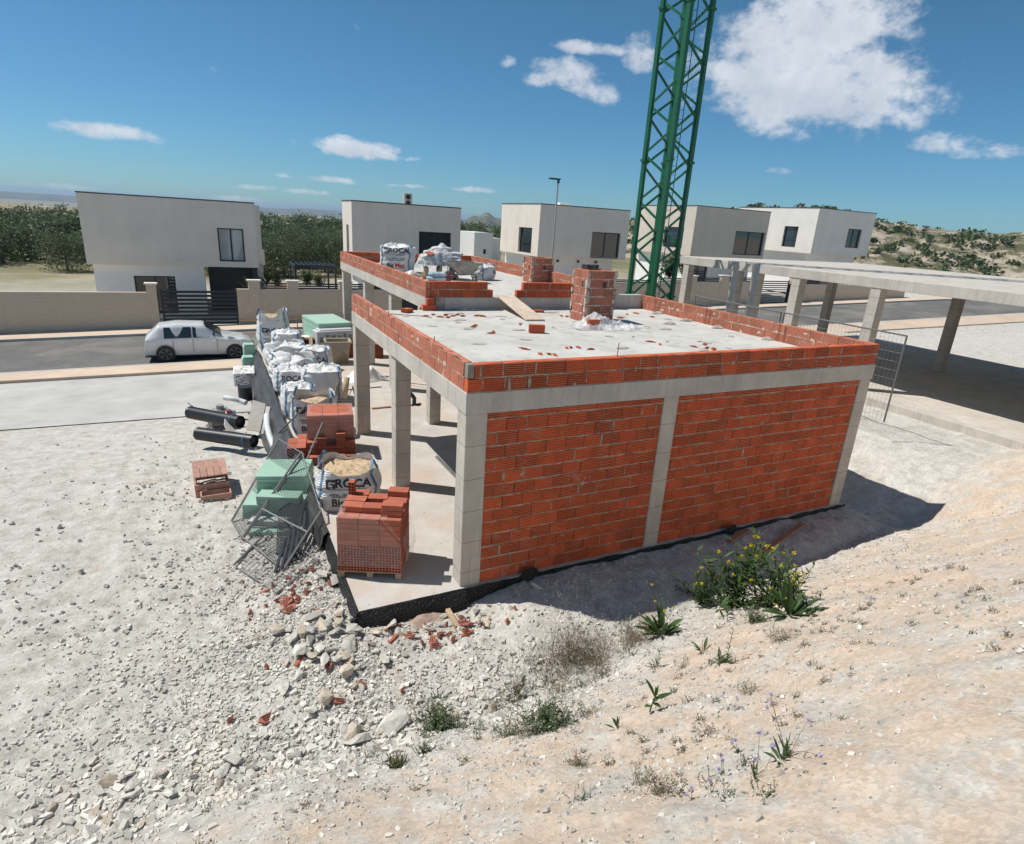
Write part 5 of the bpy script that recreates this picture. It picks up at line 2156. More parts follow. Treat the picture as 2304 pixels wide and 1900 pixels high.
# small things on the floor
mb = MB()
mb.tube([(0, 0, .02), (.02, .02, .2), (-.08, .08, .34)], .06, 10)
mb.bevbox(-.12, .22, -.06, .02, 0, .03, .005)
solo('pipe_elbow', mb, BLACKP, 'black pipe elbow left on the floor between the columns', 'pipe', (2.06, 8.95, .008), .3)
mb = MB()
mb.bevbox(0, .55, 0, .09, 0, .03, .003)
solo('timber_plank', mb, WOOD_R, 'reddish plank lying on the floor behind the middle column', 'plank', (.82, 8.85, .008), .05)
mb = MB()
mb.bevbox(0, 1.3, 0, .05, 0, .012, .002)
mb.bevbox(0, 1.3, .045, .05, .013, .05, .002)
solo('steel_profile', mb, STEEL, 'thin steel angle profile lying on the floor left of the corner column', 'profile', (1.32, 4.98, .01), R0(-89))
mb = MB()
mb.tube([(0, 0, .015), (1.6, .05, .015)], .015, 6)
solo('steel_bar', mb, RUST, 'long dark bar lying on the floor right of the cross-tied bag', 'bar', (.05, 10.9, .008), .06)
for (x, y, lab) in ((-1.28, 9.9, 'small grey concrete block below the sagging bag'),):
    mb = MB()
    mb.bevbox(0, .2, 0, .3, 0, .3, .01, .6)
    solo('concrete_block', mb, CONC, lab, 'block', (x, y, .008), .05)
# edge rail along the street side
RAILM = simple('rusty_orange_paint', (.38, .16, .05), .7, .3, 12, .1)
t = thing('edge_rail', 'rusty orange edge rail between posts along the street side of the slab', 'railing', (-1.45, 18.05, 0))
for x in (-1.42, .05, 1.75):
    mb = MB()
    mb.tube([(x, 18.08, -.4), (x, 18.08, 1.15)], .02, 6)
    mb.tube([(x + .1, 18.02, .95), (x + .1, 18.02, 1.2)], .012, 6)
    part('post', mb, RAILM, t)
for (z0, z1) in ((1.02, 1.0), (.5, .52)):
    mb = MB()
    mb.tube([(-2.0, 18.06, z0 - .02), (.05, 18.06, z0), (1.0, 18.05, z1 - .03), (1.9, 18.05, z1)], .016, 6)
    part('rail', mb, RAILM, t)

# ------------------------------------------------------------------ left of the slab
n = NT('grey_membrane')
c = n.coord()
f = n.noise(n.map(c, (3, .5, 3)), 2.2, 6, .65)
n.bump(n.noise(n.map(c, (6, .8, 6)), 3, 5), .4, .03)
GMEM = n.fin(n.ramp(f, [(.3, (.035, .035, .037)), (.7, (.095, .092, .092))]), .4, .4)
mb = MB()
prof = [(-1.49, .015), (-1.53, .12), (-1.60, .17), (-1.68, .06), (-1.76, .02), (-1.84, -.12), (-1.92, -.18), (-2.06, -.48), (-2.12, -.62)]


def memb(a, b):
    y = 2.2 + 14.2 * a
    q = b * (len(prof) - 1)
    i = min(len(prof) - 2, int(q))
    f_ = q - i
    x = prof[i][0] + (prof[i + 1][0] - prof[i][0]) * f_
    z = prof[i][1] + (prof[i + 1][1] - prof[i][1]) * f_
    k = .35 + .65 * sstep(2.2, 4.5, y)
    x = -1.5 + (x + 1.5) * k + .05 * noise.noise(V((y * .5, b * 2, 0))) * b + .012 * noise.noise(V((y * 3, b * 5, 0)))
    z = z * (k if z > 0 else 1) + .05 * noise.noise(V((y * .9, b * 3, 4))) * (b > .05)
    return V((x, y, z))


mb.grid(memb, 160, 32)
solo('membrane_sheet', mb, GMEM, 'long grey rubber membrane draped down along the left edge of the slab', 'membrane', smooth=True)


def on(u, v, z=0):
    return G(u, v, z)


# green foam pile under the fence panels
p = V((-2.02, 4.05, terr(-2.02, 4.05)))
for (dx, dy, w, d, z0, h, rz, lab) in ((-.05, .05, 1.05, 1.25, .0, .30, -20, 'bottom layer of the green foam pile under the leaning fence panels'), (.08, .32, .90, .85, .302, .34, -17, 'upper block of the green foam pile under the leaning fence panels'), (-.12, -.44, .75, .3, .302, .16, -24, 'small front step of the green foam pile under the leaning fence')):
    mb = MB()
    k = max(1, int(h / .06))
    for i in range(k):
        j = rnd.uniform(-.012, .012)
        mb.bevbox(-w / 2 + j, w / 2 + j, -d / 2 - j, d / 2 - j, h * i / k, h * (i + 1) / k - .002, .004, rnd.uniform(.94, 1.05))
    solo('foam_boards', mb, FOAMD, lab, 'foam boards', (p.x + dx, p.y + dy, p.z + .03 + z0), R0(rz), 'green foam boards under the fence panels')
mb = MB()
for k in range(3):
    mb.bevbox(-.34, .34, -.05 - .02 * k, .1, .045 * k, .045 * k + .04, .004, rnd.uniform(.9, 1.1))
solo('foam_boards', mb, simple('grey_foam', (.50, .53, .50), .8, .1, 5, .2), 'thin grey-white foam strips at the foot of the green foam pile', 'foam boards', V((-2.35, 3.28, terr(-2.35, 3.28) + .06)), R0(-22))
mb = MB()
mb.bevbox(-.4, .4, -.09, .09, 0, .06, .005)
solo('foam_boards', mb, FOAMD, 'single green foam board sticking out lowest below the foam pile', 'foam boards', V((-2.33, 3.12, terr(-2.33, 3.12) + .02)), R0(-20))


def fence_quad(label, c00, c10, c11, c01, nu, nv, seed, bars):
    c00, c10, c11, c01 = map(V, (c00, c10, c11, c01))
    t = thing('fence_panel', label, 'fence panel', c00)
    Pq = lambda a, b: (c00 * (1 - a) + c10 * a) * (1 - b) + (c01 * (1 - a) + c11 * a) * b
    nn = (c10 - c00).cross(c01 - c00).normalized()
    r = random.Random(seed)
    mb = MB()
    for (a, b) in ((c00, c10), (c01, c11)):
        mb.tube([a, b], .019, 6)
    for (a, b) in ((c00, c01), (c10, c11)):
        mb.tube([a, b], .012, 6)
    part('tube_frame', mb, STEEL, t)
    mb = MB()
    for i in range(1, nu):
        q = i / nu + r.uniform(-.004, .004)
        mb.tube([Pq(q, k / 4) + nn * .012 * noise.noise(V((q * 5, k, seed))) for k in range(5)], .0032, 3, cap=False)
    for i in range(1, nv):
        q = i / nv
        mb.tube([Pq(k / 12, q) + nn * (.006 + .012 * noise.noise(V((k * .4, q * 5, seed)))) for k in range(13)], .0032, 3, cap=False)
    part('wire_mesh', mb, GALV, t)
    for (a, b) in bars:
        mb = MB()
        mb.tube([Pq(*a), Pq(*b)], .016, 6)
        part('cross_tube', mb, STEEL, t)
    return t


g = lambda x, y, o=0: V((x, y, terr(x, y) + o))
fence_quad('wire fence panel leaning over the green foam with its corner highest', g(-2.97, 3.78, .03), (-1.95, 5.36, .66), (-1.58, 4.40, .64), g(-2.83, 2.98, .03), 36, 16, 1, [])
fence_quad('wire fence panel lying lower, between the foam pile and the slab edge', g(-2.82, 2.95, .09), (-1.62, 4.42, .70), (-1.55, 2.70, .22), g(-2.30, 1.75, .03), 34, 26, 2, [((.30, 0), (.62, 1))])
fence_quad('third wire fence panel fallen flat on the rubble near the broken tiles', g(-3.0, 2.2, .03), g(-2.4, 3.0, .12), g(-1.75, 1.75, .10), g(-2.45, 1.15, .03), 16, 14, 3, [])
# props and poles
for (a, b, lab) in (((-1.98, 8.2, -.45), (-1.28, 6.4, .98), 'long steel prop leaning across the membrane'), ((-1.62, 4.6, .2), (-1.05, 5.35, .95), 'steel prop leaning up towards the wrapped brick pack'), ((-1.5, 3.0, .15), (-1.42, 3.6, .9), 'short pale prop leaning against the pale-sand bag')):
    mb = MB()
    mb.tube([a, b], .02, 8)
    mb.tube([V(a).lerp(V(b), .45), V(a).lerp(V(b), .5)], .03, 8)
    solo('steel_prop', mb, STEEL, lab, 'prop')
# dark slatted panel and rails below the fence
for k in range(5):
    a = V((-1.78 - .10 * k, 3.0 - .12 * k, .10 - .05 * k))
    b = g(-2.02 - .10 * k, 1.95 - .06 * k, .05)
    mb = MB()
    mb.tube([a, b], .026, 4)
    solo('dark_rail', mb, METAL_D, ('dark rail nearest the slab under the lower fence panel', 'second dark rail from the slab under the fence panel', 'middle dark rail under the lower fence panel', 'fourth dark rail from the slab under the fence', 'dark rail farthest from the slab beside the foam pile')[k], 'rail', group='dark rails under the fence')
mb = MB()
a0, b0, a1, b1 = V((-1.75, 3.55, .18)), V((-2.2, 3.2, .1)), V((-2.0, 2.35, -.2)), V((-2.35, 2.25, -.22))
for k in range(16):
    q = k / 15
    mb.tube([a0.lerp(b0, q), a1.lerp(b1, q)], .011, 4)
mb.tube([a0, b0], .02, 4)
mb.tube([a1, b1], .02, 4)
solo('slatted_grille', mb, BLACKP, 'black slatted grille lying under the lower fence panel', 'grille')

# pipes, ducts, boards farther left
for (u, v, z, dx, dy, lab) in ((541, 950, .12, -.75, .9, 'black corrugated pipe with its open end uppermost'), (572, 993, -.12, -.8, .75, 'black corrugated pipe lying lower with its open mouth')):
    c0 = PZ(u, v, z)
    e = c0 + V((dx, dy, -.05)) * 1.5
    t = thing('drain_pipe', lab, 'pipe', c0)
    mb = MB()
    d = (e - c0)
    mb.tube([c0 + d * (i / 60) for i in range(61)], lambda q: .155 + .008 * math.sin(q * 190), 24, cap=False)
    mb.tube([c0 + d * .02, c0 + d * .9], .135, 20, cap=True)
    part('pipe_wall', mb, BLACKP, t, True)
    mb = MB()
    mb.tube([c0 + d * .13, c0 + d * .138], .166, 24, cap=False)
    part('blue_stripe', mb, simple('blue_stripe', (.1, .25, .6), .5, .1, 4, 0), t)
DUCT = simple('white_duct', (.66, .68, .67), .55, .1, 20, .6, 26, dist=.02)
for (pts, lab) in (([(600, 935, .05), (601, 960, -.05), (608, 985, -.2), (618, 1010, -.3)], 'white flexible duct beside the lower black pipe'), ([(505, 895, -.2), (523, 898, -.2), (540, 902, -.25), (556, 908, -.3)], 'white flexible duct lying at the left edge')):
    mb = MB()
    P_ = [PZ(*q) for q in pts]
    fine_ = []
    for i in range(len(P_) - 1):
        for k in range(8):
            fine_.append(P_[i].lerp(P_[i + 1], k / 8))
    mb.tube(fine_, lambda q: .075 + .012 * math.sin(q * 60), 12)
    solo('flexible_duct', mb, DUCT, lab, 'duct', smooth=True)


def slab_quad(name, mat, label, cat, A, B, C_, D, th=.02, group=None):
    A, B, C_, D = map(V, (A, B, C_, D))
    nn = (B - A).cross(D - A).normalized() * th
    mb = MB()
    mb.add([A, B, C_, D, A + nn, B + nn, C_ + nn, D + nn], [(3, 2, 1, 0), (4, 5, 6, 7), (0, 1, 5, 4), (1, 2, 6, 5), (2, 3, 7, 6), (3, 0, 4, 7)])
    return solo(name, mb, mat, label, cat, group=group)


GBOARD = simple('grey_board', (.30, .275, .25), .7, .12, 3, .1)
slab_quad('leaning_board', GBOARD, 'wide grey-brown board leaning against the membrane', 'board', V((-2.42, 9.25, -.42)), V((-2.10, 8.95, -.40)), V((-1.86, 9.75, .10)), V((-2.16, 10.15, .12)), .02)
slab_quad('leaning_board', METAL_D, 'black board edge below the grey-brown leaning board', 'board', V((-2.08, 8.92, -.46)), V((-1.98, 8.86, -.46)), V((-1.76, 9.62, .04)), V((-1.86, 9.70, .04)), .03)
p = PZ(553, 900, -.45)
mb = MB()
mb.prism([(.2 * math.cos(2 * PI * i / 16) * (1), .2 * math.sin(2 * PI * i / 16)) for i in range(16)], 0, .42)
solo('bucket', mb, BLACKP, 'black bucket behind the leaning grey-brown board', 'bucket', p)
p = PZ(552, 868, -.5)
t = thing('insulation_pack', 'white speckle-printed insulation pack left of the membrane', 'insulation pack', p, R0(-3))
mb = MB()
mb.bevbox(-.34, .32, -.1, 1.0, 0, .45, .02)
part('wrapped_boards', mb, WHITEP, t, world=False)
m2 = MB()
for k in range(150):
    x, z = rr.uniform(-.31, .27), rr.uniform(.02, .42)
    m2.box(x, x + rr.uniform(.02, .05), -.104, -.1005, z, z + .014)
    x, y = rr.uniform(-.31, .27), rr.uniform(-.08, .95)
    m2.box(x, x + rr.uniform(.02, .05), y, y + .02, .4505, .4535)
part('printed_pattern', m2, INK, t, world=False)
for (dx, dy, z0, h, lab) in ((.22, 1.75, 0, .55, 'green foam boards behind the speckle-printed pack'), (.32, 2.5, .0, .85, 'taller green foam boards farthest behind the speckle-printed pack')):
    mb = MB()
    mb.bevbox(-.2, .2, -.2, .2, 0, h, .02)
    mb.bevbox(-.18, .18, -.18, .2, h + .002, h + .06, .02)
    solo('foam_boards', mb, FOAMD, lab, 'foam boards', (p.x + dx, p.y + dy, p.z), .05)
# plate compactor like machine
p = g(-2.95, 10.6)
t = thing('plate_compactor', 'grey engine-powered compactor with a red cap at the left edge', 'machine', p, .3)
mb = MB()
mb.bevbox(-.4, .35, -.25, .25, .02, .10, .02)
mb.bevbox(-.36, .3, -.2, .2, .101, .28, .03)
part('base_plate', mb, simple('machine_grey', (.17, .16, .15), .6, .3, 8, .3), t, world=False)
mb = MB()
mb.bevbox(-.25, .2, -.18, .18, .281, .55, .04)
mb.tube([(-.05, 0, .551), (-.05, 0, .66)], .1, 12)
mb.tube([(.2, -.1, .4), (.3, -.1, .4)], .09, 10)
part('engine', mb, simple('engine_grey', (.30, .30, .29), .55, .3, 8, .3), t, world=False)
mb = MB()
mb.tube([(.05, -.2, .45), (.05, -.24, .45)], .09, 12)
part('red_cap', mb, RED, t, world=False)
mb = MB()
mb.tube([(-.3, -.15, .2), (-.8, -.15, .8), (-.8, .15, .8), (-.3, .15, .2)], .02, 6)
part('handle', mb, STEEL, t, world=False)
# timber boxes at the left edge
p = g(-3.28, 5.6)
for (dx, dy, w, d, h, z0, lab) in ((0, 0, .62, .9, .42, 0, 'pinkish timber crate at the left edge of the rubble'), (.08, -.62, .55, .28, .12, 0, 'low pinkish board box in front of the timber crate')):
    mb = MB()
    for k in range(max(1, int(h / .14))):
        for (a, b, c_, e) in ((-w / 2, w / 2, -d / 2, -d / 2 + .03), (-w / 2, w / 2, d / 2 - .03, d / 2), (-w / 2, -w / 2 + .03, -d / 2 + .031, d / 2 - .031), (w / 2 - .03, w / 2, -d / 2 + .031, d / 2 - .031)):
            mb.bevbox(a, b, c_, e, .14 * k + .01, .14 * k + .135, .004, rnd.uniform(.85, 1.1))
    if dx == 0:
        for k in range(5):
            mb.bevbox(-w / 2 + k * w / 5 + .004, -w / 2 + (k + 1) * w / 5 - .004, -d / 2, d / 2, h + .002, h + .024, .003, rnd.uniform(.85, 1.1))
    solo('timber_crate', mb, simple('pink_timber%d' % int(dx * 100), (.44, .25, .19), .85, .2, 7, .2), lab, 'crate', (p.x + dx, p.y + dy, g(p.x + dx, p.y + dy).z - .02), .06)
slab_quad('leaning_board', simple('white_board', (.66, .62, .56), .8, .1, 3, .1), 'cream board leaning beside the upper black pipe', 'board', PZ(509, 925, .3), PZ(536, 985, -.2), PZ(524, 1000, -.3), PZ(505, 955, .1), .03)

# ------------------------------------------------------------------ things on the upper roof
ZR = 3.322
bulk_bag('white bulk bag with printed front standing on the upper roof behind the parapet', 2.98, 13.95, R0(-24), 1.12, 1.1, .84, 31, 'closed', z=ZR, flat_=.08, lines=prints(1.02, .92), bulge=.03)
bulk_bag('small slumped bulk bag lying beside the wheelbarrow on the upper roof', 5.28, 11.75, R0(28), .8, .6, .42, 32, 'closed', z=ZR, flat_=.15, lines=[('ROCA', .16, .16, .2, .004, INK, 1, .3), ('Big', .14, .2, .06, .004, INK, 1, 0)], front=.5)
t = thing('pallet_stack', 'wooden pallet under the cement sacks on the upper roof', 'pallet', (3.82, 11.95, ZR), R0(-15))
mb = MB()
wood_pallet(mb, 1.15, .95)
wood_pallet(mb, 1.1, .95, .34)
for k in range(3):
    mb.bevbox(-.5 + .42 * k, -.38 + .42 * k, -.46, .46, .107, .339, .004)
part('boards', mb, WOOD, t, world=False)
SACK = simple('cement_sack_paper', (.60, .585, .56), .75, .2, 3, .3, 14, dirt=(.33, .36, .42), dirt_amt=.8)
SACKB = simple('blue_sack_paper', (.30, .42, .50), .7, .5, 4, .3, 14, dirt=(.7, .7, .7), dirt_amt=.8)


def sack(w, d, h, seed):
    mb = MB()
    rs = random.Random(seed)
    so = rs.uniform(0, 40)

    def fn(a, b):
        ang = 2 * PI * a
        th = PI * (b - .5)
        e = .55
        sg = lambda v_, p_: math.copysign(abs(v_) ** p_, v_)
        x = w / 2 * sg(math.cos(th), e) * sg(math.cos(ang), .35)
        y = d / 2 * sg(math.cos(th), e) * sg(math.sin(ang), .35)
        z = h / 2 * sg(math.sin(th), .7) + h / 2
        k = .02 * noise.noise(V((x * 6 + so, y * 6, z * 6)))
        return V((x * (1 + k * 2), y * (1 + k * 2), z + k * .8 + .012 * noise.noise(V((x * 14 + so, y * 14, 0)))))
    mb.grid(fn, 32, 12)
    return mb


rows = ((0, .46, [(-.36, -.2), (.36, -.2), (-.36, .22), (.36, .22)]), (1, .585, [(-.30, -.18), (.34, -.2), (0, .24)]), (2, .71, [(-.12, -.15), (.4, -.1), (-.2, .2)]), (3, .84, [(.05, 0)]))
Ms = Matrix.Translation((3.82, 11.95, ZR)) @ Matrix.Rotation(R0(-15), 4, 'Z')
lvn = ('lowest', 'second', 'third', 'topmost')
for lv, z, sp_ in rows:
    for k, (x, y) in enumerate(sp_):
        q = Ms @ V((x, y, z))
        solo('cement_sack', sack(.66, .42, .15, lv * 9 + k), SACK, '%s-layer cement sack at the %s of the roof pile' % (lvn[lv], (('front left', 'front right', 'back left', 'back right'), ('front left', 'front right', 'back middle'), ('front left', 'right', 'back'), ('very top',))[lv][k]), 'sack', q, R0(-15) + rnd.uniform(-.2, .2) + (.0 if k % 2 else .1), 'cement sacks piled on the roof pallet', smooth=True)
for k, (x, y, z, lab) in enumerate(((3.42, 11.12, 0, 'blue and white sack lowest in front of the cement pile'), (3.50, 11.14, .13, 'blue and white sack lying on another before the cement pile'))):
    solo('cement_sack', sack(.62, .4, .14, 70 + k), SACKB, lab, 'sack', (x, y, ZR + z), R0(-12 + 14 * k), 'blue sacks by the cement pile', smooth=True)
mb = MB()


def drape(a, b):
    x, y = -.80 + 1.56 * a, -.56 + 1.02 * b
    e = max(abs(x) / .80, abs(y) / .52)
    top = .62 + .42 * math.exp(-((x - .02) / .42) ** 2 - (y / .4) ** 2) + .09 * noise.noise(V((x * 4, y * 4, 0))) + .05 * noise.noise(V((x * 10, y * 10, 3)))
    if e > .80:
        top -= (e - .80) * 1.9 * (1.0 if y > -.3 else .55)
    return V((x * (1 - .0 * e), y, max(.32, top + .03)))


mb.grid(drape, 54, 40)
o = solo('plastic_sheet', mb, FILM2, 'crumpled translucent film draped over the cement sacks on the upper roof', 'plastic sheet', (3.82, 11.95, ZR), R0(-15), smooth=True)
for (dx, dy, z, rz, lab) in ((-.28, -.32, .80, .4, 'red tile slab poking from the cement pile'),):
    mb = MB()
    mb.bevbox(-.2, .2, -.12, .12, 0, .03, .004)
    q = Ms @ V((dx, dy, z))
    o = solo('tile_slab', mb, BRICK_P, lab, 'tile', q, rz)
    o.rotation_euler = (.35, -.2, rz)
mb = MB()
mb.grid(heap(.42, .25, .16, 9), 48, 12)
solo('plastic_sheet', mb, simple('white_tarp', (.74, .73, .70), .5, .08, 6, .5, 14, dist=.03), 'white tarp bunched between the roof bag and the cement pile', 'plastic sheet', (2.95, 12.3, ZR - .003), .5, smooth=True)
# wheelbarrow
t = thing('wheelbarrow', 'concrete-caked wheelbarrow parked before the cement sacks on the upper roof', 'wheelbarrow', (4.22, 10.95, ZR), R0(-6))
mb = MB()
rim = [(-.56, -.32), (.50, -.34), (.50, .34), (-.56, .32)]
bot = [(-.14, -.2), (.26, -.22), (.26, .22), (-.14, .2)]
vs = [V((p[0], p[1], .58 + (.03 if i in (0, 3) else 0))) for i, p in enumerate(rim)] + [V((p[0], p[1], .24)) for p in bot] + [V((p[0] * .96, p[1] * .96, .585)) for p in rim] + [V((p[0] * .95, p[1] * .95, .255)) for p in bot]
fs = [(7, 6, 5, 4)] + [(i, 4 + i, 4 + (i + 1) % 4, (i + 1) % 4) for i in range(4)] + [(8 + i, 8 + (i + 1) % 4, 12 + (i + 1) % 4, 12 + i) for i in range(4)] + [(12, 13, 14, 15)] + [(i, (i + 1) % 4, 8 + (i + 1) % 4, 8 + i) for i in range(4)]
mb.add(vs, fs)
BARM = simple('caked_concrete', (.36, .33, .28), .9, .25, 9, .5, 25, dirt=(.16, .15, .14), dirt_amt=.7)
part('tray', mb, BARM, t, world=False)
mb = MB()
for i in range(4):
    mb.tube([V((rim[i][0], rim[i][1], .60)), V((rim[(i + 1) % 4][0], rim[(i + 1) % 4][1], .60))], .014, 6)
part('rim', mb, BARM, t, world=False)
for s in (-1, 1):
    mb = MB()
    mb.tube([(-.52, .04 * s, .17), (-.1, .16 * s, .22), (.4, .24 * s, .26), (.78, .29 * s, .50)], .016, 6)
    part('handle', mb, STEEL, t, world=False)
    mb = MB()
    mb.tube([(.36, .22 * s, .24), (.42, .22 * s, .0)], .018, 6)
    part('leg', mb, STEEL, t, world=False)
    mb = MB()
    mb.tube([(-.5, .05 * s, .17), (-.4, .2 * s, .54)], .012, 6)
    part('strut', mb, STEEL, t, world=False)
mb = MB()
mb.tube([(-.44, 0, .17)] * 1 + [(-.44, 0.001, .17)], .0, 3) if False else None
k = 22
ringp = [V((-.44 + .13 * math.cos(2 * PI * i / k), 0, .175 + .13 * math.sin(2 * PI * i / k))) for i in range(k + 1)]
mb.tube(ringp, .042, 8, cap=False)
w_ = part('wheel', mb, simple('grey_tyre', (.20, .24, .26), .8, .2, 5, .1), t, True, world=False)
mb = MB()
mb.tube([(-.44, -.05, .175), (-.44, .05, .175)], .095, 16)
link('rim', mb.mesh('rim', RED), w_)

# ------------------------------------------------------------------ things on the lower roof
ZL = 3.012
mb = MB()
a, b, c_, d_ = V((3.67, 5.42, ZL + .006)), V((4.16, 5.38, ZL + .006)), V((4.26, 7.36, 3.345)), V((3.78, 7.40, 3.345))
n_ = (b - a).cross(d_ - a).normalized() * .027
mb.add([a, b, c_, d_, a + n_, b + n_, c_ + n_, d_ + n_], [(3, 2, 1, 0), (4, 5, 6, 7), (0, 1, 5, 4), (1, 2, 6, 5), (2, 3, 7, 6), (3, 0, 4, 7)])
solo('plank_ramp', mb, simple('pale_plank', (.60, .47, .37), .8, .14, 5, .2, dirt=(.7, .62, .53), dirt_amt=.5), 'wide pale timber ramp bridging the step between the two roofs', 'ramp')


def loose(label, u, v, rz, L=.305, W_=.185, H=.085, up=0, flip=None):
    p = PZ(u, v, ZL)
    mb = MB()
    hollow(mb, TR(-L / 2, -W_ / 2, 0), L, W_, H, 4, 2, rnd.uniform(.9, 1.1))
    o = solo('loose_brick', mb, BRICK, label, 'brick', p, rz, 'loose bricks on the lower roof')
    return o


loose('single long hollow brick alone in the middle of the lower roof', 1207, 749, R0(-18), .33, .12, .17)
loose('brick standing before the chimney wrapped round by crumpled film', 1336, 740, R0(-6), .33, .10, .21)
loose('half brick near the back left corner of the lower roof', 916, 703, .6, .24, .18, .09)
loose('brick just right of the foot of the timber ramp', 1212, 703, R0(-10), .25, .12, .06)
mb = MB()
rr5 = random.Random(12)


def fl2(a, b):
    x, y = -.62 + 1.75 * a, -.42 + .72 * b
    e = min(1, 6 * min(a, 1 - a, b, 1 - b))
    z = (.26 * math.exp(-((x + .05) / .36) ** 2 - ((y - .05) / .22) ** 2) + .06 + .12 * noise.noise(V((x * 4, y * 4, 2))) + .07 * noise.noise(V((x * 9, y * 9, 5))) + .03 * noise.noise(V((x * 22, y * 22, 5)))) * (.25 + .75 * e)
    return V((x + .08 * noise.noise(V((x * 2, y * 5, 8))), y + .12 * noise.noise(V((x * 3, y * 2, 9))) - .10 * a, max(.006, z)))


mb.grid(fl2, 110, 46)
p = PZ(1345, 738, ZL)
solo('plastic_sheet', mb, FILM2, 'crumpled clear film spread on the lower roof at the foot of the chimney', 'plastic sheet', (p.x, p.y + .05, ZL), R0(-12), smooth=True)


def shard(seed, s, th=.018, ribs=True):
    r = random.Random(seed)
    k = r.randint(4, 6)
    pts = []
    for i in range(k):
        t_ = 2 * PI * (i + r.uniform(-.25, .25)) / k
        q = s * r.uniform(.6, 1.1)
        pts.append((q * math.cos(t_) * 1.35, q * math.sin(t_) * .75))
    mb = MB()
    tn = r.uniform(.8, 1.15)
    mb.prism(pts, 0, th, tn)
    if ribs:
        x0, x1 = min(p[0] for p in pts) * .5, max(p[0] for p in pts) * .5
        for j in range(3):
            y = s * (-.3 + .3 * j)
            mb.box(x0, x1, y, y + .012, th + .0005, th + .012, tn * .9)
    return mb


SH = [shard(200 + i, 1.0 * (.09 + .012 * (i % 5)), .02).mesh('tile_shard', BRICK) for i in range(10)]
SPOTS = [(958, 712), (975, 709), (990, 714), (1003, 710), (1018, 712), (1030, 709), (1040, 712), (1008, 715), (1075, 711), (1085, 712), (1070, 733), (1105, 751), (1148, 769), (1178, 786), (1215, 797), (1222, 799), (1235, 798), (1248, 800), (1258, 797), (1275, 784), (1284, 783), (1295, 762), (1302, 783), (1330, 787), (1382, 777), (1263, 712), (1275, 713), (1035, 776), (1110, 747), (1065, 736), (1245, 728), (1170, 731),
         (1410, 708), (1420, 707), (1432, 706), (1468, 714), (1485, 713), (1395, 716), (1462, 770), (1475, 773), (1485, 776), (1560, 781), (1575, 782), (1590, 784), (1606, 786), (1500, 728), (1585, 776)]
rs_ = random.Random(77)
for i, (u, v) in enumerate(SPOTS):
    if i > 11 and i % 3 == 0:
        continue
    p = PZ(u, v, ZL)
    o = link('tile_shard', SH[i % 10])
    o.location = (p.x, p.y, ZL + .001)
    o.rotation_euler = (rs_.uniform(-.05, .05), rs_.uniform(-.05, .05), rs_.uniform(-.5, .5) if i < 12 else rs_.uniform(0, 6.28))
    o.scale = (rs_.uniform(.45, .85), rs_.uniform(.35, .75), .8)
    tag(o, 'broken red brick shard lying on the pale screed of the lower roof', 'brick shard', 'brick shards scattered on the lower roof')
DEB = simple('mortar_crumb', (.42, .38, .33), .95, .35, 9, .4)
CR = []
for i in range(5):
    mb = MB()
    mb.grid(heap(.14, .08, .03, 20 + i, rough=.25), 18, 5)
    CR.append(mb.mesh('mortar_dropping', DEB))
for i in range(46):
    x, y = rs_.uniform(.3, 8.2), rs_.uniform(.4, 7.0)
    o = link('mortar_dropping', CR[i % 5])
    o.location = (x, y, ZL - .002)
    o.rotation_euler = (0, 0, rs_.uniform(0, 6.28))
    s = rs_.uniform(.3, 1.25)
    o.scale = (s, s, rs_.uniform(.3, .8))
    tag(o, 'flat dropped splat of dried mortar on the lower roof', 'mortar', 'mortar droppings on the lower roof')
for i, (u, v) in enumerate(((1480, 706), (1545, 722), (1505, 729), (1615, 738), (1728, 764))):
    p = PZ(u, v, ZL)
    o = link('mortar_dropping', CR[i % 5])
    o.location = (p.x, p.y, ZL - .002)
    o.scale = (1.5, 1.2, 1.6)
    tag(o, 'raised pale mortar lump along the foot of the right parapet', 'mortar', 'mortar lumps along the right parapet')
mb = MB()
mb.tube([(0, 0, .01), (.35, -.25, .012), (.8, -.5, .01), (1.0, -.75, .01)], .008, 5)
solo('wire_offcut', mb, RUST, 'thin bent wire lying at the back left of the lower roof', 'wire', (.55, 6.75, ZL), 0)

# ------------------------------------------------------------------ white car
CP = simple('white_car_paint', (.72, .73, .75), .18, .02, 2, 0)
CP.node_tree.nodes['Principled BSDF'].inputs['Coat Weight'].default_value = .6
xf = PY(573, 770, 20.8).x
car = thing('parked_car', 'white hatchback parked on the street at the left edge', 'car', (xf - 4.15, 21.6, terr(xf - 2, 21.6, False) + .02))
PR = [(0.0, .45, .62), (.05, .95, .74), (.55, 1.42, .80), (1.2, 1.50, .84), (2.2, 1.46, .85), (2.75, 1.12, .87), (3.1, .98, .88), (3.75, .86, .84), (4.05, .70, .74), (4.15, .45, .62)]
mb = MB()


def prof_at(x):
    for a, b in zip(PR, PR[1:]):
        if a[0] <= x <= b[0]:
            f_ = (x - a[0]) / (b[0] - a[0])
            return a[1] + (b[1] - a[1]) * f_, a[2] + (b[2] - a[2]) * f_
    return PR[-1][1:]


XS = [4.15 * i / 60 for i in range(61)]


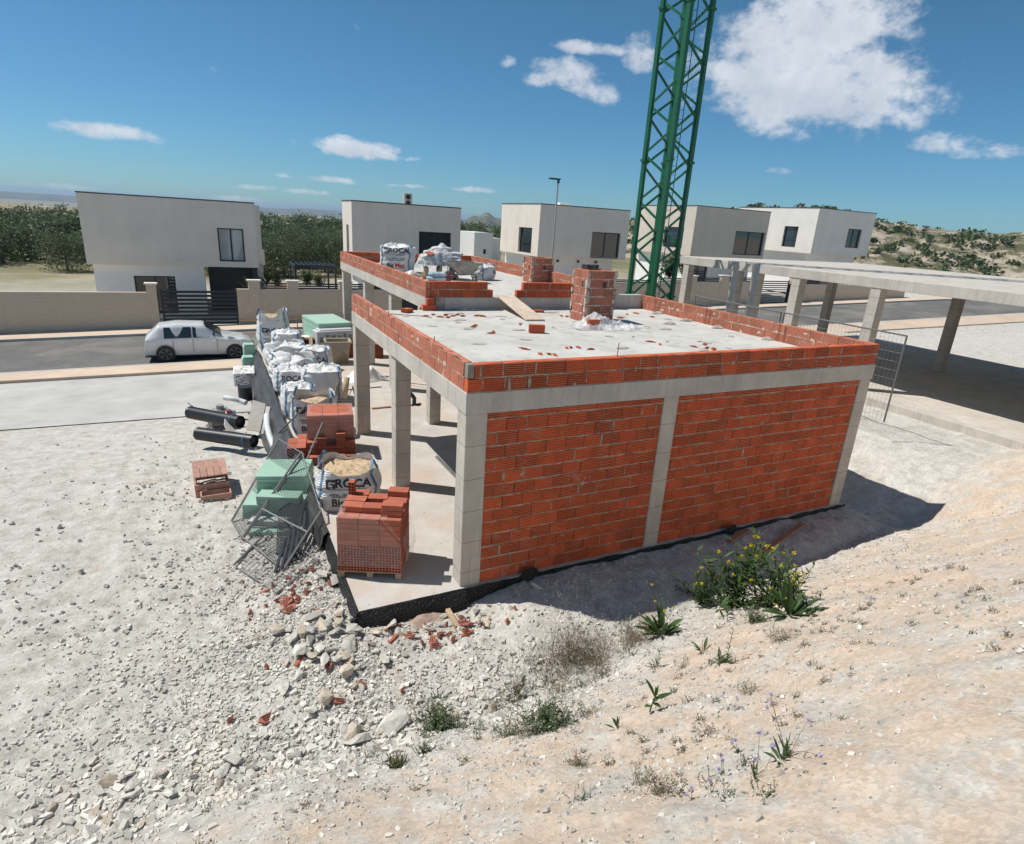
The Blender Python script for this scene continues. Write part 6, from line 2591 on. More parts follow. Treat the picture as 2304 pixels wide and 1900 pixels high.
def body(a, b):
    x = 4.15 * a
    h, wv = prof_at(x)
    t_ = b * 2 - 1           # across
    s = abs(t_)
    sh = min(.92, h)         # shoulder
    if s < .5:
        q = s / .5
        y = q * (wv * (.72 if h > 1.0 else .94))
        z = h - .03 * q ** 3
    else:
        q = (s - .5) / .5
        z = (h - .03) + (.22 - h + .03) * q
        k = (z - .22) / max(.01, h - .25)
        full = wv * (1.0 if z < .85 else 1.0 - .28 * (z - .85) / max(.05, h - .85))
        y = full - .05 * (1 - k) ** 3 + (.0 if z > .3 else -.03)
    return V((x, math.copysign(y, t_), z))


mb.grid(body, 60, 32)
part('body', mb, CP, car, True, world=False)
for s in (-1, 1):
    mb = MB()
    for (xa, xb, za, zb, zc, zd) in ((.75, 1.75, .93, 1.36, .95, 1.38), (1.8, 2.62, .95, 1.38, .97, 1.17)):
        P_ = []
        for (x, z) in ((xa, za), (xb, zc), (xb, zd), (xa, zb)):
            h, wv = prof_at(x)
            y = wv * (1 - .28 * (z - .85) / max(.05, h - .85))
            P_.append(V((x, s * (y + .012), z)))
        mb.add(P_, [(0, 1, 2, 3)])
    part('side_window', mb, GLASS, car, world=False)
mb = MB()
mb.add([V((2.25, -.6, 1.455)), V((2.25, .6, 1.455)), V((2.86, .72, 1.085)), V((2.86, -.72, 1.085))], [(0, 1, 2, 3)])
part('windscreen', mb, GLASS, car, world=False)
for s in (-1, 1):
    mb = MB()
    mb.add([V((3.62, s * .80, .80)), V((3.98, s * .69, .73)), V((4.10, s * .62, .62)), V((3.78, s * .845, .66))], [(0, 1, 2, 3)])
    part('headlight', mb, simple('headlight_glass%d' % s, (.30, .32, .35), .08, .3, 20, 0), car, world=False)
    mb = MB()
    mb.tube([(3.93, s * .765, .42), (3.97, s * .80, .42)], .07, 10)
    part('fog_lamp', mb, BLACKP, car, world=False)
    for x in (.75, 3.35):
        mb = MB()
        mb.tube([(x, s * .70, .31), (x, s * .895, .31)], .35, 24)
        part('wheel_arch', mb, BLACKP, car, world=False)
        mb = MB()
        mb.tube([(x, s * .74, .31), (x, s * .915, .31)], .31, 28)
        wh = part('wheel', mb, simple('tyre_rubber', (.025, .025, .027), .8, .2, 5, 0) if 'tyre_rubber' not in bpy.data.materials else bpy.data.materials['tyre_rubber'], car, world=False)
        mb = MB()
        for q in range(5):
            for dd in (-.1, .1):
                a_ = 2 * PI * q / 5 + dd
                flat(mb, V((x, s * .922, .31)) + V((math.cos(a_) * .03, 0, math.sin(a_) * .03)), V((x, s * .922, .31)) + V((math.cos(a_) * .225, 0, math.sin(a_) * .225)), .03, .012, V((0, 1, 0)))
        k = 24
        mb.tube([V((x + .22 * math.cos(2 * PI * i / k), s * .918, .31 + .22 * math.sin(2 * PI * i / k))) for i in range(k + 1)], .014, 5, cap=False)
        link('rim', mb.mesh('rim', STEEL), wh)
for s in (-1, 1):
    for x in (1.05, 1.78, 2.68):
        mb = MB()
        h_, wv_ = prof_at(x)
        mb.box(x, x + .012, s * (wv_ + .004) - .004, s * (wv_ + .004) + .004, .34, .90)
        part('door_seam', mb, BLACKP, car, world=False)
    for x in (1.62, 2.5):
        mb = MB()
        mb.bevbox(x, x + .16, s * .878 - .02, s * .878 + .02, .80, .83, .006)
        part('door_handle', mb, CP, car, world=False)
mb = MB()
mb.bevbox(4.13, 4.17, -.5, .5, .36, .52, .01)
part('front_grille', mb, BLACKP, car, world=False)
mb = MB()
mb.tube([(2.55, -.86, .98), (2.5, -1.02, 1.02)], .07, 8)
part('mirror', mb, CP, car, world=False)
mb = MB()
mb.bevbox(-.01, 4.16, -.80, .80, .17, .235, .03)
part('sill', mb, BLACKP, car, world=False)
# ================================================================== rubble
def rockmesh(seed, flatn=.55):
    r = random.Random(seed)
    bm = bmesh.new()
    for i in range(12):
        v = V((r.gauss(0, 1), r.gauss(0, 1), r.gauss(0, 1))).normalized()
        v = V((v.x, v.y * .72, max(-.55, min(.6, v.z * 1.15)) * flatn))
        bm.verts.new(v * .5)
    bmesh.ops.convex_hull(bm, input=bm.verts)
    dead = [v for v in bm.verts if not v.link_faces]
    bmesh.ops.delete(bm, geom=dead, context='VERTS')
    bmesh.ops.dissolve_limit(bm, angle_limit=.22, verts=bm.verts, edges=bm.edges)
    bmesh.ops.triangulate(bm, faces=bm.faces)
    bmesh.ops.bevel(bm, geom=[e for e in bm.edges], offset=.012, segments=1, affect='EDGES', clamp_overlap=True)
    bmesh.ops.triangulate(bm, faces=bm.faces)
    for v in bm.verts:
        v.co += V((1, 1, 1)) * .012 * noise.noise(v.co * 6 + V((seed, 0, 0)))
    bm.verts.index_update()
    mb = MB()
    mb.add([v.co.copy() for v in bm.verts], [tuple(v.index for v in f.verts) for f in bm.faces])
    bm.free()
    return mb


def rockmat(name, a, b, c_):
    n = NT(name)
    c = n.coord()
    oi = n.n('ShaderNodeObjectInfo').outputs['Random']
    f = n.noise(c, 2.2, 8, .7)
    colr = n.ramp(f, [(.3, a), (.52, b), (.72, c_)])
    colr = n.mix(1, colr, n.ramp(oi, [(0, .72), (1, 1.15)]), 'MULTIPLY')
    n.bump(n.noise(c, 7, 8, .72), .7, .03)
    return n.fin(colr, .93, .15)


ROCKM = rockmat('pale_limestone', (.38, .36, .31), (.58, .56, .51), (.74, .725, .68))
ROCKT = rockmat('tan_limestone', (.42, .35, .27), (.60, .52, .42), (.72, .65, .55))
RM = [rockmesh(300 + i, .35 + .07 * (i % 5)).mesh('rock', ROCKM if i < 8 else ROCKT) for i in range(11)]
RK = random.Random(99)
nrock = 0


def rock(x, y, s, k=None, label='pale angular limestone rock lying loose in the rubble', group='loose limestone rocks', sink=.22):
    global nrock
    if -1.55 < x < XR + .05 and y > -.2:
        return
    nrock += 1
    o = link('rock', RM[RK.randrange(11) if k is None else k])
    o.location = (x, y, terr(x, y) + s * (.22 - sink * .6))
    o.rotation_euler = (RK.uniform(-.35, .35), RK.uniform(-.35, .35), RK.uniform(0, 6.28))
    o.scale = (s * RK.uniform(.9, 1.25), s * RK.uniform(.75, 1.1), s * RK.uniform(.7, 1.1))
    tag(o, label, 'rock', group)


# rocks the photograph shows one by one
for (u, v, s, k, lab) in ((790, 1456, .36, 1, 'big flat pale rock slab below the slab corner'), (875, 1640, .46, 2, 'long pale rock in the row at the foot of the tan bank'), (800, 1672, .42, 0, 'layered pale rock left of the longest one at the bank foot'),
                          (850, 1690, .22, 3, 'blocky rock tucked below the long rocks of the bank foot'), (530, 1715, .30, 4, 'upright grey rock at the lower left edge'), (592, 1770, .26, 1, 'flat grey-green rock near the lower left corner'), (660, 1700, .20, 3, 'square pale rock left in the bank foot row'),
                          (735, 1408, .22, 4, 'broad pale rock just off the slab corner'), (820, 1402, .24, 0, 'rounded grey rock against the membrane at the slab corner'), (715, 1300, .22, 2, 'leaning pale rock beside the membrane edge'), (745, 1330, .20, 5, 'whitish rock under the membrane flap'),
                          (595, 1415, .17, 6, 'whitish rock alone on the gravel left of the rubble'), (1108, 1410, .13, 4, 'flat stone on a broken tile below the wall corner'), (945, 1335, .16, 2, 'pointed rock against the front membrane'), (870, 1385, .17, 5, 'pale rock before the front membrane'), (725, 1525, .12, 7, 'rounded stone alone on the bare gravel'),
                          (1205, 1318, .26, 3, 'large grey rock in the shade below the brick wall'), (1165, 1335, .18, 6, 'shaded rock left of the largest one below the brick wall'), (1245, 1310, .17, 1, 'shaded rock right of the largest one below the wall'), (1310, 1312, .14, 0, 'small shaded rock farthest right below the first brick panel')):
    p = G(u, v)
    rock(p.x, p.y, s, k, lab, 'noted rocks in the rubble')
# general scatter, thicker by the slab corner and along the foot of the bank
for i in range(120):
    a = RK.gauss(0, 1)
    rock(-1.95 + .36 * RK.gauss(0, 1), -.2 + .75 * a, RK.uniform(.08, .17) if i % 3 else RK.uniform(.17, .30), sink=-.1)
for i in range(40):
    rock(RK.uniform(-1.6, .6), RK.gauss(-.45, .18), RK.uniform(.07, .20), sink=0)
for i in range(95):
    x = RK.uniform(-4.8, .2)
    rock(x, foot_y(x) + RK.gauss(.05, .24), RK.uniform(.06, .14) if i % 3 else RK.uniform(.14, .26))
for i in range(8):
    x = RK.uniform(-4.5, 6)
    rock(x, RK.uniform(-5, 2.2), RK.uniform(.035, .09))
for i in range(22):
    rock(RK.uniform(.3, 4), RK.uniform(-1.1, -.25), RK.uniform(.05, .13))
# gravel: nobody could count it
n = NT('gravel_stone')
c = n.pos()
colr = n.ramp(n.noise(c, 2.1, 6, .65), [(.3, (.48, .455, .405)), (.5, (.61, .59, .545)), (.7, (.62, .55, .47))])
colr = tinted(n, colr)
n.bump(n.noise(c, 60, 4), .4, .01)
GRAV = n.fin(colr, .94, .1)
mb = MB()
RG = random.Random(5)
cnt = 0
while cnt < 44000:
    t_ = RG.random()
    if t_ < .45:
        x, y = RG.gauss(-.3, 3.4), RG.gauss(-1.9, 1.7)
    elif t_ < .6:
        x, y = RG.gauss(-2.1, .8), RG.gauss(-.1, 1.2)
    elif t_ < .8:
        x, y = RG.uniform(-5, 10), RG.uniform(-6, .3)
    elif t_ < .88:
        x, y = RG.gauss(-3.4, 2.2), RG.gauss(2.5, 3.2)
    else:
        x, y = RG.uniform(-2.5, 7), RG.uniform(-6.1, -2.2)
    if -1.53 < x < XR + .05 and y > -.12:
        continue
    if y < -6.2 or y > 11.5 or x > 10 or x < -9:
        continue
    dens = noise.noise(V((x * .9, y * .9, 7)))
    if dens < RG.uniform(-.45, .35) and RG.random() < .93:
        continue
    s = .006 + .026 * RG.random() ** 3.8
    if y > 1:
        s *= 1.5
    if y < -2.6 and RG.random() < .75:
        s *= .55
    z = terr(x, y) + s * .10
    M_ = Matrix.Translation((x, y, z)) @ Euler((RG.uniform(0, 3), RG.uniform(0, 3), RG.uniform(0, 3))).to_matrix().to_4x4()
    a, b, e = s * RG.uniform(.6, 1.1), s * RG.uniform(.6, 1), s * RG.uniform(.4, .8)
    q = [V((sx * a * RG.uniform(.5, 1), sy * b * RG.uniform(.5, 1), sz * e * RG.uniform(.5, 1))) for sx, sy, sz in ((-1, -1, -1), (1, -1, -1), (1, 1, -1), (-1, 1, -1), (-1, -1, 1), (1, -1, 1), (1, 1, 1), (-1, 1, 1))]
    mb.add([M_ @ p for p in q], [(0, 3, 2, 1), (4, 5, 6, 7), (0, 1, 5, 4), (1, 2, 6, 5), (2, 3, 7, 6), (3, 0, 4, 7)], RG.uniform(.62, 1.15))
    cnt += 1
for i in range(3800):
    x, y = (RG.gauss(-2.6, 1.2), RG.gauss(-.6, 1.1)) if i % 3 else (RG.uniform(-5, .6), foot_y(RG.uniform(-5, .6)) + RG.gauss(.1, .35))
    if -1.53 < x < XR + .05 and y > -.12:
        continue
    s = RG.uniform(.014, .042) if i % 9 else RG.uniform(.04, .062)
    M_ = Matrix.Translation((x, y, terr(x, y) + s * .15)) @ Euler((RG.uniform(-.5, .5), RG.uniform(-.5, .5), RG.uniform(0, 6.28))).to_matrix().to_4x4()
    a, b, e = s * RG.uniform(.8, 1.4), s * RG.uniform(.5, .9), s * RG.uniform(.25, .6)
    q = [V((sx * a * RG.uniform(.35, 1), sy * b * RG.uniform(.35, 1), sz * e * RG.uniform(.5, 1))) for sx, sy, sz in ((-1, -1, -1), (1, -1, -1), (1, 1, -1), (-1, 1, -1), (-1, -1, 1), (1, -1, 1), (1, 1, 1), (-1, 1, 1))]
    mb.add([M_ @ p for p in q], [(0, 3, 2, 1), (4, 5, 6, 7), (0, 1, 5, 4), (1, 2, 6, 5), (2, 3, 7, 6), (3, 0, 4, 7)], RG.uniform(.75, 1.25))
o = solo('gravel', mb, GRAV, 'loose pale limestone gravel spread over the ground', 'gravel')
o['kind'] = 'stuff'
# brick and tile shards in the rubble
BRICK_S = m_brick('brick_clay_weathered', base=(.40, .165, .115), smear=.35)
SG = [shard(400 + i, .075 + .02 * (i % 4), .022).mesh('tile_shard', BRICK_S) for i in range(8)]
for i in range(74):
    if i < 18:
        x, y = RK.gauss(-2.05, .22), RK.gauss(1.05, .22)
    elif i < 28:
        x, y = RK.gauss(-2.5, .22), RK.gauss(.75, .12)
    elif i < 52:
        x, y = RK.gauss(-.35, .42), RK.gauss(-.68, .2)
    else:
        x, y = RK.uniform(-3.6, 1.3), RK.uniform(-1.6, 1.6)
    if -1.55 < x and y > -.22:
        continue
    o = link('tile_shard', SG[i % 8])
    o.location = (x, y, terr(x, y) + .02)
    o.rotation_euler = (RK.uniform(-.7, .7), RK.uniform(-.7, .7), RK.uniform(0, 6.28))
    s = RK.uniform(.25, .85)
    o.scale = (s, s, 1)
    tag(o, 'broken red clay tile shard lying in the pale rubble on the ground', 'brick shard', 'red tile shards in the rubble')
for (u, v, rz, lab) in ((600, 1332, .5, 'long broken clay tile strip beside the fallen fence panel'), (885, 1440, .7, 'broken clay tile strip below the front membrane'), (675, 1490, .9, 'short broken clay tile strip alone on the gravel'), (1052, 1448 - 20, .3, 'small broken clay tile under the flat stone')):
    p = G(u, v)
    mb = MB()
    mb.bevbox(-.13, .13, -.025, .025, 0, .03, .006)
    mb.bevbox(-.12, .12, .026, .05, 0, .015, .004)
    o = solo('tile_strip', mb, BRICK_P, lab, 'brick shard', (p.x, p.y, p.z + .01), rz)
    o.scale = (.75, .8, .8)
p = G(1017, 1398)
mb = MB()
mb.bevbox(-.035, .035, -.17, .17, 0, .05, .004)
o = solo('timber_offcut', mb, WOOD, 'pale timber offcut stuck in the reddish sand by the wall corner', 'timber', (p.x, p.y, p.z + .03), .12)
o.rotation_euler = (.25, .1, .12)
mb = MB()
mb.grid(heap(.48, .30, .11, 33, rough=.35), 60, 14)
p = G(965, 1385)
solo('sand_heap', mb, simple('reddish_sand', (.42, .31, .245), .96, .3, 12, .9, 60, dist=.02), 'low heap of reddish sand by the front slab edge', 'sand heap', (p.x, p.y, p.z - .02), .2, smooth=True)
for k, (u, v) in enumerate(((1760, 1215), (1660, 1210))):
    p = G(u, v)
    mb = MB()
    mb.bevbox(-.9, .9, -.05, .05, 0, .03, .004)
    o = solo('scrap_board', mb, WOOD_R, ('dark board lying in the shade behind the yellow-flowered bush', 'dark board stub in the shade near the second brick panel')[k], 'board', (p.x, p.y, p.z + .03), .3)
    o.scale = (1 - .6 * k, 1, 1)

# ================================================================== wild plants
LF_D = leafmat('dark_weed_leaf', (.060, .112, .036), .3, .4)
LF_G = leafmat('grass_leaf', (.075, .115, .035), .3, .35)
LF_Y = leafmat('dry_stem', (.30, .245, .15), .2, .35)
LF_B = leafmat('brown_stem', (.16, .105, .075), .15, .4)
LF_S = leafmat('sage_leaf', (.16, .18, .12), .25, .3)
FL_Y = leafmat('yellow_petal', (.72, .56, .03), .3, .15)
FL_W = leafmat('white_petal', (.75, .72, .66), .3, .1)
FL_P = leafmat('lilac_petal', (.50, .42, .66), .3, .2)
PM = [LF_D, LF_G, LF_Y, LF_B, LF_S, FL_Y, FL_W, FL_P]
RP = random.Random(64)


def stem(mb, p, d, L, r, mi, bend=.25, segs=5, up=.2):
    pts = [V(p)]
    d = V(d).normalized()
    b = V((RP.gauss(0, 1), RP.gauss(0, 1), 0)) * bend
    for i in range(segs):
        d = (d + b / segs + V((0, 0, up / segs))).normalized()
        pts.append(pts[-1] + d * L / segs)
    mb.tube(pts, r, 4, RP.uniform(.8, 1.2), mi, cap=False, r1=r * .5)
    return pts


def leaf(mb, p, d, L, w, mi, droop=.3, fold=.25):
    p, d = V(p), V(d).normalized()
    s = d.cross(V((0, 0, 1)))
    s = s.normalized() if s.length > .05 else V((1, 0, 0))
    n_ = s.cross(d).normalized()
    t_ = RP.uniform(.7, 1.3)
    N = 6
    sh = (.12, .62, 1, .92, .6, .0)
    L_, C_, R_ = [], [], []
    q = p.copy()
    dd = d.copy()
    for i in range(N):
        ww = w * .5 * sh[i]
        C_.append(q.copy())
        L_.append(q - s * ww + n_ * ww * fold)
        R_.append(q + s * ww + n_ * ww * fold)
        dd = (dd - V((0, 0, droop / N))).normalized()
        q = q + dd * L / (N - 1)
    vs = L_ + C_ + R_
    fs = []
    for i in range(N - 1):
        fs += [(i, N + i, N + i + 1, i + 1), (N + i, 2 * N + i, 2 * N + i + 1, N + i + 1)]
    mb.add(vs, fs, t_, mi)


def blob(mb, p, r, k, mi, sz):
    for i in range(k):
        d = V((RP.gauss(0, 1), RP.gauss(0, 1), RP.gauss(.3, .8)))
        q = V(p) + d.normalized() * r * RP.uniform(.2, 1)
        a = V((RP.gauss(0, 1), RP.gauss(0, 1), RP.gauss(0, 1))).normalized() * sz
        b = a.cross(V((RP.gauss(0, 1), RP.gauss(0, 1), RP.gauss(0, 1)))).normalized() * sz
        mb.add([q - a, q - b, q + a, q + b], [(0, 1, 2, 3)], RP.uniform(.8, 1.2), mi)


def rdir(el0, el1, az=None):
    a = RP.uniform(0, 2 * PI) if az is None else az
    e = math.radians(RP.uniform(el0, el1))
    return V((math.cos(a) * math.cos(e), math.sin(a) * math.cos(e), math.sin(e)))


def plant(kind, label, cat, pos, h=.3, w=.3, n_=10, group=None, name=None):
    fo, fl = MB(), MB()
    o = V((0, 0, -.02))
    if kind == 'bush':
        for i in range(n_):
            d = rdir(30, 88)
            pts = stem(fo, o + V((RP.gauss(0, w * .16), RP.gauss(0, w * .16), 0)), d, h * RP.uniform(.65, 1.05), .006, 0, .35, 7)
            for j in range(1, len(pts)):
                for q in range(3):
                    leaf(fo, pts[j] + V((RP.gauss(0, .01),) * 3), rdir(0, 65), h * RP.uniform(.10, .24), h * RP.uniform(.022, .045), 0 if RP.random() < .6 else 1, .4)
            if RP.random() < .62:
                e = stem(fo, pts[-1], rdir(50, 85), h * RP.uniform(.05, .16), .003, 1)
                blob(fl, e[-1], .03, 26, 5, .010)
    elif kind == 'leafy':
        for i in range(n_):
            d = rdir(15, 80)
            leaf(fo, o + d * .03, d, h * RP.uniform(.6, 1.05), h * RP.uniform(.13, .22), 0, .55)
        for i in range(max(1, n_ // 5)):
            pts = stem(fo, o, rdir(65, 85), h * RP.uniform(1.1, 1.7), .004, 1, .3)
            for j in (1, 2, 3):
                leaf(fo, pts[j], rdir(20, 60), h * .3, h * .06, 0, .4)
            if 'yellow' in label:
                blob(fl, pts[-1], .024, 20, 5, .009)
    elif kind == 'tuft':
        for i in range(n_):
            d = rdir(25, 85)
            L = h * RP.uniform(.5, 1.05)
            leaf(fo, o + V((RP.gauss(0, w * .2), RP.gauss(0, w * .2), 0)), d, L, .010, 1 if RP.random() < .8 else 2, .7, .1)
    elif kind == 'dry':
        for i in range(n_):
            b = o + V((RP.gauss(0, w * .28), RP.gauss(0, w * .28), 0))
            mi = RP.choice((2, 2, 3, 3, 4))
            pts = stem(fo, b, rdir(35, 88), h * RP.uniform(.4, 1.1), .0018, mi, .5, 5)
            for j in (2, 3, 4):
                e = stem(fo, pts[j], rdir(20, 80), h * RP.uniform(.15, .35), .0012, mi, .4, 3)
                if RP.random() < .35:
                    blob(fl, e[-1], .008, 4, RP.choice((6, 6, 2)), .005)
            for q in range(3):
                leaf(fo, b + V((RP.gauss(0, .03), RP.gauss(0, .03), .02)), rdir(10, 60), h * .18, .008, RP.choice((3, 4, 2)), .4)
    elif kind == 'green':
        for i in range(n_):
            b = o + V((RP.gauss(0, w * .26), RP.gauss(0, w * .26), 0))
            pts = stem(fo, b, rdir(35, 85), h * RP.uniform(.4, 1.0), .0022, RP.choice((1, 1, 4)), .5, 5)
            for j in range(1, 6):
                for q in range(3):
                    leaf(fo, pts[j], rdir(-10, 60), h * RP.uniform(.08, .16), h * RP.uniform(.02, .045), RP.choice((1, 1, 0, 4)), .4)
            if RP.random() < .5:
                blob(fl, pts[-1], .012, 7, 6, .006)
    elif kind == 'spike':
        for i in range(n_):
            leaf(fo, o + V((RP.gauss(0, w * .16), RP.gauss(0, w * .16), 0)), rdir(5, 55), w * RP.uniform(.3, .6), .014, 1, .3)
        pts = stem(fo, o, (0.02, 0, 1), h, .004, 1, .05, 7)
        for j in range(1, 8):
            for q in range(4):
                leaf(fo, pts[j], rdir(10, 50), .05, .008, RP.choice((1, 4)), .2)
        blob(fl, pts[-1], .02, 12, 6, .005)
    elif kind == 'lilac':
        for i in range(n_):
            leaf(fo, o, rdir(10, 70), h * RP.uniform(.2, .4), .018, 0, .4)
        for i in range(max(1, n_ // 3)):
            pts = stem(fo, o, rdir(55, 85), h * RP.uniform(.7, 1.1), .0025, 2, .5, 7)
            blob(fl, pts[-1] + V((0, 0, .005)), .016, 26, 7, .006)
    elif kind == 'three':
        pts = stem(fo, o, rdir(70, 85, 0.8), h * .6, .008, 0, .2, 5)
        for (j, az, e0, L, ww) in ((5, 2.2, 60, .62, .16), (4, -.1, 15, .62, .15), (2, 3.4, 30, .40, .14), (5, .6, 65, .35, .08), (3, .2, 30, .26, .12), (5, 1.4, 80, .35, .08), (3, 5.2, 5, .28, .14)):
            leaf(fo, pts[j], rdir(e0 - 3, e0 + 3, az), h * L, h * ww, 0, .25, .3)
    t = thing(name or 'weed', label, cat, pos, 0, group)
    link('foliage', fo.mesh('foliage', PM), t)
    if fl.v:
        link('flowers', fl.mesh('flowers', PM), t)
    return t


gp = lambda u, v: G(u, v)
plant('bush', 'tallest dark green bush before the shaded second brick panel', 'bush', gp(1645, 1368), 1.08, .36, 24, name='flowering_bush')
plant('bush', 'wide yellow-flowered bush right of the tallest one', 'bush', gp(1742, 1366), .80, .75, 30, name='flowering_bush')
plant('bush', 'low yellow-flowered bush left of the tallest one', 'bush', gp(1578, 1356), .55, .55, 18, name='flowering_bush')
plant('leafy', 'broad-leaved yellow-flowered weed at the right edge below the bushes', 'weed', gp(1775, 1386), .5, .4, 16)
plant('leafy', 'broad-leaved weed with tall yellow flower stalks left of the bushes', 'weed', gp(1488, 1430), .46, .3, 20)
plant('leafy', 'small low broad-leaved sprout right of the bright tan earth', 'weed', gp(1583, 1468), .2, .2, 5)
plant('spike', 'green feathery tuft with one tall upright spike', 'weed', gp(1633, 1490), .44, .28, 60)
plant('spike', 'thin upright spike above the three-leaved plant', 'weed', gp(1478, 1500), .26, .2, 26)
plant('three', 'single dark weed with a few long pointed leaves on the bare tan earth', 'weed', gp(1462, 1602), .34, .3, 1)
plant('dry', 'wide brown dry shrub in the middle of the bank', 'dry shrub', gp(1305, 1480), .46, .80, 260, name='dry_shrub')
plant('dry', 'thin grey dry stems left of the wide brown shrub', 'dry shrub', gp(1225, 1510), .46, .55, 90, name='dry_shrub')
plant('dry', 'yellowish dry grass clump right of the wide brown shrub', 'dry shrub', gp(1430, 1448), .30, .62, 150, name='dry_shrub')
plant('green', 'wide green clump with white flowers low on the bank', 'weed', gp(1235, 1640), .30, .46, 150)
plant('green', 'small green weed right of the wide brown shrub foot', 'weed', gp(1310, 1545), .12, .2, 24)
plant('green', 'tall green weed with thin stalks above the rock row', 'weed', gp(985, 1645), .40, .34, 70)
plant('dry', 'thin tall grey stalks rising from the tall green weed', 'dry stalks', gp(975, 1640), .55, .2, 20, name='dry_shrub')
plant('green', 'small green weed below the tall green weed', 'weed', gp(955, 1695), .17, .14, 26)
plant('tuft', 'bright green grass tuft right of the long rocks', 'grass tuft', gp(893, 1728), .15, .18, 110, name='grass_tuft')
plant('dry', 'thin grey stalks leaning out of the bright grass tuft', 'dry stalks', gp(890, 1722), .42, .16, 9, name='dry_shrub')
plant('green', 'low grey-green clump left of the wide white-flowered one', 'weed', gp(1140, 1655), .16, .30, 60)
plant('green', 'low grey-green clump second left of the white-flowered one', 'weed', gp(1078, 1645), .13, .2, 30)
plant('dry', 'small purple-brown dry shrub on the bare tan earth', 'dry shrub', gp(1300, 1725), .15, .12, 40, name='dry_shrub')
plant('green', 'sage-grey rounded clump under the yellow-flowered bush', 'weed', gp(1700, 1400), .26, .26, 50)
plant('dry', 'lilac-brown heather clump at the right edge', 'dry shrub', gp(1762, 1440), .16, .26, 60, name='dry_shrub')
plant('leafy', 'dark reddish rosette weed near the lower right corner', 'weed', gp(1760, 1712), .14, .14, 14)
plant('lilac', 'lilac scabious with leaning stalks rising near the lower right corner', 'flower', gp(1775, 1705), .42, .2, 9, name='wild_flower')
plant('lilac', 'lilac scabious on thin stalks low in the right foreground', 'flower', gp(1700, 1750), .34, .2, 9, name='wild_flower')
plant('lilac', 'short lilac scabious among stones in the right foreground', 'flower', gp(1625, 1745), .2, .2, 7, name='wild_flower')
plant('lilac', 'lilac scabious nearest the bottom edge', 'flower', gp(1560, 1800), .09, .2, 8, name='wild_flower')
plant('dry', 'brown dry shrub at the bottom edge left of the scabious', 'dry shrub', gp(1490, 1785), .13, .2, 60, name='dry_shrub')
for k, (u, v, lab) in enumerate(((1535, 1785, 'green sprig patch at the bottom edge beside the brown shrub'), (1640, 1790, 'green sprig patch at the bottom edge under the scabious'), (1600, 1765, 'small green sprig above the bottom edge'), (1735, 1790, 'grey-green sprig patch in the lower right corner'), (1310, 1800, 'small brown-green sprig at the bottom centre'))):
    plant('green', lab, 'weed', gp(u, v), .09, .16, 26)
for (u, v, h, lab) in ((1242, 1475, .44, 'single tall grass stalk rising past the shadow edge'), (1408, 1440, .36, 'single tall grass stalk before the shaded ground'), (1120, 1520, .3, 'lone grass stalk on the gravel left of the dry stems')):
    plant('spike', lab, 'grass stalk', gp(u, v), h, .1, 4, name='grass_stalk')
for k, (u, v, kd, h, w, m_, lab) in enumerate(((1165, 1560, 'dry', .30, .34, 60, 'thin grey dry clump above the wide white-flowered weed'), (1265, 1560, 'dry', .26, .34, 60, 'brownish dry clump between the brown shrub and the white-flowered weed'), (1360, 1520, 'dry', .2, .3, 50, 'low dry clump right below the wide brown shrub'),
                                              (1325, 1610, 'dry', .16, .28, 44, 'low dry clump right of the white-flowered weed'), (1120, 1600, 'dry', .26, .26, 30, 'sparse grey stalks left above the white-flowered weed'), (1035, 1640, 'green', .14, .2, 26, 'grey-green clump nearest the tall stalked weed'),
                                              (1185, 1660, 'dry', .12, .3, 40, 'low brown dry fringe under the white-flowered weed'), (1420, 1475, 'green', .12, .2, 24, 'low green sprout under the yellowish dry grass'), (840, 1700, 'dry', .3, .12, 10, 'few thin stalks standing among the long rocks'), (1390, 1640, 'leafy', .12, .1, 6, 'small pointed sprout right of the white-flowered weed'),
                                              (1540, 1500, 'dry', .1, .2, 30, 'tiny dry clump left of the spiked tuft'), (1690, 1560, 'dry', .1, .22, 34, 'low dry clump on the tan earth at the right'), (1600, 1650, 'dry', .1, .22, 34, 'low dry clump among stones right of the three-leaved plant'), (1450, 1760, 'dry', .12, .2, 34, 'low brown clump at the bottom right of centre'), (1680, 1720, 'green', .1, .2, 30, 'green mat among stones near the scabious'))):
    plant(kd, lab, 'dry shrub' if kd == 'dry' else 'weed', gp(u, v), h, w, m_, name='dry_shrub' if kd == 'dry' else 'weed')
for k, (u, v, lab) in enumerate(((1640, 1600, 'lilac scabious standing alone above the stones at the right'), (1745, 1620, 'lilac scabious on long stalks at the right edge'), (1660, 1695, 'lilac scabious low between the two nearest stones'), (1600, 1785, 'lilac scabious head low at the bottom edge'))):
    plant('lilac', lab, 'flower', gp(u, v), .16, .1, 6, name='wild_flower')
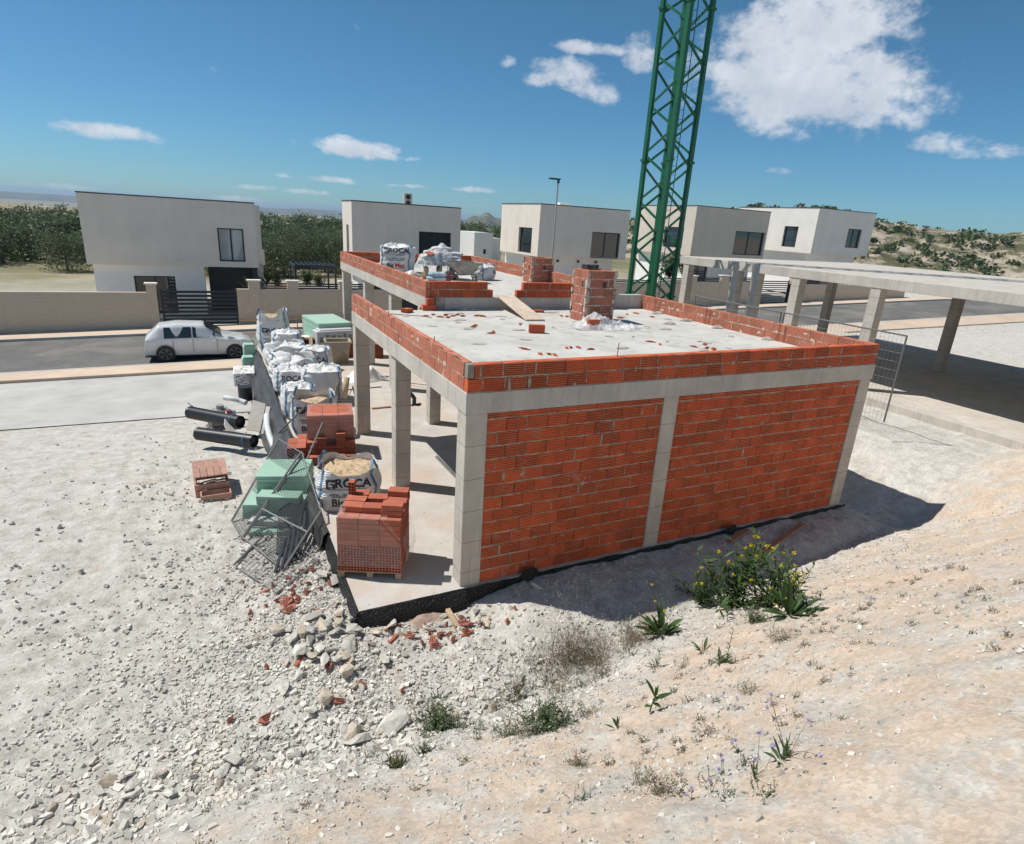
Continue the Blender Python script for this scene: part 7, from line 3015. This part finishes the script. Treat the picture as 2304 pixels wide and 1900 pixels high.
# small sprigs nobody can tell apart
proto = [plant('dry', 'tiny dry brown sprig on the open ground of the bank', 'sprig', (0, 0, 0), .07, .07, 12, 'tiny dry sprigs on the bank', 'dry_sprig'),
         plant('green', 'tiny green sprig on the open ground of the bank', 'sprig', (0, 0, 0), .06, .07, 10, 'tiny green sprigs on the bank', 'green_sprig')]
first = [True, True]
for i in range(210):
    k = 0 if RP.random() < .68 else 1
    for _ in range(50):
        x, y = (RP.uniform(-3.6, 5.5), RP.uniform(-5.2, -1.7)) if i < 130 else (RP.uniform(-.6, 4.2), RP.uniform(-5.6, -3.2))
        if foot_y(x) - y > .0 and noise.noise(V((x * .8 + 9, y * .8, 2))) > -.1 + RP.uniform(-.3, .3):
            break
    o = proto[k] if first[k] else copy_tree(proto[k])
    first[k] = False
    o.location = (x, y, terr(x, y) - .004)
    o.rotation_euler = (0, 0, RP.uniform(0, 6.28))
    s = RP.uniform(.6, 1.5)
    o.scale = (s, s, s)
# garden greenery behind the wall
for (u, v, Y, h, kind, lab) in ((602, 636, 34.5, 1.6, 'tuft', 'yellow-green palm-like plant beside the villa corner'), (560, 655, 30.2, 1.1, 'tuft', 'spiky green plant behind the stepped wall pillar'), (625, 633, 36, .9, 'bush', 'pale green garden shrub between villa and pergola'), (690, 633, 36.5, 1.2, 'bush', 'green garden shrub under the pergola'), (718, 636, 37, .9, 'bush', 'low garden shrub right under the pergola'), (1546, 618, 30.5, 1.6, 'bush', 'dark garden tree behind the wall right of the crane'), (1506, 618, 30.5, 2.0, 'bush', 'dark garden tree behind the wall seen through the crane')):
    p = PY(u, v, Y)
    fo = MB()
    for i in range(40 if kind == 'tuft' else 26):
        if kind == 'tuft':
            leaf(fo, V((0, 0, .2)), rdir(20, 80), h * RP.uniform(.6, 1), h * .09, 1, 1.0)
        else:
            d = rdir(35, 88)
            pts = stem(fo, V((0, 0, 0)), d, h * RP.uniform(.6, 1), .02, 3, .3, 5)
            for q in pts[1:]:
                for _ in range(5):
                    leaf(fo, q + V((RP.gauss(0, .06), RP.gauss(0, .06), RP.gauss(0, .06))), rdir(-20, 60), h * .15, h * .07, RP.choice((0, 1, 1)), .4)
    solo('garden_plant', fo, PM, lab, 'garden plant', (p.x, p.y, p.z - .3))
